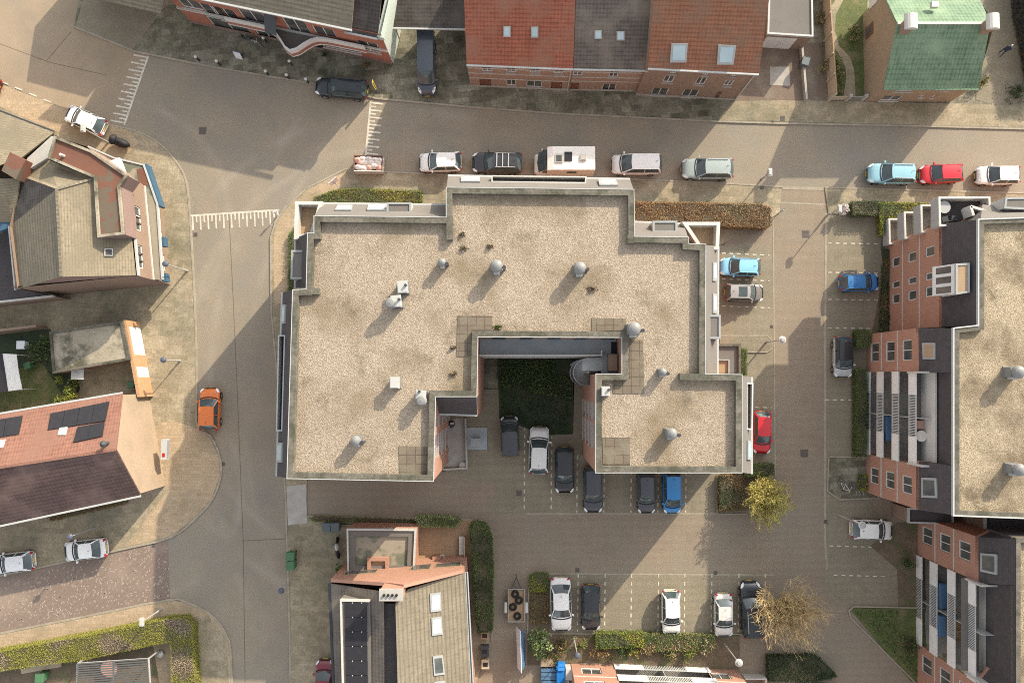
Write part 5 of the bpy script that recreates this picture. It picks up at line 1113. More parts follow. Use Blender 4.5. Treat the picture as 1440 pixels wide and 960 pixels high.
def car(px, py, d, Lp, Wp, kind, col, label, roofc=None, rails=None, bars=0, z0=0., pano=False, dirty=False):
    L = Lp/15*.965; Wd = min(max(Wp/15*.94, 1.60), 1.93); Hh, hz, wb, wr, rr, rb, tz, rw = KIND[kind]
    p = P(px, py, .8); t = thing('parked_car', label, 'car', (p.x, p.y, z0+.014), math.atan2(-d[1], d[0]), 'parked cars')
    pm = paint(col); rm = paint(roofc) if roofc else pm; hw = Wd/2
    ts = [-.5, -.49, -.455, -.38, -.2, 0, wb-.02, wb+.07, .36, .43, .475, .495, .5]
    hf = [.66, .80, .93, .985, 1, 1, 1, .99, .965, .91, .80, .68, .56]
    mb = MB().use(pm); rings = []
    for u, f in zip(ts, hf):
        if u <= wb-.02: z = tz-(.10 if u < -.485 else .03 if u < -.44 else 0)
        else: k = (u-wb)/(.5-wb); z = hz-.02-.10*k-.30*max(0, k-.72)/.28-(.12 if u > .49 else 0)
        if kind == 'sedan' and u < rb: z = tz-.02-.1*(u < -.485)
        zb = .34 if abs(u) > .485 else .22
        h_ = hw*f
        half = [(0, z), (h_*.5, z-.008), (h_*.80, z-.03), (h_*.95, z-.08), (h_, z-.20), (h_, zb+.22), (h_*.96, zb), (h_*.5, zb-.03)]
        full = half+[(-a, b) for a, b in half[:0:-1]]
        rings.append([(u*L, a, b) for a, b in full])
    n = len(rings[0]); vs = [v for r_ in rings for v in r_]; fs = []
    for i in range(len(rings)-1):
        for j in range(n): fs.append((i*n+j, (i+1)*n+j, (i+1)*n+(j+1) % n, i*n+(j+1) % n)[::-1])
    fs.append(tuple(range(n))[::1]); fs.append(tuple(range((len(rings)-1)*n, len(rings)*n))[::-1])
    mb.idx(vs, fs); mb.build('body', parent=t, world=False, smooth=True, sub=1)
    # cabin: glass all round, roof panel, pillars
    bw, tw = hw*.93, hw*rw; zb = tz-.03; zt = Hh-.05
    def bow(u, y, k, w_): return u*L+k*(1-(y/w_)**2)
    ys = [-1, -.66, -.33, 0, .33, .66, 1]
    def strip(name, u0, z0_, k0, u1, z1_, k1):
        m = MB().use('glass'); a = [(bow(u0, y*bw*.96, k0, bw), y*bw*.96, z0_) for y in ys]; b = [(bow(u1, y*tw*.95, k1, tw), y*tw*.95, z1_) for y in ys]
        c_ = [tuple(Vector(p_)*.5+Vector(q_)*.5+Vector((.02 if u0 > 0 else -.02, 0, .03))) for p_, q_ in zip(a, b)]
        m.idx(a+c_+b, [(k*7+i, k*7+i+1, k*7+8+i, k*7+7+i) if u0 > 0 else (k*7+i+1, k*7+i, k*7+7+i, k*7+8+i) for k in (0, 1) for i in range(6)]); m.build(name, parent=t, world=False, smooth=True)
    strip('windscreen', wb, hz-.04, .16, wr, zt, .07); strip('rear_window', rb, zb+.02, -.10, rr, zt-.02, -.07)
    for s_ in (1, -1):
        m = MB().use('glass'); q = [(rb*L+.10, s_*bw, zb), (wb*L-.02, s_*bw, zb+(hz-tz)), (wr*L, s_*tw, zt), (rr*L+.02, s_*tw, zt-.02)]
        mid = [((q[0][0]+q[1][0])/2, s_*bw*1.0, zb), ((q[2][0]+q[3][0])/2, s_*tw, zt)]
        f1, f2 = [q[0], mid[0], mid[1], q[3]], [mid[0], q[1], q[2], mid[1]]
        for f in (f1, f2): m.face(f if s_ < 0 else f[::-1])
        m.build('side_window', parent=t, world=False)
    for s_ in (1, -1):
        m = MB().use(rm); m.beam((wb*L-.0, s_*bw*.965, hz-.05), (wr*L+.02, s_*tw*.98, zt), .09, .07); m.beam((rb*L+.06, s_*bw*.95, zb), (rr*L, s_*tw*.97, zt-.01), .17 if kind != 'sedan' else .11, .09)
        m.beam(((wr+rr)/2*L*.9, s_*bw*1.0, zb), ((wr+rr)/2*L*.9, s_*tw, zt), .05, .07, (0, 1, 0)); m.beam((wr*L, s_*tw, zt), (rr*L, s_*tw, zt-.01), .07, .06); m.build('window_frame', parent=t, world=False)
    m = MB().use(rm); us = [0, .12, .35, .65, .9, 1]; vs = []
    for i, a in enumerate(us):
        u = wr+.012+(rr-.012-wr)*a
        for y in ys: vs.append((bow(u, y*tw, .07*(1-a)-.07*a, tw*1.02), y*tw*1.0, zt+.055*(1-y*y*.85)*(1-.5*abs(2*a-1)**2)+.0))
    m.idx(vs, [(i*7+j, i*7+j+1, (i+1)*7+j+1, (i+1)*7+j)[::1] for i in range(5) for j in range(6)]); rf = m.build('roof', parent=t, world=False, smooth=True)
    if pano: m = MB().use('glass'); m.box((L*(wr*.5+rr*.5)+.25, 0, Hh+.005), (L*.22, tw*1.5, .02)); m.build('sunroof', parent=rf, world=False)
    m = MB().use('dark_metal'); m.tube([(rr*L+.3, 0, Hh), (rr*L+.12, 0, Hh+.12)], .02); m.build('antenna', parent=rf, world=False)
    if rails:
        for s_ in (1, -1): m = MB().use(rails); m.beam((wr*L-.15, s_*tw*.93, Hh+.03), (rr*L+.15, s_*tw*.93, Hh+.02), .05, .06); m.build('roof_rail', parent=t, world=False)
    if bars:
        for i in range(bars): m = MB().use('light_metal'); m.box((L*(wr-.06-i*.115), 0, Hh+.06), (.09, tw*1.9, .04)); m.build('roof_bar', parent=t, world=False)
    for s_ in (1, -1):
        m = MB().use(pm if not dirty else 'dark_metal'); m.box((wb*L-.12, s_*(hw+.075), hz+.02), (.14, .2, .13), -s_*.25); m.build('mirror', parent=t, world=False)
        m = MB().use('headlight'); m.idx([(L*.405, s_*hw*.93, hz-.30), (L*.452, s_*hw*.85, hz-.37), (L*.485, s_*hw*.62, hz-.42), (L*.46, s_*hw*.58, hz-.24), (L*.405, s_*hw*.78, hz-.16), (L*.39, s_*hw*.985, hz-.22),
                                      (L*.405, s_*hw*.93, hz-.16), (L*.455, s_*hw*.885, hz-.22), (L*.497, s_*hw*.64, hz-.33), (L*.46, s_*hw*.58, hz-.15), (L*.405, s_*hw*.78, hz-.115), (L*.39, s_*hw*.96, hz-.14)], [(6, 7, 8, 9, 10, 11) if s_ < 0 else (11, 10, 9, 8, 7, 6), (0, 1, 7, 6), (1, 2, 8, 7), (5, 0, 6, 11), (4, 5, 11, 10), (2, 3, 9, 8), (3, 4, 10, 9)]); m.build('headlight', parent=t, world=False)
        m = MB().use('taillight'); m.box((-L*.484, s_*hw*.76, tz-.14), (.12, hw*.24, .24), s_*.45); m.build('taillight', parent=t, world=False)
    m = MB().use('dark_metal'); m.box((L*.497, 0, .5), (.07, hw*1.0, .2)); m.build('grille', parent=t, world=False)
    for x_, z_ in ((-L*.502, tz-.35), (L*.505+.02, .42)): m = MB().use('yellow_plate'); m.box((x_, 0, z_), (.03, .5, .11)); m.build('number_plate', parent=t, world=False)
    for q_ in (((wb*L+.12, -bw*.5, hz-.005), (wb*L+.02, bw*.25, hz+.03)), ((wb*L+.12, bw*.2, hz-.005), (wb*L+.04, bw*.75, hz+.0))): m = MB().use('black'); m.beam(*q_, .02, .02); m.build('wiper', parent=t, world=False)
    m = MB().use('black'); q_ = [(bow(wb+.012, y*bw*.96, .17, bw), y*bw*.96, hz-.035) for y in ys]; q2 = [(x+.11, y*1.0, z+.012) for x, y, z in q_]; m.idx(q_+q2, [(i, 7+i, 8+i, i+1) for i in range(6)]); m.build('cowl', parent=t, world=False)
    wheel_set(t, L, Wd, .34 if kind in ('suv', 'van') else .31)
    return t
plain('yellow_plate', (.62, .42, .04))
LEFT, RIGHT, UP, DOWN = (-1, 0), (1, 0), (0, -1), (0, 1)
car(120, 169, (-.9, -.40), 62, 28, 'hatch', WH, 'white hatchback parked alone by the buff roofed house near the covered scooter', z0=.08)
car(480, 124, (-1, -.10), 78, 28, 'suv', (.012, .02, .026), 'large black off-roader at the brick town house beside the yellow sign', rails='dark_metal')
car(600, 90, (.02, 1), 92, 28, 'van', (.05, .06, .08), 'long dark blue van with its rear under the carport roof', z0=.08)
car(619, 227.5, (-1, .02), 62, 29, 'hatch', WH, 'white hatchback left of the black car with roof bars, first in the north kerb row')
car(699, 229, (-1, -.02), 73, 31, 'suv', (.03, .032, .037), 'dark grey family car with three silver roof bars in front of the motorhome', bars=3, rails='light_metal')
car(895, 231, LEFT, 72, 30, 'mpv', WH, 'white people carrier just behind the motorhome in the north kerb row')
car(995, 237, (-1, -.01), 74, 31, 'suv', (.30, .35, .34), 'pale grey green off-roader last before the lamp box in the north kerb row', rails='light_metal')
car(1254, 244, (-1, -.03), 68, 30, 'suv', (.24, .45, .53), 'light turquoise off-roader in front of the bright red hatchback on the street', rails='light_metal')
car(1324, 244, (-1, .04), 61, 28, 'hatch', (.50, .012, .025), 'bright red hatchback between the turquoise and the white car on the street')
car(1404, 246, LEFT, 61, 28, 'hatch', WH, 'small white hatchback at the right picture edge on the street')
car(1041, 375, (-1, -.03), 58, 27, 'hatch', (.22, .50, .72), 'sky blue hatchback in the bay nearest the brown hedge')
car(1047, 411, (1, .02), 55, 26, 'wagon', (.15, .135, .12), 'grey car with glass sunroof parked beside the sky blue hatchback', pano=True, roofc=(.30, .29, .28))
car(1209, 397, (1, -.03), 57, 26, 'hatch', (.035, .17, .42), 'blue hatchback nose in at the eastern brick flats')
car(1186, 502, (-.02, 1), 58, 27, 'mini', (.42, .45, .46), 'small silver car with a black roof parked beside the square hedge', roofc=BLK)
car(1227, 745, (1, .04), 59, 28, 'hatch', WH, 'white hatchback under the white globe lamp in the eastern bays')
car(1072, 608, (-.03, 1), 61, 26, 'hatch', (.48, .012, .02), 'red hatchback beside the southeast wing of the flats')
car(717, 613, (-.03, -1), 57, 27, 'mpv', (.04, .045, .055), 'black car nose up to the dark courtyard lawn')
car(758, 633, (.03, -1), 67, 30, 'hatch', WH, 'large white hatchback nose up to the dark courtyard lawn')
car(794, 661, (0, 1), 65, 28, 'wagon', BLK, 'black estate car to the right of the large white hatchback in the courtyard')
car(834, 688, (0, 1), 66, 28, 'wagon', (.045, .05, .06), 'dark grey estate car at the corner of the courtyard wing')
car(909, 692, (0, 1), 60, 26, 'hatch', (.06, .062, .075), 'dark grey hatchback next to the vivid blue car')
car(945, 693, (0, 1), 58, 26, 'mpv', (.015, .21, .52), 'vivid blue small car rear up to the flats')
car(789, 850, (.02, 1), 75, 31, 'sedan', WH, 'long white saloon beside the island shrub in the south bays')
car(831, 854, (0, 1), 64, 28, 'hatch', (.022, .024, .03), 'black hatchback with bright red tail lights next to the long white saloon')
car(944, 861, (.01, 1), 61, 27, 'hatch', WH, 'white hatchback standing alone in the middle of the south bays')
car(1018, 865, (.0, 1), 60, 27, 'sedan', (.60, .58, .55), 'silver white saloon left of the black off-roader near the bare tree')
car(1057, 857, (-.04, -1), 78, 30, 'suv', (.02, .024, .032), 'black off-roader partly under the bare tree', rails='light_metal')
car(294, 575, (0, -1), 61, 30, 'hatch', (.62, .16, .03), 'orange hatchback on the west pavement edge', z0=.0)
car(119, 773, (-1, .12), 61, 29, 'sedan', WH, 'white saloon in the side street below the dark plum roof')
car(18, 791, (-1, .12), 58, 29, 'hatch', (.68, .68, .68), 'pale silver hatchback cut by the left picture edge in the side street')
car(456, 956, (0, -1), 56, 26, 'hatch', (.20, .02, .035), 'dark red car at the lower picture edge beside the gabled house', z0=.08)
car(-27, 113, (-.9, -.40), 58, 27, 'hatch', (.12, .012, .018), 'dark red car whose tail just enters the left picture edge', z0=.08)

# motorhome
p = P(793, 229.5, 1.2); t = thing('motorhome', 'white motorhome with two roof hatches and a roof panel parked in the street', 'motorhome', (p.x, p.y, .014), math.pi, None)
L, W_ = 5.5, 2.15; pm = paint((.74, .72, .66))
mb = MB().use(pm)
prof = [(-L/2, .45), (-L/2, 2.75), (L*.20, 2.8), (L*.29, 2.62), (L*.30, .45)]
for s_ in (1,):
    a = [(x, -W_/2, z) for x, z in prof]; b = [(x, W_/2, z) for x, z in prof]
    mb.idx(a+b, [tuple(range(5))[::1], tuple(range(5, 10))[::-1]]+[(i, (i+1) % 5, 5+(i+1) % 5, 5+i)[::-1] for i in range(5)])
mb.build('living_box', parent=t, world=False)
mb = MB().use(pm); cab = [(L*.30, 1.0, 2.0), (L*.40, .98, 1.55), (L*.45, .92, 1.15), (L*.495, .78, .95), (L*.5, .6, .6)]
vs = []; 
for x, h_, z in cab: vs += [(x, -h_, .4), (x, -h_, z-.12), (x, -h_*.8, z), (x, 0, z+.02), (x, h_*.8, z), (x, h_, z-.12), (x, h_, .4)]
mb.idx(vs, [(k*7+i, k*7+i+1, k*7+8+i, k*7+7+i) for k in range(4) for i in range(6)]+[(28, 29, 30, 31, 32, 33, 34)]); mb.build('cab', parent=t, world=False, smooth=True)
g = MB().use('glass'); g.idx([(L*.29, -.88, 2.45), (L*.29, .88, 2.45), (L*.43, .93, 1.38), (L*.455, 0, 1.34), (L*.43, -.93, 1.38), (L*.32, 0, 2.45)], [(0, 4, 3, 5), (5, 3, 2, 1)]); g.build('windscreen', parent=t, world=False)
for s_ in (1, -1):
    m = MB().use('glass'); m.box((L*.32, s_*.99, 1.75), (.5, .03, .5)); m.build('side_window', parent=t, world=False)
    m = MB().use('glass'); m.box((-L*.12, s_*(W_/2+.012), 1.9), (.9, .03, .5)); m.build('side_window', parent=t, world=False)
    m = MB().use('white_panel'); m.box((L*.37, s_*1.13, 1.5), (.12, .2, .3)); m.build('mirror', parent=t, world=False)
    m = MB().use('headlight'); m.box((L*.455, s_*.72, .98), (.22, .3, .1), -s_*.4); m.build('headlight', parent=t, world=False); m = MB().use('taillight'); m.box((-L/2-.01, s_*.9, 1.1), (.03, .15, .5)); m.build('taillight', parent=t, world=False)
for x, y, sx, sy, mm in ((.55, .05, .7, .8, 'window_glass'), (-1.65, .0, .55, .55, 'concrete')):
    m = MB().use('grey_metal'); m.box((x, y, 2.84), (sx, sy, .14)); o = m.build('roof_hatch', parent=t, world=False); g = MB().use(mm); g.box((x, y, 2.92), (sx*.7, sy*.7, .03)); g.build('pane', parent=o, world=False)
m = MB().use('pv_panel'); m.box((-.3, -.12, 2.84), (.7, .85, .05)); m.build('roof_panel', parent=t, world=False)
wheel_set(t, L, W_, .34)

# builder's skip full of sacks
p = P(518.5, 231, .9); sk = thing('skip', 'open white and orange builders skip full of pale rubble sacks', 'skip', (p.x, p.y, .012), -.02)
mb = MB().use('white_panel'); l, w_ = 1.32, .72
for q in (((-l, -w_), (l, -w_)), ((l, -w_), (l, w_)), ((l, w_), (-l, w_)), ((-l, w_), (-l, -w_))): mb.beam((*q[0], .65), (*q[1], .65), .06, 1.0)
mb.use('rust_felt'); mb.beam((-l, w_, 1.16), (l, w_, 1.16), .08, .05); mb.beam((-l, -w_, 1.16), (-l, w_, 1.16), .08, .05); mb.use('white_paint'); mb.beam((-l, -w_, 1.16), (l, -w_, 1.16), .08, .05); mb.use('rust_felt'); mb.beam((l, -w_, 1.16), (l, w_, 1.16), .08, .05); mb.build('container', parent=sk, world=False)
mb = MB().use('soil'); mb.box((0, 0, .6), (2.5, 1.3, .5)); mb.build('rubble', parent=sk, world=False)
plain('sack', (.62, .57, .52), rough=.9, sp=.2); plain('sack_red', (.50, .30, .25), rough=.9)
def blob(mb, c, r, sq=.6, n=10, k=6, j=.12):
    vs = []; fs = []
    for a in range(k+1):
        th = math.pi*a/k
        for i in range(n):
            ph = 2*math.pi*i/n; f = 1+rnd.uniform(-j, j); vs.append((c[0]+r[0]*math.sin(th)*math.cos(ph)*f, c[1]+r[1]*math.sin(th)*math.sin(ph)*f, c[2]+r[2]*math.cos(th)*f))
    for a in range(k):
        for i in range(n): fs.append((a*n+i, (a+1)*n+i, (a+1)*n+(i+1) % n, a*n+(i+1) % n))
    mb.idx(vs, fs)
for i, (x, y) in enumerate(((-1., .35), (-.9, -.3), (-.35, .1), (.0, .45), (.05, -.35), (.6, .35), (.55, -.2), (1.05, .3), (1.0, -.35), (-.4, -.45), (-.5, .5), (.25, .1), (-.7, .05), (.85, .05))):
    s_ = MB().use('sack' if i % 4 else 'sack_red'); blob(s_, (x, y, 1.02), (.40, .30, .22)); o = s_.build('rubble_sack', smooth=True, loc=(0, 0, 0)); o.location = (p.x+x*.02, p.y+y*.02, .0); tag(o, 'pale rubble sack heaped among the others in the skip', 'sack', 'rubble sacks in the skip')
# covered scooter
p = P(170, 201, .5); mb = MB().use('black'); blob(mb, (0, 0, .55), (.95, .42, .55), n=14, k=8, j=.05); blob(mb, (-.55, 0, .85), (.35, .5, .4), n=12, k=6, j=.06); o = mb.build('covered_scooter', smooth=True, loc=(0, 0, 0)); o.location = (p.x, p.y, .09); o.rotation_euler = (0, 0, -.35); tag(o, 'scooter under a black rain cover on the corner pavement', 'scooter')
# trailer with tyres
p = P(726, 850, .5); tr = thing('car_trailer', 'small flatbed trailer with a triangular drawbar on the back lane', 'trailer', (p.x, p.y, 0), math.pi/2)
mb = MB().use('wood'); mb.box((0, 0, .5), (2.9, 1.45, .07)); mb.build('bed', parent=tr, world=False)
mb = MB().use('grey_metal')
for s_ in (1, -1): mb.beam((-1.45, s_*.74, .6), (1.45, s_*.74, .6), .05, .25)
mb.beam((-1.45, -.74, .6), (-1.45, .74, .6), .06, .25); mb.beam((1.45, -.74, .6), (1.45, .74, .6), .05, .25); mb.build('side_boards', parent=tr, world=False)
mb = MB().use('dark_metal'); mb.beam((1.45, .45, .5), (2.5, 0, .5), .08, .08); mb.beam((1.45, -.45, .5), (2.5, 0, .5), .08, .08); mb.beam((2.45, 0, .5), (2.8, 0, .5), .1, .1); mb.build('drawbar', parent=tr, world=False)
for s_ in (1, -1):
    m = MB().use('rubber'); m.cyl((-.2, s_*.86, .3), (-.2, s_*1.02, .3), .3, n=16); m.build('wheel', parent=tr, world=False); m = MB().use('white_panel'); m.box((-.2, s_*.95, .64), (.95, .24, .05)); m.build('mudguard', parent=tr, world=False)
for x, y, lab in ((-.95, -.1, 'old tyre lying lowest on the trailer'), (-.15, .3, 'old tyre lying second from the tail of the trailer'), (.45, -.25, 'old tyre lying third from the tail of the trailer'), (1.0, .1, 'old tyre lying nearest the drawbar of the trailer')):
    m = MB().use('rubber'); m.torus((0, 0, .1), .26, .11, 18, 8); o = m.build('tyre', loc=(0, 0, 0)); o.location = (p.x-y, p.y+x, .55); tag(o, lab, 'tyre', 'tyres on the trailer')

# ---------------------------------------------------------------- lamps and signs
def lamp(bx, by, h, head, label, col='grey_metal', z0=.08):
    p = P(bx, by); t = thing('street_lamp', label, 'street lamp', (p.x, p.y, 0), 0, 'street lamps')
    m = MB().use(col); m.cyl((0, 0, 0), (0, 0, h), .065, .045, 8); m.cyl((0, 0, 0), (0, 0, .9), .1, .09, 10); m.build('pole', parent=t, world=False)
    if head == 'globe':
        m = MB().use('white_panel'); m.lathe((0, 0, h-.05), [(.1, 0), (.27, .1), (.34, .26), (.32, .34), (.24, .38)], 18); m.build('lamp_head', parent=t, world=False)
        m = MB().use('grey_metal'); m.lathe((0, 0, h+.36), [(.22, 0), (.22, .05), (.14, .11)], 14); m.build('cap', parent=t, world=False)
    elif head == 'dome':
        m = MB().use('lamp_blue'); m.lathe((0, 0, h-.15), [(.22, 0), (.28, .07), (.26, .17), (.18, .26), (.05, .3)], 18); m.build('lamp_head', parent=t, world=False)
    else:
        m = MB().use('white_panel'); m.box((0, 0, h+.1), (.34, .7, .24)); m.build('lamp_head', parent=t, world=False); m = MB().use('light_metal'); m.box((0, 0, h+.25), (.24, .5, .04)); m.build('cap', parent=t, world=False)
    return t
plain('lamp_blue', (.09, .10, .135), rough=.35)
lamp(1018, 904, 4.3, 'globe', 'white ring headed lamp below the silver white saloon'); lamp(1180, 724, 4.3, 'globe', 'white ring headed lamp above the white hatchback in the eastern bays'); lamp(1077, 481, 4.0, 'globe', 'white ring headed lamp on the kerbed island near the low annex')
lamp(807, 897, 4.2, 'dome', 'dark dome lamp in the shrub bed below the black hatchback'); lamp(408, 819, 2.6, 'dome', 'dark dome lamp by the street, below the green boxes'); lamp(264, 381, 4.4, 'dome', 'dark dome lamp in front of the corner building canopy')
lamp(254, 507, 3.4, 'dome', 'dark dome lamp at the kerb beside the orange garage wall'); lamp(135, 741, 4.0, 'dome', 'dark dome lamp beside the white saloon in the side street'); lamp(227, 856, 3.4, 'box', 'pale lamp at the mouth of the side street above the corner hedge')
lamp(153, 201, 4.0, 'box', 'pale lamp leaning over the white hatchback near the covered scooter'); lamp(1071, 252, 2.2, 'box', 'low post with a white lamp box at the kerb near the entrance hedge'); lamp(1163, 303, 2.6, 'box', 'post with a pale box at the entrance of the eastern bays')
def sign(bx, by, h, sz, m_, label, rz=0., cat='sign', tilt=None):
    p = P(bx, by); t = thing('street_sign', label, cat, (p.x, p.y, 0), rz); m = MB().use('light_metal'); m.cyl((0, 0, 0), (0, 0, h), .04, n=8); m.build('pole', parent=t, world=False)
    m = MB().use(m_); m.box((0, .06, h-sz[1]/2), (sz[0], .04, sz[1])); m.build('board', parent=t, world=False); return t
plain('sign_yellow', (.75, .52, .02)); plain('sign_white', (.72, .74, .78))
sign(479, 266, 3.0, (.9, 1.0), 'sign_white', 'white street sign at the tip of the green verge near the skip', .7); sign(531, 128, 2.2, (.35, 1.5), 'sign_yellow', 'tall yellow sign at the corner behind the large black off-roader', 1.5)
sign(1093, 301, 1.6, (.5, .35), 'blue_paint', 'small blue sign at the right end of the brown hedge', .6); sign(391, 303, 1.2, (.3, .4), 'sign_white', 'small white sign post at the corner of the terrace pavement', .3)
# information board near the trailer
p = P(733, 905); ib = thing('information_board', 'tall blue and white notice board standing edge on below the trailer', 'notice board', (p.x, p.y, 0), R(92))
m = MB().use('sign_white'); m.hexa([(-1.85, .36, .7), (1.85, .36, .7), (1.85, .42, .7), (-1.85, .42, .7)], [(-1.85, .0, 1.9), (1.85, .0, 1.9), (1.85, .06, 1.9), (-1.85, .06, 1.9)]); m.build('board', parent=ib, world=False); m = MB().use('board_blue'); m.hexa([(-1.6, -.36, .75), (1.6, -.36, .75), (1.6, -.30, .75), (-1.6, -.30, .75)], [(-1.6, -.06, 1.88), (1.6, -.06, 1.88), (1.6, -.0, 1.88), (-1.6, -.0, 1.88)]); m.build('blue_panel', parent=ib, world=False)
for x in (-1.4, 1.4): m = MB().use('grey_metal'); m.box((x, 0, .6), (.1, .1, 1.2)); m.build('post', parent=ib, world=False)
plain('board_blue', (.12, .25, .42))

# bollards, bins, benches and small things
p0 = None
for i, (x, y, lab) in enumerate(((281, 86, 'white topped bollard furthest left by the town house kerb'), (310, 92, 'white topped bollard second from the left by the town house kerb'), (378, 106, 'white topped bollard to the right of the folding sign'), (407, 111, 'white topped bollard between two others left of the black off-roader'), (434, 117, 'white topped bollard at the nose of the black off-roader'), (375, 60, 'white topped bollard beside the bicycle at the town house wall'), (411, 92, 'small pale bollard inside the pavement under the balcony'))):
    p = P(x, y); t = thing('bollard', lab, 'bollard', (p.x, p.y, .08), 0, 'bollards before the town house'); m = MB().use('dark_metal'); m.cyl((0, 0, 0), (0, 0, .8), .11, n=10); m.build('post', parent=t, world=False); m = MB().use('white_paint'); m.lathe((0, 0, .8), [(.14, 0), (.15, .1), (.1, .2), (.02, .24)], 12); m.build('cap', parent=t, world=False)
def bicycle(px, py, rz, lab, m_='light_metal', lying=False, z0=.08):
    p = P(px, py); t = thing('bicycle', lab, 'bicycle', (p.x, p.y, z0), rz)
    for x in (-.52, .52): m = MB().use('rubber'); m.torus((x, 0, .34), .31, .025, 18, 6, ax=(0, 1, 0)); w_ = m.build('wheel', parent=t, world=False); m = MB().use('light_metal'); m.torus((x, 0, .34), .28, .012, 18, 5, ax=(0, 1, 0)); m.build('rim', parent=w_, world=False)
    m = MB().use(m_)
    for a, b in (((-.52, 0, .34), (-.12, 0, .32)), ((-.12, 0, .32), (.34, 0, .78)), ((-.2, 0, .8), (.34, 0, .82)), ((-.12, 0, .32), (-.22, 0, .9)), ((-.52, 0, .34), (-.2, 0, .8)), ((.52, 0, .34), (.32, 0, .95))): m.tube([a, b], .025)
    m.build('frame', parent=t, world=False); m = MB().use('black'); m.box((-.23, 0, .94), (.26, .15, .06)); m.build('saddle', parent=t, world=False); m = MB().use(m_); m.tube([(.22, -.3, .98), (.32, 0, 1.), (.22, .3, .98)], .02); m.build('handlebar', parent=t, world=False)
    if lying: t.rotation_euler = (R(74), 0, rz); t.location.z = z0+.1
bicycle(350, 58, -.2, 'bicycle leaning left of the other at the town house wall', 'dark_metal'); bicycle(362, 63, -.5, 'pale bicycle standing nearest the white bollard at the town house wall', 'light_metal'); bicycle(1190, 676, -.3, 'pale bicycle wreck lying on the bicycle island', 'white_paint', True)
bk_ = thing('bicycle_stand', 'low steel bicycle stand at the lower corner of the bicycle island', 'bicycle stand', (*xy(1207, 692, 0), .08)); m = MB().use('light_metal')
for i in range(3): m.torus((i*.3-.3, 0, .0), .25, .02, 14, 5, ax=(1, .3, 0))
m.build('hoops', parent=bk_, world=False)
p = P(338, 80); ab = thing('folding_sign', 'small blue and white folding pavement sign before the town house', 'sign', (p.x, p.y, .08), -.25)
for s_, mm in ((1, 'board_blue'), (-1, 'sign_white')): m = MB().use(mm); m.hexa([(-.35, s_*.22, 0), (.35, s_*.22, 0), (.35, s_*.26, 0), (-.35, s_*.26, 0)] if s_ > 0 else [(-.35, -.26, 0), (.35, -.26, 0), (.35, -.22, 0), (-.35, -.22, 0)], [(-.35, -.02+s_*.03, .9), (.35, -.02+s_*.03, .9), (.35, .02+s_*.03, .9), (-.35, .02+s_*.03, .9)]); m.build('panel', parent=ab, world=False)
def bin_(px, py, m_, lab, s=(.75, .75, 1.1), rz=0., z0=.08, grp=None):
    p = P(px, py, s[2]); t = thing('wheeled_bin', lab, 'bin', (p.x, p.y, z0), rz, grp); m = MB().use(m_); a, b = s[0]/2, s[1]/2; h = s[2]
    m.hexa([(-a*.8, -b*.8, .08), (a*.8, -b*.8, .08), (a*.8, b*.8, .08), (-a*.8, b*.8, .08)], [(-a, -b, h*.92), (a, -b, h*.92), (a, b, h*.92), (-a, b, h*.92)]); m.build('body', parent=t, world=False)
    m = MB().use(m_); m.hexa([(-a*1.06, -b*1.06, h*.925), (a*1.06, -b*1.06, h*.925), (a*1.06, b*1.06, h*.925), (-a*1.06, b*1.06, h*.925)], [(-a*.95, -b*.95, h), (a*.95, -b*.95, h), (a*.95, b*.9, h*.97), (-a*.95, b*.9, h*.97)]); m.build('lid', parent=t, world=False)
    for x in (-a*.7, a*.7): m = MB().use('rubber'); m.cyl((x-.04, b*.7, .1), (x+.04, b*.7, .1), .1, n=10); m.build('wheel', parent=t, world=False)
    m = MB().use('dark_metal'); m.beam((-a*.8, b*1.1, h*.95), (a*.8, b*1.1, h*.95), .04, .04); m.build('handle', parent=t, world=False)
bin_(408, 782, 'green_bin', 'dark green box bin further up of the two by the street kerb', grp='green bins by the kerb'); bin_(408, 795, 'green_bin', 'green box bin lower of the two by the street kerb', rz=.08, grp='green bins by the kerb')
plain('bin_grey', (.10, .12, .13)); bin_(459, 741, 'bin_grey', 'grey wheeled bin left of two by the lane hedge', grp='grey bins by the lane'); bin_(471, 741, 'bin_grey', 'grey wheeled bin right of two by the lane hedge', rz=.05, grp='grey bins by the lane')
bin_(55, 953, 'green_bin', 'green bin in the small yard behind the corner hedge'); bin_(38, 514, 'green_bin', 'green bin beside the white canopy in the west garden', (.6, .6, .9), .3); bin_(184, 541, 'green_bin', 'dark green bin in the court behind the orange wall', (.6, .6, 1.)); bin_(29, 485, 'sign_white', 'white box in the upper corner of the west garden', (.75, .75, .9)); bin_(1133, 86, 'bin_grey', 'grey bin with open dark top on the brick driveway', (.7, .8, 1.1), -.3)
# motorbike by the south house
p = P(475, 770, .5); mo = thing('motorcycle', 'black and silver motorcycle at the wall of the flat annex', 'motorcycle', (p.x, p.y, .08), R(95))
for x in (-.7, .7): m = MB().use('rubber'); m.torus((x, 0, .32), .25, .08, 16, 8, ax=(0, 1, 0)); m.build('wheel', parent=mo, world=False)
m = MB().use('light_metal'); blob(m, (.15, 0, .75), (.4, .2, .22)); m.build('tank', parent=mo, world=False, smooth=True); m = MB().use('black'); blob(m, (-.4, 0, .75), (.45, .17, .12)); m.build('saddle', parent=mo, world=False, smooth=True); m = MB().use('grey_metal'); blob(m, (0, 0, .42), (.5, .2, .25)); m.build('engine', parent=mo, world=False); m = MB().use('dark_metal'); m.tube([(.4, -.4, 1.), (.55, 0, 1.02), (.4, .4, 1.)], .03); m.tube([(.55, 0, 1.0), (.7, 0, .32)], .05); m.build('handlebar', parent=mo, world=False)
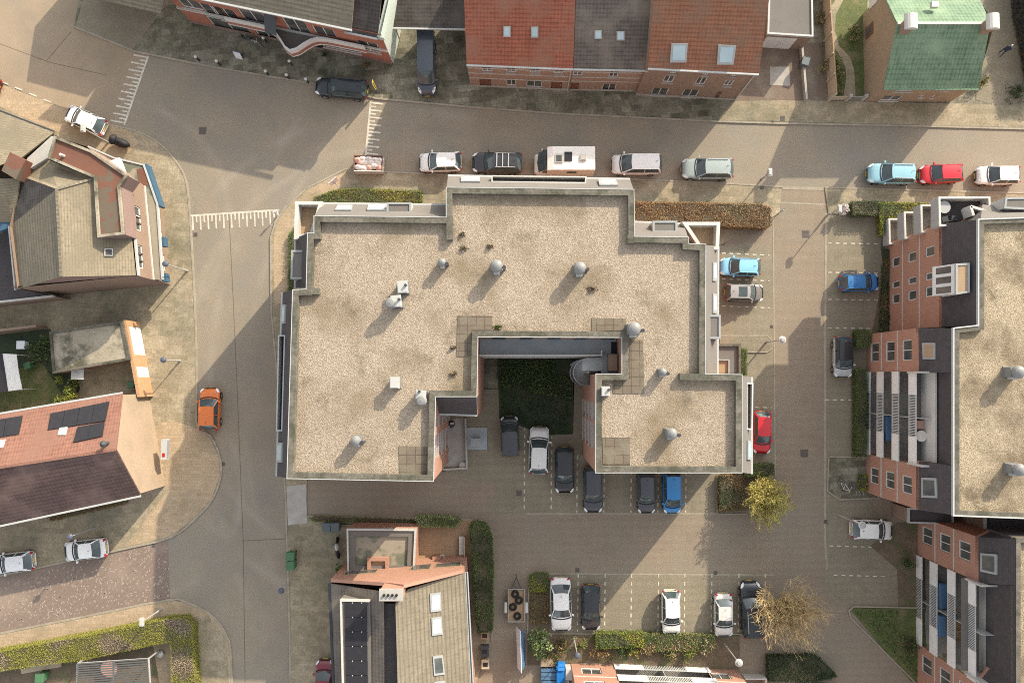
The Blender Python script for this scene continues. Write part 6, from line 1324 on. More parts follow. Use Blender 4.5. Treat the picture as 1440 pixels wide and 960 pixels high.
# cabinet on the concrete pad, sunken yard walls
p = P(669, 622, 1.3); cb = thing('cabinet', 'grey steel cabinet on the blue grey concrete pad in the courtyard', 'cabinet', (p.x, p.y, .09)); m = MB().use('grey_metal'); m.box((0, 0, .55), (.8, .55, 1.1)); m.build('body', parent=cb, world=False); m = MB().use('zinc'); m.box((0, 0, 1.14), (.95, .7, .08)); m.build('lid', parent=cb, world=False); m = MB().use('white_paint'); m.box((0, -.285, .75), (.5, .02, .3)); m.build('plate', parent=cb, world=False)
mb = MB().use('concrete'); ribbon(mb, PL([(655, 588), (657, 657), (624, 659)]), .16, 0, .55); tag(mb.build('low_wall'), 'low concrete wall round the sunken strip at the courtyard windows', 'wall')
p = P(651, 654); m = MB().use('concrete'); m.lathe((p.x, p.y, 0), [(.32, 0), (.36, .35), (.25, .4)], 14); tag(m.build('planter'), 'pale round planter at the corner of the low courtyard wall', 'planter')
p = P(634, 596); m = MB().use('dark_metal'); blob(m, (p.x, p.y, .4), (.5, .35, .4)); m.use('white_panel'); m.box((p.x+.2, p.y+.1, .8), (.35, .2, .05)); tag(m.build('bin_bag'), 'dark rubbish bag under the alcove roof', 'bag')
# south garden: bench, barbecue, table
p = P(650, 765); be = thing('bench', 'pale bench along the hedge in the small tiled garden', 'bench', (p.x, p.y, .09), math.pi/2); 
m = MB().use('white_panel'); m.box((0, 0, .45), (1.7, .5, .06)); m.build('seat', parent=be, world=False); m = MB().use('pale_wood'); m.box((0, -.27, .7), (1.7, .06, .4)); m.build('backrest', parent=be, world=False)
for x in (-.75, .75): m = MB().use('dark_metal'); m.box((x, 0, .21), (.06, .45, .42)); m.build('leg', parent=be, world=False)
p = P(613, 789, 1.); bq = thing('garden_oven', 'small orange brick garden oven at the gable wall', 'oven', (p.x, p.y, .09)); m = MB().use('orange_brick'); m.box((0, 0, .55), (.6, .9, 1.1)); m.build('body', parent=bq, world=False); m = MB().use('white_panel'); m.torus((.5, .3, .5), .2, .05, 14, 6); m.build('hose', parent=bq, world=False)
p = P(593, 783); m = MB().use('wood'); m.box((p.x, p.y, .25), (.7, .45, .4)); tag(m.build('wooden_crate'), 'brown wooden crate at the annex corner in the tiled garden', 'crate')
bd = MB().use('orange_brick')
bd.beam(P(488, 743)+zv*1, P(430, 742)+zv*1, .01, .01) if False else None
# yard behind the corner hedge
pg = thing('pergola', 'grey slatted pergola roof in the yard behind the corner hedge', 'pergola', P(160, 945)); m = MB().use('pergola'); a0 = [P(108, 933, 2.3), P(208, 926, 2.3), P(213, 1000, 2.3), P(108, 1005, 2.3)]
for i in range(24): f = i/23; m.beam(a0[0]+(a0[3]-a0[0])*f, a0[1]+(a0[2]-a0[1])*f, .10, .05)
m.build('slats', parent=pg); m = MB().use('light_metal')
for a, b in ((0, 1), (1, 2), (2, 3), (3, 0)): m.beam(a0[a]-zv*.1, a0[b]-zv*.1, .1, .14)
m.beam((a0[0]+a0[1])/2-zv*.1, (a0[2]+a0[3])/2-zv*.1, .1, .12); m.build('frame', parent=pg)
for q in a0: m = MB().use('grey_metal'); m.box((q.x, q.y, 1.1), (.1, .1, 2.2)); m.build('post', parent=pg)
p = P(141, 948, 2.2); m = MB().use('taillight'); m.lathe((p.x, p.y, .09), [(.4, 0), (.55, .4), (.6, .8), (.5, 1.0), (.1, 1.1)], 16)
tb = thing('garden_table', 'round red covered garden table seen through the pergola slats', 'table', (p.x, p.y, .09)); m = MB().use('sack_red'); m.lathe((0, 0, .7), [(.75, 0), (.78, .05), (.7, .08)], 20); m.build('table_top', parent=tb, world=False); m = MB().use('dark_metal'); m.cyl((0, 0, 0), (0, 0, .7), .06); m.build('leg', parent=tb, world=False)
a, b = P(32, 942), P(88, 932); m = MB().use('pale_wood'); m.beam(a+zv*.2, b+zv*.2, .45, .1); tag(m.build('plank'), 'weathered plank lying along the hedge in the yard', 'plank')
p = P(229, 917); m = MB().use('white_panel'); blob(m, (p.x, p.y, .4), (.3, .25, .3), j=.3); tag(m.build('garden_ornament'), 'small white garden ornament in the dark hedge corner', 'ornament')
# west garden canopy and parasols
cn_ = thing('garden_canopy', 'white garden canopy sheet beside a dark panel roof in the west garden', 'canopy', P(16, 525)); m = MB().use('white_paint'); solid(m, [P(3, 497, 2.5), P(23, 498, 2.2), P(26, 522, 2.15), P(31, 547, 2.2), P(11, 550, 2.5)], .05); m.build('sheet', parent=cn_); m = MB().use('pv_panel'); solid(m, [P(-60, 497, 2.4), P(3, 497, 2.55), P(11, 550, 2.55), P(-60, 560, 2.4)], .06); m.build('dark_panel', parent=cn_); m = MB().use('light_metal')
for v in ((4, 498), (29, 547), (11, 549), (22, 499)): p = P(*v, 2.1); m.cyl((p.x, p.y, 0), (p.x, p.y, 2.15), .04)
m.build('posts', parent=cn_); m = MB().use('pale_wood'); p = P(24, 512); m.torus((p.x, p.y, .6), .9, .04, 20, 6, ax=(.9, .2, .3)); m.build('hoop', parent=cn_)
p = P(109, 526, 2.1); ps = thing('garden_shelter', 'small white shelter roof at the garage wall in the court', 'shelter', (p.x, p.y, .1)); m = MB().use('white_panel'); m.box((0, 0, 2.), (1.15, .95, .06)); m.build('roof', parent=ps, world=False); m = MB().use('light_metal'); m.box((-.1, 0, 2.06), (.35, .35, .05)); m.build('vent', parent=ps, world=False)
for x in (-.5, .5):
    for y in (-.4, .4): m = MB().use('grey_metal'); m.box((x, y, 1.), (.06, .06, 2.)); m.build('post', parent=ps, world=False)
p = P(108, 545); m = MB().use('black'); blob(m, (p.x, p.y, .45), (.5, .9, .45)); tag(m.build('garden_furniture'), 'dark covered garden furniture below the white shelter', 'furniture')
a, b = P(-80, 478), P(68, 460); m = MB().use('brown_brick'); m.beam(a+zv*.9, b+zv*.9, .22, 1.8); tag(m.build('garden_wall'), 'brown brick garden wall between the dark alley and the west garden', 'wall')
# lower edge: stored goods under a blue sheet and storage boxes
p = P(783, 950, .8); bs_ = thing('tarpaulin_stack', 'stack of goods under a bright blue sheet at the lower picture edge', 'stack', (p.x, p.y, .0)); m = MB().use('tarp'); m.box((.35, -.2, .5), (.75, 2.2, 1.)); m.hexa([(0, .7, .9), (.75, .7, .9), (.75, 1.2, .5), (0, 1.2, .5)], [(.1, .6, 1.15), (.65, .6, 1.15), (.6, 1.1, .8), (.15, 1.1, .8)]); m.build('blue_sheet', parent=bs_, world=False); m = MB().use('board_blue')
for i in range(5): m.box((-.75, .4-i*.35, .35+.06*(i % 2)), (1.3, .28, .5))
m.build('crates', parent=bs_, world=False); m = MB().use('white_panel'); m.box((1.25, .25, .55), (.9, 1.0, 1.1)); m.build('white_box', parent=bs_, world=False); m = MB().use('cream_render'); m.box((-.9, 1.1, .3), (1.1, .7, .6)); m.build('pale_box', parent=bs_, world=False)
plain('tarp', (.015, .16, .48))
sb_ = thing('storage_box', 'white two part storage box next to the salmon brick flats', 'box', (*xy(793, 952, .9), 0)); m = MB().use('white_panel'); m.box((0, .1, .45), (1.0, .7, .9)); m.build('cupboard', parent=sb_, world=False); m = MB().use('white_paint'); m.box((0, -.65, .3), (1.0, .5, .6)); m.build('low_box', parent=sb_, world=False)
for i, (x, y) in enumerate(((682, 890), (682, 912), (683, 930))):
    p = P(x, y); m = MB().use(('wood', 'dark_metal', 'pale_wood')[i]); m.box((p.x, p.y, .35), (.7, (.6, 1.0, .8)[i], .6)); m.use('black'); m.box((p.x, p.y, .66), (.45, .35, .03)); tag(m.build('garden_box'), ('brown box at the foot of the long green hedge', 'dark open box beside the gabled house wall', 'pale planter box lowest beside the gabled house wall')[i], 'box')
mb = MB().use('white_panel'); q = [P(1043, 948), P(1072, 948), P(1074, 1000)]; ribbon(mb, q, .12, 0, 1.0); tag(mb.build('patio_wall'), 'low white patio wall at the foot of the lower flats', 'wall')
bc = thing('patio_screen', 'white and grey balcony front in front of the lower dark hedge', 'screen', P(1148, 955)); a, b, c_ = P(1116, 955), P(1148, 957), P(1178, 960); m = MB().use('white_panel'); m.beam(a+zv*.8, b+zv*.8, .12, 1.2); m.build('white_part', parent=bc); m = MB().use('grey_metal'); m.beam(b+zv*.8, c_+zv*.8, .1, 1.2); m.build('grey_part', parent=bc)
# small clutter on the balconies
for (px, py, z, sx, sy, sz, mm, lab) in ((1250, 602, 2.45,   .5, 2.2, .8, 'board_blue', 'blue windbreak on the first floor balcony of the eastern flats'), (1306, 580, 7.8, .6, .6, .5, 'sign_yellow', 'yellow box on the top balcony of the eastern flats'), (1296, 613, 7.8, .9, .9, .75, 'sack', 'round pale table on the top balcony of the eastern flats'), (1297, 597, 7.8, .9, .7, .4, 'sack_red', 'dark pink cushion chest on the top balcony of the eastern flats'), (1327, 838, 2.45, .6, 2.2, .9, 'board_blue', 'blue and white clutter on the first floor balcony of the lower right flats'), (1352, 882, 5.1, .6, .8, .7, 'wood', 'wooden armchair upper of two on the balcony of the lower right flats'), (1353, 896, 5.1, .6, .8, .7, 'wood', 'wooden armchair lower of two on the balcony of the lower right flats'), (1325, 880, 2.45, .6, 1.8, .9, 'board_blue', 'dark blue panel on the first floor balcony of the lower right flats'), (1388, 948, 7.9, .5, .5, .5, 'green_bin', 'green pot plant on the top balcony of the lower right flats')):
    p = P(px, py, z+sz); m = MB().use(mm)
    if 'table' in lab: m.lathe((p.x, p.y, z), [(.05, .05), (.05, .68), (.45, .7), (.45, .75)], 16)
    elif 'armchair' in lab:
        m.box((p.x, p.y, z+.3), (sx, sy, .2)); m.box((p.x+.25, p.y, z+.55), (.1, sy, .5)); m.box((p.x, p.y+.35, z+.45), (sx, .1, .2)); m.box((p.x, p.y-.35, z+.45), (sx, .1, .2))
    elif 'plant' in lab: m.lathe((p.x, p.y, z), [(.15, 0), (.2, .3)], 10); m.leaves([(p.x+rnd.gauss(0, .15), p.y+rnd.gauss(0, .15), z+.4+rnd.random()*.2) for _ in range(60)], .16)
    else: m.box((p.x, p.y, z+sz/2+.03), (sx, sy, sz)); m.box((p.x, p.y, z+sz+.05), (sx*.9, sy*.95, .05))
    tag(m.build('balcony_item' if 'chair' not in lab else 'armchair'), lab, 'armchair' if 'chair' in lab else 'pot plant' if 'plant' in lab else 'furniture')
# pedestrian on the far right path
def person(px, py, rz, lab):
    p = P(px, py); t = thing('person', lab, 'person', (p.x, p.y, .09), rz)
    J = {'pel': (0, 0, .92), 'sp': (.02, 0, 1.15), 'ch': (.03, 0, 1.38), 'nk': (.04, 0, 1.5), 'hd': (.06, 0, 1.6),
         'lh': (.02, .1, .88), 'lk': (.16, .11, .5), 'la': (.10, .11, .09), 'lt': (.27, .12, .04), 'rh': (-.02, -.1, .88), 'rk': (-.02, -.11, .49), 'ra': (-.30, -.11, .14), 'rt': (-.16, -.12, .04),
         'ls': (.03, .2, 1.4), 'le': (-.10, .27, 1.12), 'lw': (.02, .27, .88), 'rs': (.03, -.2, 1.4), 're': (.02, -.27, 1.12), 'rw': (.2, -.25, .92)}
    Ed = [('pel', 'sp'), ('sp', 'ch'), ('ch', 'nk'), ('nk', 'hd'), ('pel', 'lh'), ('lh', 'lk'), ('lk', 'la'), ('la', 'lt'), ('pel', 'rh'), ('rh', 'rk'), ('rk', 'ra'), ('ra', 'rt'), ('ch', 'ls'), ('ls', 'le'), ('le', 'lw'), ('ch', 'rs'), ('rs', 're'), ('re', 'rw')]
    for s_, sy in (('l', 1), ('r', -1)):
        w_ = Vector(J[s_+'w'])
        for i, dx in enumerate((-.035, -.012, .012, .035)):
            J[s_+'f%d' % i] = w_+Vector((dx, 0, -.07)); J[s_+'g%d' % i] = w_+Vector((dx+.015, -sy*.01, -.13-(.02 if i in (1, 2) else 0))); Ed += [(s_+'w', s_+'f%d' % i), (s_+'f%d' % i, s_+'g%d' % i)]
        J[s_+'t0'] = w_+Vector((.05, -sy*.02, -.06)); Ed.append((s_+'w', s_+'t0'))
    rad = {'pel': .15, 'sp': .145, 'ch': .16, 'nk': .06, 'hd': .07, 'h': .1, 'k': .065, 'a': .045, 't': .04, 's': .075, 'e': .05, 'w': .032}
    ks = list(J); me = bpy.data.meshes.new('person'); me.from_pydata([tuple(J[k]) for k in ks], [(ks.index(a), ks.index(b)) for a, b in Ed], [])
    o = bpy.data.objects.new('body', me); COL.objects.link(o); o.parent = t
    md = o.modifiers.new('Skin', 'SKIN'); sv = me.skin_vertices[0].data
    for k, v in zip(ks, sv):
        r_ = rad.get(k) or (.009 if k[1] in 'fg' else .012 if k[1:] == 't0' else rad.get(k[1], .05)); v.radius = (r_, r_)
    sv[ks.index('pel')].use_root = True
    s2 = o.modifiers.new('Subdivision', 'SUBSURF'); s2.levels = 1; s2.render_levels = 1; me.materials.append(MT['coat'])
    m = MB().use('skin'); blob(m, (.08, 0, 1.65), (.10, .078, .125), n=12, k=8, j=.0); blob(m, (.18, 0, 1.635), (.025, .017, .03), n=6, k=4, j=0); m.box((.165, .032, 1.665), (.02, .025, .012)); m.box((.165, -.032, 1.665), (.02, .025, .012)); m.box((.165, 0, 1.585), (.02, .05, .012))
    for s_ in (1, -1): blob(m, (.07, s_*.08, 1.645), (.03, .015, .035), n=6, k=4, j=0)
    m.build('head', parent=t, world=False, smooth=True); m = MB().use('white_panel'); blob(m, (.06, 0, 1.695), (.108, .086, .10), n=12, k=6, j=.02); m.build('hair', parent=t, world=False, smooth=True)
plain('coat', (.03, .045, .085), rough=.9); plain('skin', (.5, .32, .24), rough=.6)
person(1405, 77, R(60), 'white haired person in a dark blue coat walking beside the green roofed house')

# ---------------------------------------------------------------- greenery
def leafmat(key, a, b, **k): MT[key] = mat(key, a, tuple(v*.7 for v in a), s=2., rough=.7, sp=.12, island=b, spec=.25, **k)
leafmat('beech_leaf', (.23, .13, .06), (.33, .21, .10)); leafmat('green_leaf', (.085, .135, .035), (.14, .19, .05)); leafmat('bright_leaf', (.21, .22, .028), (.30, .295, .045)); leafmat('bud_leaf', (.24, .235, .05), (.36, .32, .07))
leafmat('dark_leaf', (.03, .055, .022), (.055, .085, .035)); leafmat('grey_leaf', (.10, .12, .06), (.17, .19, .09)); leafmat('yellow_leaf', (.33, .30, .055), (.46, .41, .10)); leafmat('rust_leaf', (.24, .12, .05), (.20, .17, .07)); leafmat('pale_leaf', (.22, .26, .11), (.34, .38, .19)); leafmat('straw_leaf', (.36, .27, .15), (.26, .2, .10))
leafmat('blossom', (.7, .6, .58), (.75, .72, .70)); leafmat('lilac_leaf', (.30, .235, .17), (.40, .31, .22)); leafmat('blue_leaf', (.02, .032, .035), (.035, .05, .055))
mk('bark', (.20, .15, .10), (.14, .105, .07), s=4., sp=.2, mode='obj'); mk('straw_bark', (.58, .45, .24), (.44, .33, .17), s=3., sp=.2, mode='obj'); mk('twig', (.09, .075, .05), s=3., sp=.2)
def inpoly(x, y, q):
    c = False; j = len(q)-1
    for i in range(len(q)):
        if (q[i][1] > y) != (q[j][1] > y) and x < (q[j][0]-q[i][0])*(y-q[i][1])/(q[j][1]-q[i][1])+q[i][0]: c = not c
        j = i
    return c
def hedge(px, h, leaf, label, dens=170, size=.13, z0=0., leaf2=None, cat='hedge', bump=.08, group=None, core='twig', name='hedge', mixf=.3):
    size *= .76; dens *= 1.55; zt = z0+h; q = ccw([(p.x, p.y) for p in PL(px, zt)]); mb = MB().use(core); mb.prism(offset_line(q, .12, True), z0, zt-.12)
    xs = [v[0] for v in q]; ys = [v[1] for v in q]; A_ = area(q); sets = {leaf: []}
    if leaf2: sets[leaf2] = []
    n = int(A_*dens); k = 0
    ph = rnd.random()*9
    while k < n:
        x, y = rnd.uniform(min(xs), max(xs)), rnd.uniform(min(ys), max(ys))
        if not inpoly(x, y, q): continue
        k += 1; lump = math.sin(x*2.1+ph)*math.sin(y*2.7+ph)*bump
        key = leaf2 if leaf2 and (math.sin(x*1.1+ph*2)+math.sin(y*1.7-ph+x*.4)+rnd.gauss(0, .5) > 1-2*mixf) else leaf
        sets[key].append((x, y, zt-.06+lump+rnd.gauss(0, .05)))
    for i in range(len(q)):
        a, b = Vector(q[i]), Vector(q[(i+1) % len(q)]); e = b-a; n_ = Vector((e.y, -e.x)).normalized()
        for _ in range(int(e.length*h*dens*.8)):
            t = rnd.random(); p = a+e*t+n_*rnd.gauss(-.03, .06); z = z0+h*rnd.random()**.8
            sets[leaf2 if leaf2 and rnd.random() < mixf*.8 else leaf].append((p.x, p.y, z))
    o = mb.build(name); tag(o, label, cat, group)
    for m_, pts in sets.items():
        if pts: l = MB().use(m_); l.leaves(pts, size, 1.0); l.build('foliage', parent=o)
    return o
def shrub(px, py, r, h, leaf, label, n=700, size=.15, z0=.06, leaf2=None, group='garden shrubs', sq=1., name='shrub'):
    p = P(px, py, h*.6); t = thing(name, label, 'shrub', (p.x, p.y, z0), 0, group); m = MB().use('bark')
    for i in range(7):
        a = i*.9+rnd.random(); m.tube([(0, 0, 0), (math.cos(a)*r*.35, math.sin(a)*r*.35*sq, h*.45), (math.cos(a)*r*.75, math.sin(a)*r*.75*sq, h*.8)], .03, .01, 4)
    m.build('stems', parent=t, world=False); cl = [(rnd.gauss(0, .45)*r, rnd.gauss(0, .45)*r*sq, h*rnd.uniform(.35, .85), r*rnd.uniform(.25, .5)) for _ in range(11)]
    A_ = []; B_ = []
    for _ in range(n):
        c = cl[int(rnd.random()*11)]; d = Vector((rnd.gauss(0, 1), rnd.gauss(0, 1), rnd.gauss(0, 1))).normalized()*c[3]*rnd.random()**.4
        v = (c[0]+d.x, c[1]+d.y, max(.05, c[2]+d.z)); (B_ if leaf2 and rnd.random() < .4 else A_).append(v)
    m = MB().use(leaf); m.leaves(A_, size, .6)
    if leaf2: m.use(leaf2); m.leaves(B_, size, .6)
    m.build('foliage', parent=t, world=False); return t
hedge([(890, 283), (1070, 286), (1085, 292), (1086, 316), (1078, 320), (890, 313)], 1.3, 'beech_leaf', 'long rust brown beech hedge right of the north wing', 210, .12, .06, 'straw_leaf', mixf=.18)
hedge([(442, 276), (470, 267), (500, 264), (592, 268), (594, 285), (456, 285), (440, 283)], .5, 'green_leaf', 'low green verge hedge below the skip', 200, .12, .08, 'bright_leaf', mixf=.25)
hedge([(405, 330), (414, 318), (414, 410), (404, 410)], .5, 'green_leaf', 'thin strip of green planting at the west terrace', 160, .12, .08)
hedge([(1198, 283), (1237, 282), (1238, 302), (1200, 302)], 1.0, 'grey_leaf', 'dull grey green hedge block left of the bright hedge near the entrance', 200, .12, .06, 'dark_leaf')
hedge([(1237, 284), (1305, 285), (1285, 300), (1262, 305), (1244, 306), (1243, 330), (1240, 330), (1238, 302)], 1.0, 'bright_leaf', 'bright green hedge at the corner balconies of the eastern flats', 220, .12, .06, 'green_leaf')
hedge([(1246, 350), (1262, 352), (1250, 400), (1252, 470), (1240, 470), (1242, 400)], .6, 'dark_leaf', 'dark low planting along the foot of the eastern flats', 130, .15, .05, 'rust_leaf', mixf=.35)
hedge([(1206, 464), (1225, 464), (1223, 488), (1205, 488)], 1.2, 'green_leaf', 'square clipped hedge block at the head of the eastern path', 240, .11, .05, 'dark_leaf')
hedge([(1205, 520), (1219, 520), (1219, 642), (1205, 642)], 1.1, 'green_leaf', 'long narrow clipped hedge before the eastern loggias', 240, .11, .05, 'dark_leaf', mixf=.45)
hedge([(1042, 490), (1051, 490), (1051, 527), (1042, 527)], 1.0, 'green_leaf', 'short clipped hedge along the low annex', 240, .11, .05)
hedge([(1048, 655), (1089, 652), (1089, 668), (1050, 670)], 1.2, 'green_leaf', 'green clipped hedge just below the red hatchback', 200, .12, .05, 'dark_leaf')
hedge([(1012, 668), (1048, 664), (1045, 716), (1012, 718)], .8, 'rust_leaf', 'brownish low planting beneath the yellow tree', 150, .14, .05, 'dark_leaf', mixf=.4)
hedge([(666, 735), (682, 738), (691, 755), (693, 800), (692, 888), (672, 890), (668, 830), (664, 780), (660, 742)], 1.5, 'green_leaf', 'long tall green hedge bending round the tiled garden', 170, .14, .08, 'dark_leaf', mixf=.4)
hedge([(584, 728), (590, 726), (640, 728), (648, 733), (640, 741), (588, 741)], 1.2, 'pale_leaf', 'pale green rounded hedge at the top of the tiled garden', 220, .13, .08, 'green_leaf')
hedge([(0, 915), (120, 893), (235, 870), (258, 869), (269, 880), (274, 960), (274, 1060), (243, 1060), (239, 902), (120, 927), (0, 943), (-80, 955), (-80, 930)], 1.5, 'bright_leaf', 'tall lime green corner hedge framing the yard at the lower left', 330, .09, .05, 'lilac_leaf', mixf=.14)
hedge([(1440, -60), (1500, -60), (1500, 110), (1462, 108), (1442, 0)], 2.0, 'blue_leaf', 'very dark conifer hedge at the upper right picture edge', 150, .16, .08)
hedge([(1081, 924), (1150, 922), (1178, 951), (1150, 958), (1082, 958)], .9, 'dark_leaf', 'dark green shrub hedge below the bare tree', 170, .16, .06, 'grey_leaf', mixf=.2)
hedge([(745, 810), (756, 806), (770, 806), (770, 832), (745, 832)], .5, 'green_leaf', 'small green hedge at the head of the kerbed island', 220, .12, .05, 'bright_leaf', mixf=.2)
hedge([(746, 834), (770, 834), (770, 876), (745, 876)], .3, 'rust_leaf', 'brown low ground shrub on the kerbed island', 110, .15, .04, 'twig' if False else None)
hedge([(438, 724), (500, 727), (640, 732), (580, 736), (500, 735), (440, 733)], .3, 'green_leaf', 'thin weedy hedge along the lane kerb', 90, .13, .05, 'rust_leaf', mixf=.3)
hedge([(838, 890), (905, 890), (905, 910), (838, 912)], .9, 'green_leaf', 'yellow green clipped hedge block right of the black hatchback', 200, .13, .06, 'bright_leaf', mixf=.4)
hedge([(906, 890), (1005, 893), (1005, 915), (906, 915)], .7, 'green_leaf', 'olive shrub hedge below the white hatchback in the south bays', 160, .14, .06, 'straw_leaf', mixf=.4)
hedge([(60, 720), (175, 697), (178, 708), (70, 733)], .5, 'rust_leaf', 'rusty low planting strip below the dark plum roof', 140, .13, .08, None)
hedge([(1208, 668), (1224, 668), (1228, 690), (1210, 690)], .5, 'green_leaf', 'mossy green planting at the bicycle island', 120, .14, .08, 'bright_leaf')
for a in ((757, 902, 1.35, 2.3, 'pale_leaf', 'large pale leaved shrub right of the notice board', 1900, .2, 'green_leaf'), (790, 905, .8, .9, 'rust_leaf', 'reddish brown shrub below the long white saloon', 500, .15, 'dark_leaf'), (818, 905, .7, .9, 'green_leaf', 'green shrub right of the dark dome lamp', 450, .15, 'rust_leaf'), (775, 925, .8, .8, 'rust_leaf', 'brown shrub lowest in the bed left of the dome lamp', 450, .14, 'green_leaf'),
          (845, 915, .9, .8, 'rust_leaf', 'orange brown shrub between dome lamp and lower flats', 500, .15, 'straw_leaf'), (875, 915, .85, 1.0, 'dark_leaf', 'dark round evergreen shrub above the lower flats', 600, .14, 'dark_leaf'), (890, 916, .5, .7, 'yellow_leaf', 'small bright yellow flowering shrub', 320, .12, 'yellow_leaf'), (913, 914, .8, .8, 'straw_leaf', 'straw coloured shrub right of the yellow one', 450, .14, 'rust_leaf'),
          (941, 915, .9, .8, 'straw_leaf', 'pale brown shrub in the bed below the white hatchback', 450, .14, 'green_leaf'), (968, 912, 1.0, .8, 'green_leaf', 'green shrub at the middle of the south bed', 520, .14, 'bright_leaf'), (996, 910, 1.0, .8, 'lilac_leaf', 'dry pinkish shrub left of the white ring lamp', 520, .14, 'straw_leaf'),
          (92, 550, 1.3, 1.9, 'bright_leaf', 'bright green bush at the solar house gutter', 1100, .17, 'green_leaf'), (60, 500, 1.7, 1.2, 'dark_leaf', 'wide dark bush in the west garden', 900, .17, 'green_leaf'), (82, 520, 1.0, 1.0, 'dark_leaf', 'dark bush along the garage wall', 450, .16, 'dark_leaf'), (1157, 25, .6, .7, 'straw_leaf', 'dry ornamental grass bush upper left of the garden walk', 420, .16, 'grey_leaf'), (1173, 95, 1.0, .8, 'straw_leaf', 'wide dry bush left of the garden walk', 700, .16, 'green_leaf'), (1203, 45, .8, .7, 'green_leaf', 'green bush between the walk and the tan house wall', 600, .16, 'straw_leaf'),
          (1188, 294, .55, 1.3, 'blossom', 'pale pink blossoming bush at the grey hedge end', 420, .16, 'blossom'), (1381, 118, .7, .8, 'green_leaf', 'green bush at the right foot of the green roofed house', 380, .15, 'straw_leaf'), (1432, 130, 1.0, .6, 'dark_leaf', 'low dark bush at the right edge of the path', 420, .15, 'dark_leaf'), (456, 77, .35, .9, 'dark_leaf', 'small dark potted bush left of two by the town house', 200, .12, 'dark_leaf'), (516, 91, .35, .9, 'rust_leaf', 'small brown potted bush right of two by the town house', 200, .12, 'dark_leaf'),
          (1280, 905, .9, .5, 'dark_leaf', 'dark heather bush on the lawn corner at the lower flats', 420, .13, 'rust_leaf'), (1275, 790, .8, .6, 'dark_leaf', 'dark bush between bays and the lower right flats', 350, .14, 'green_leaf'), (478, 800, .5, .5, 'green_leaf', 'small green bush at the annex corner', 220, .13, 'green_leaf')):
    shrub(*a[:6], n=a[6], size=a[7], leaf2=a[8])
# ground planting
def cover_plants(px, leaf, n, label, name='ground_cover', z=.08, leaf2=None, hh=.22):
    q = [(p.x, p.y) for p in PL(px)]; xs = [v[0] for v in q]; ys = [v[1] for v in q]; A_ = []; B_ = []
    while len(A_)+len(B_) < n:
        x, y = rnd.uniform(min(xs), max(xs)), rnd.uniform(min(ys), max(ys))
        if inpoly(x, y, q): (B_ if leaf2 and rnd.random() < .4 else A_).append((x, y, z+rnd.random()*hh))
    m = MB().use(leaf); m.leaves(A_, .15, 1.2)
    if B_: m.use(leaf2); m.leaves(B_, .15, 1.2)
    tag(m.build(name), label, 'ground cover', None, 'stuff')
cover_plants([(702, 506), (780, 506), (782, 528), (804, 530), (802, 560), (704, 545)], 'dark_leaf', 3600, 'dark evergreen ground cover in the courtyard', leaf2='green_leaf')
cover_plants([(704, 545), (802, 560), (802, 610), (768, 610), (704, 588)], 'dark_leaf', 1500, 'thin dark ground cover behind the courtyard cars', hh=.1)
cover_plants([(1153, 0), (1161, 15), (1160, 45), (1166, 68), (1184, 95), (1184, 136), (1168, 136), (1158, 60)], 'straw_leaf', 800, 'dry garden planting beside the winding path', leaf2='green_leaf', z=.1)
cover_plants([(1200, 857), (1262, 857), (1266, 890), (1300, 905), (1302, 955), (1285, 950)], 'green_leaf', 1900, 'lawn grass on the corner by the lower right flats', 'grass', z=.09, hh=.06, leaf2='grey_leaf')
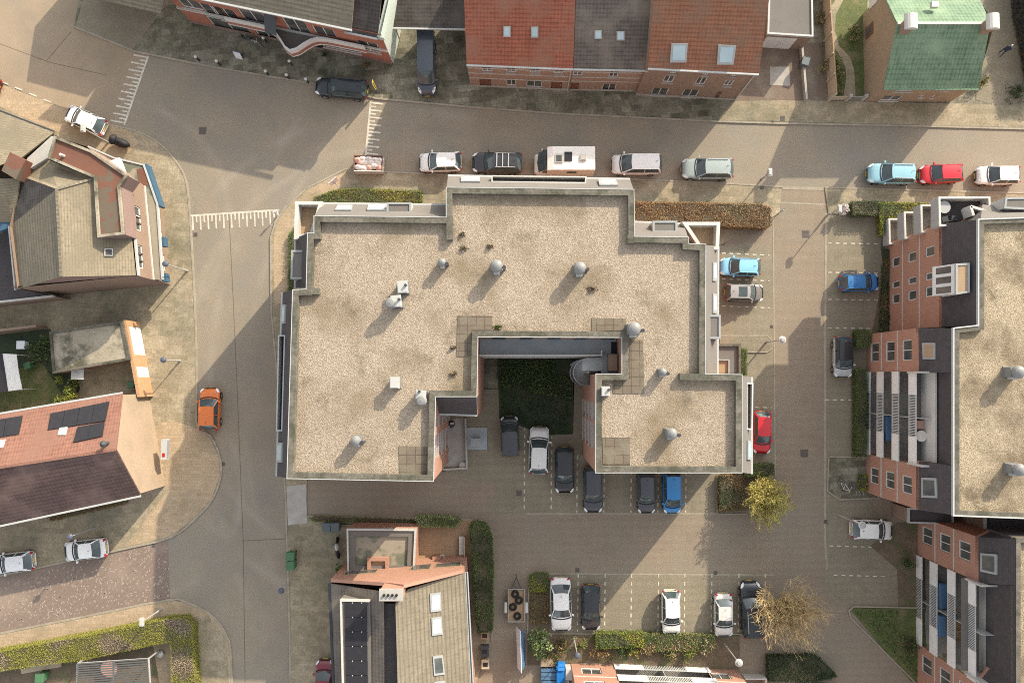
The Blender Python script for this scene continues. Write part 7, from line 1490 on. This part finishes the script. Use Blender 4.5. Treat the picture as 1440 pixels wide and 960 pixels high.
# two trees
def tree(px, py, h, spread, off, label, limb, fine, n1, n2, nl=0, leaf=None, name='tree', droop=.35):
    """a trunk, arching limbs and, around every limb, many fine curved twigs that hang outwards"""
    b = P(px, py); t = thing(name, label, 'tree', (b.x, b.y, .05)); m = MB().use('bark'); m.tube([(0, 0, 0), (.04, .03, h*.15), (off[0]*.2, off[1]*.2, h*.35)], .17, .12, 8); m.build('trunk', parent=t, world=False)
    lm = MB().use(limb); tm = MB().use(fine); lv = []
    if nl:       # rounded crown
        for i in range(n1):
            d = Vector((rnd.gauss(0, 1), rnd.gauss(0, 1), rnd.gauss(.15, .8))).normalized()*rnd.random()**.36; s0 = Vector((0, 0, h*rnd.uniform(.15, .35)))
            tip = Vector((off[0]+d.x*spread[0], off[1]+d.y*spread[1], h*.6+d.z*h*.4)); mid = s0.lerp(tip, .5)+Vector((rnd.gauss(0, .15), rnd.gauss(0, .15), .25)); pts = spline([s0, mid, tip], 4); lm.tube(pts, .045, .012, 4)
            for j in range(n2):
                p = pts[rnd.randint(3, len(pts)-1)]+Vector((rnd.gauss(0, .1), rnd.gauss(0, .1), 0)); d2 = Vector((rnd.gauss(0, 1), rnd.gauss(0, 1), rnd.gauss(.5, .6))).normalized(); ln = rnd.uniform(.3, .75); p3 = p+d2*ln; tm.tube([p, p.lerp(p3, .5)+Vector((0, 0, .05)), p3], .013, .007, 3)
                for _ in range(nl): lv.append(tuple(p.lerp(p3, rnd.random())+Vector((rnd.gauss(0, .10), rnd.gauss(0, .10), rnd.gauss(.03, .1)))))
    else:        # spreading limbs with many upright wands
        for i in range(n1):
            a = rnd.random()*6.283; e = rnd.random()**.6; s0 = Vector((0, 0, h*rnd.uniform(.08, .22))); tip = Vector((off[0]+math.cos(a)*spread[0]*e, off[1]+math.sin(a)*spread[1]*e, h*rnd.uniform(.3, .5)))
            mid = s0.lerp(tip, .5)+Vector((rnd.gauss(0, .25), rnd.gauss(0, .25), .35)); pts = spline([s0, mid, tip], 5); lm.tube(pts, .06, .02, 5)
            for j in range(n2):
                k = rnd.randint(2, len(pts)-1); p = pts[k]; o_ = Vector((p.x-off[0], p.y-off[1], 0))*.16; ln = rnd.uniform(.5, 1.)*h*.52
                p2 = p+Vector((rnd.gauss(0, .25), rnd.gauss(0, .25), ln*.5))+o_*.6; p3 = p2+Vector((rnd.gauss(0, .32), rnd.gauss(0, .32), ln*.45))+o_; tm.tube(spline([p, p2, p3], 3), .019, .007, 3)
                for q_ in range(2):
                    c_ = p2.lerp(p3, rnd.random()*.7); p4 = c_+Vector((rnd.gauss(0, .28), rnd.gauss(0, .28), rnd.uniform(.2, .6))); tm.tube([c_, p4], .011, .006, 3)
    lm.build('limbs', parent=t, world=False); tm.build('twigs', parent=t, world=False)
    if nl: m = MB().use(leaf[0]); m.leaves(lv[::2], .12, .8); m.use(leaf[1]); m.leaves(lv[1::2], .12, .8); m.build('crown', parent=t, world=False)
tree(1064, 691, 3.6, (2.45, 2.5), (.5, -.5), 'yellow green budding tree on the island at the southeast wing', 'straw_bark', 'straw_bark', 90, 13, 11, ('yellow_leaf', 'bud_leaf'), 'budding_tree')
tree(1088, 845, 4.7, (2.95, 2.9), (.35, -.3), 'large bare straw coloured tree beside the black off-roader', 'straw_bark', 'straw_bark', 56, 21, 0, None, 'bare_tree', .5)
# pale bricks scattered in the dark paving of the side street
q = [(p.x, p.y) for p in PL([(0, 815), (140, 785), (236, 760), (238, 838), (120, 860), (0, 885)])]; m = MB().use('pale_brick'); k = 0
while k < 420:
    x, y = rnd.uniform(-50, -30), rnd.uniform(-30, -10)
    if inpoly(x, y, q):
        k += 1; a = rnd.choice((.3, .9, 1.5, 2.2))+rnd.gauss(0, .1); l, t = .105, .04; u = Vector((math.cos(a), math.sin(a), 0)); v_ = Vector((-u.y, u.x, 0)); c = Vector((x, y, .012))
        m.face([c-u*l-v_*t, c+u*l-v_*t, c+u*l+v_*t, c-u*l+v_*t])
m.build('pale_paving_bricks', kind='structure')
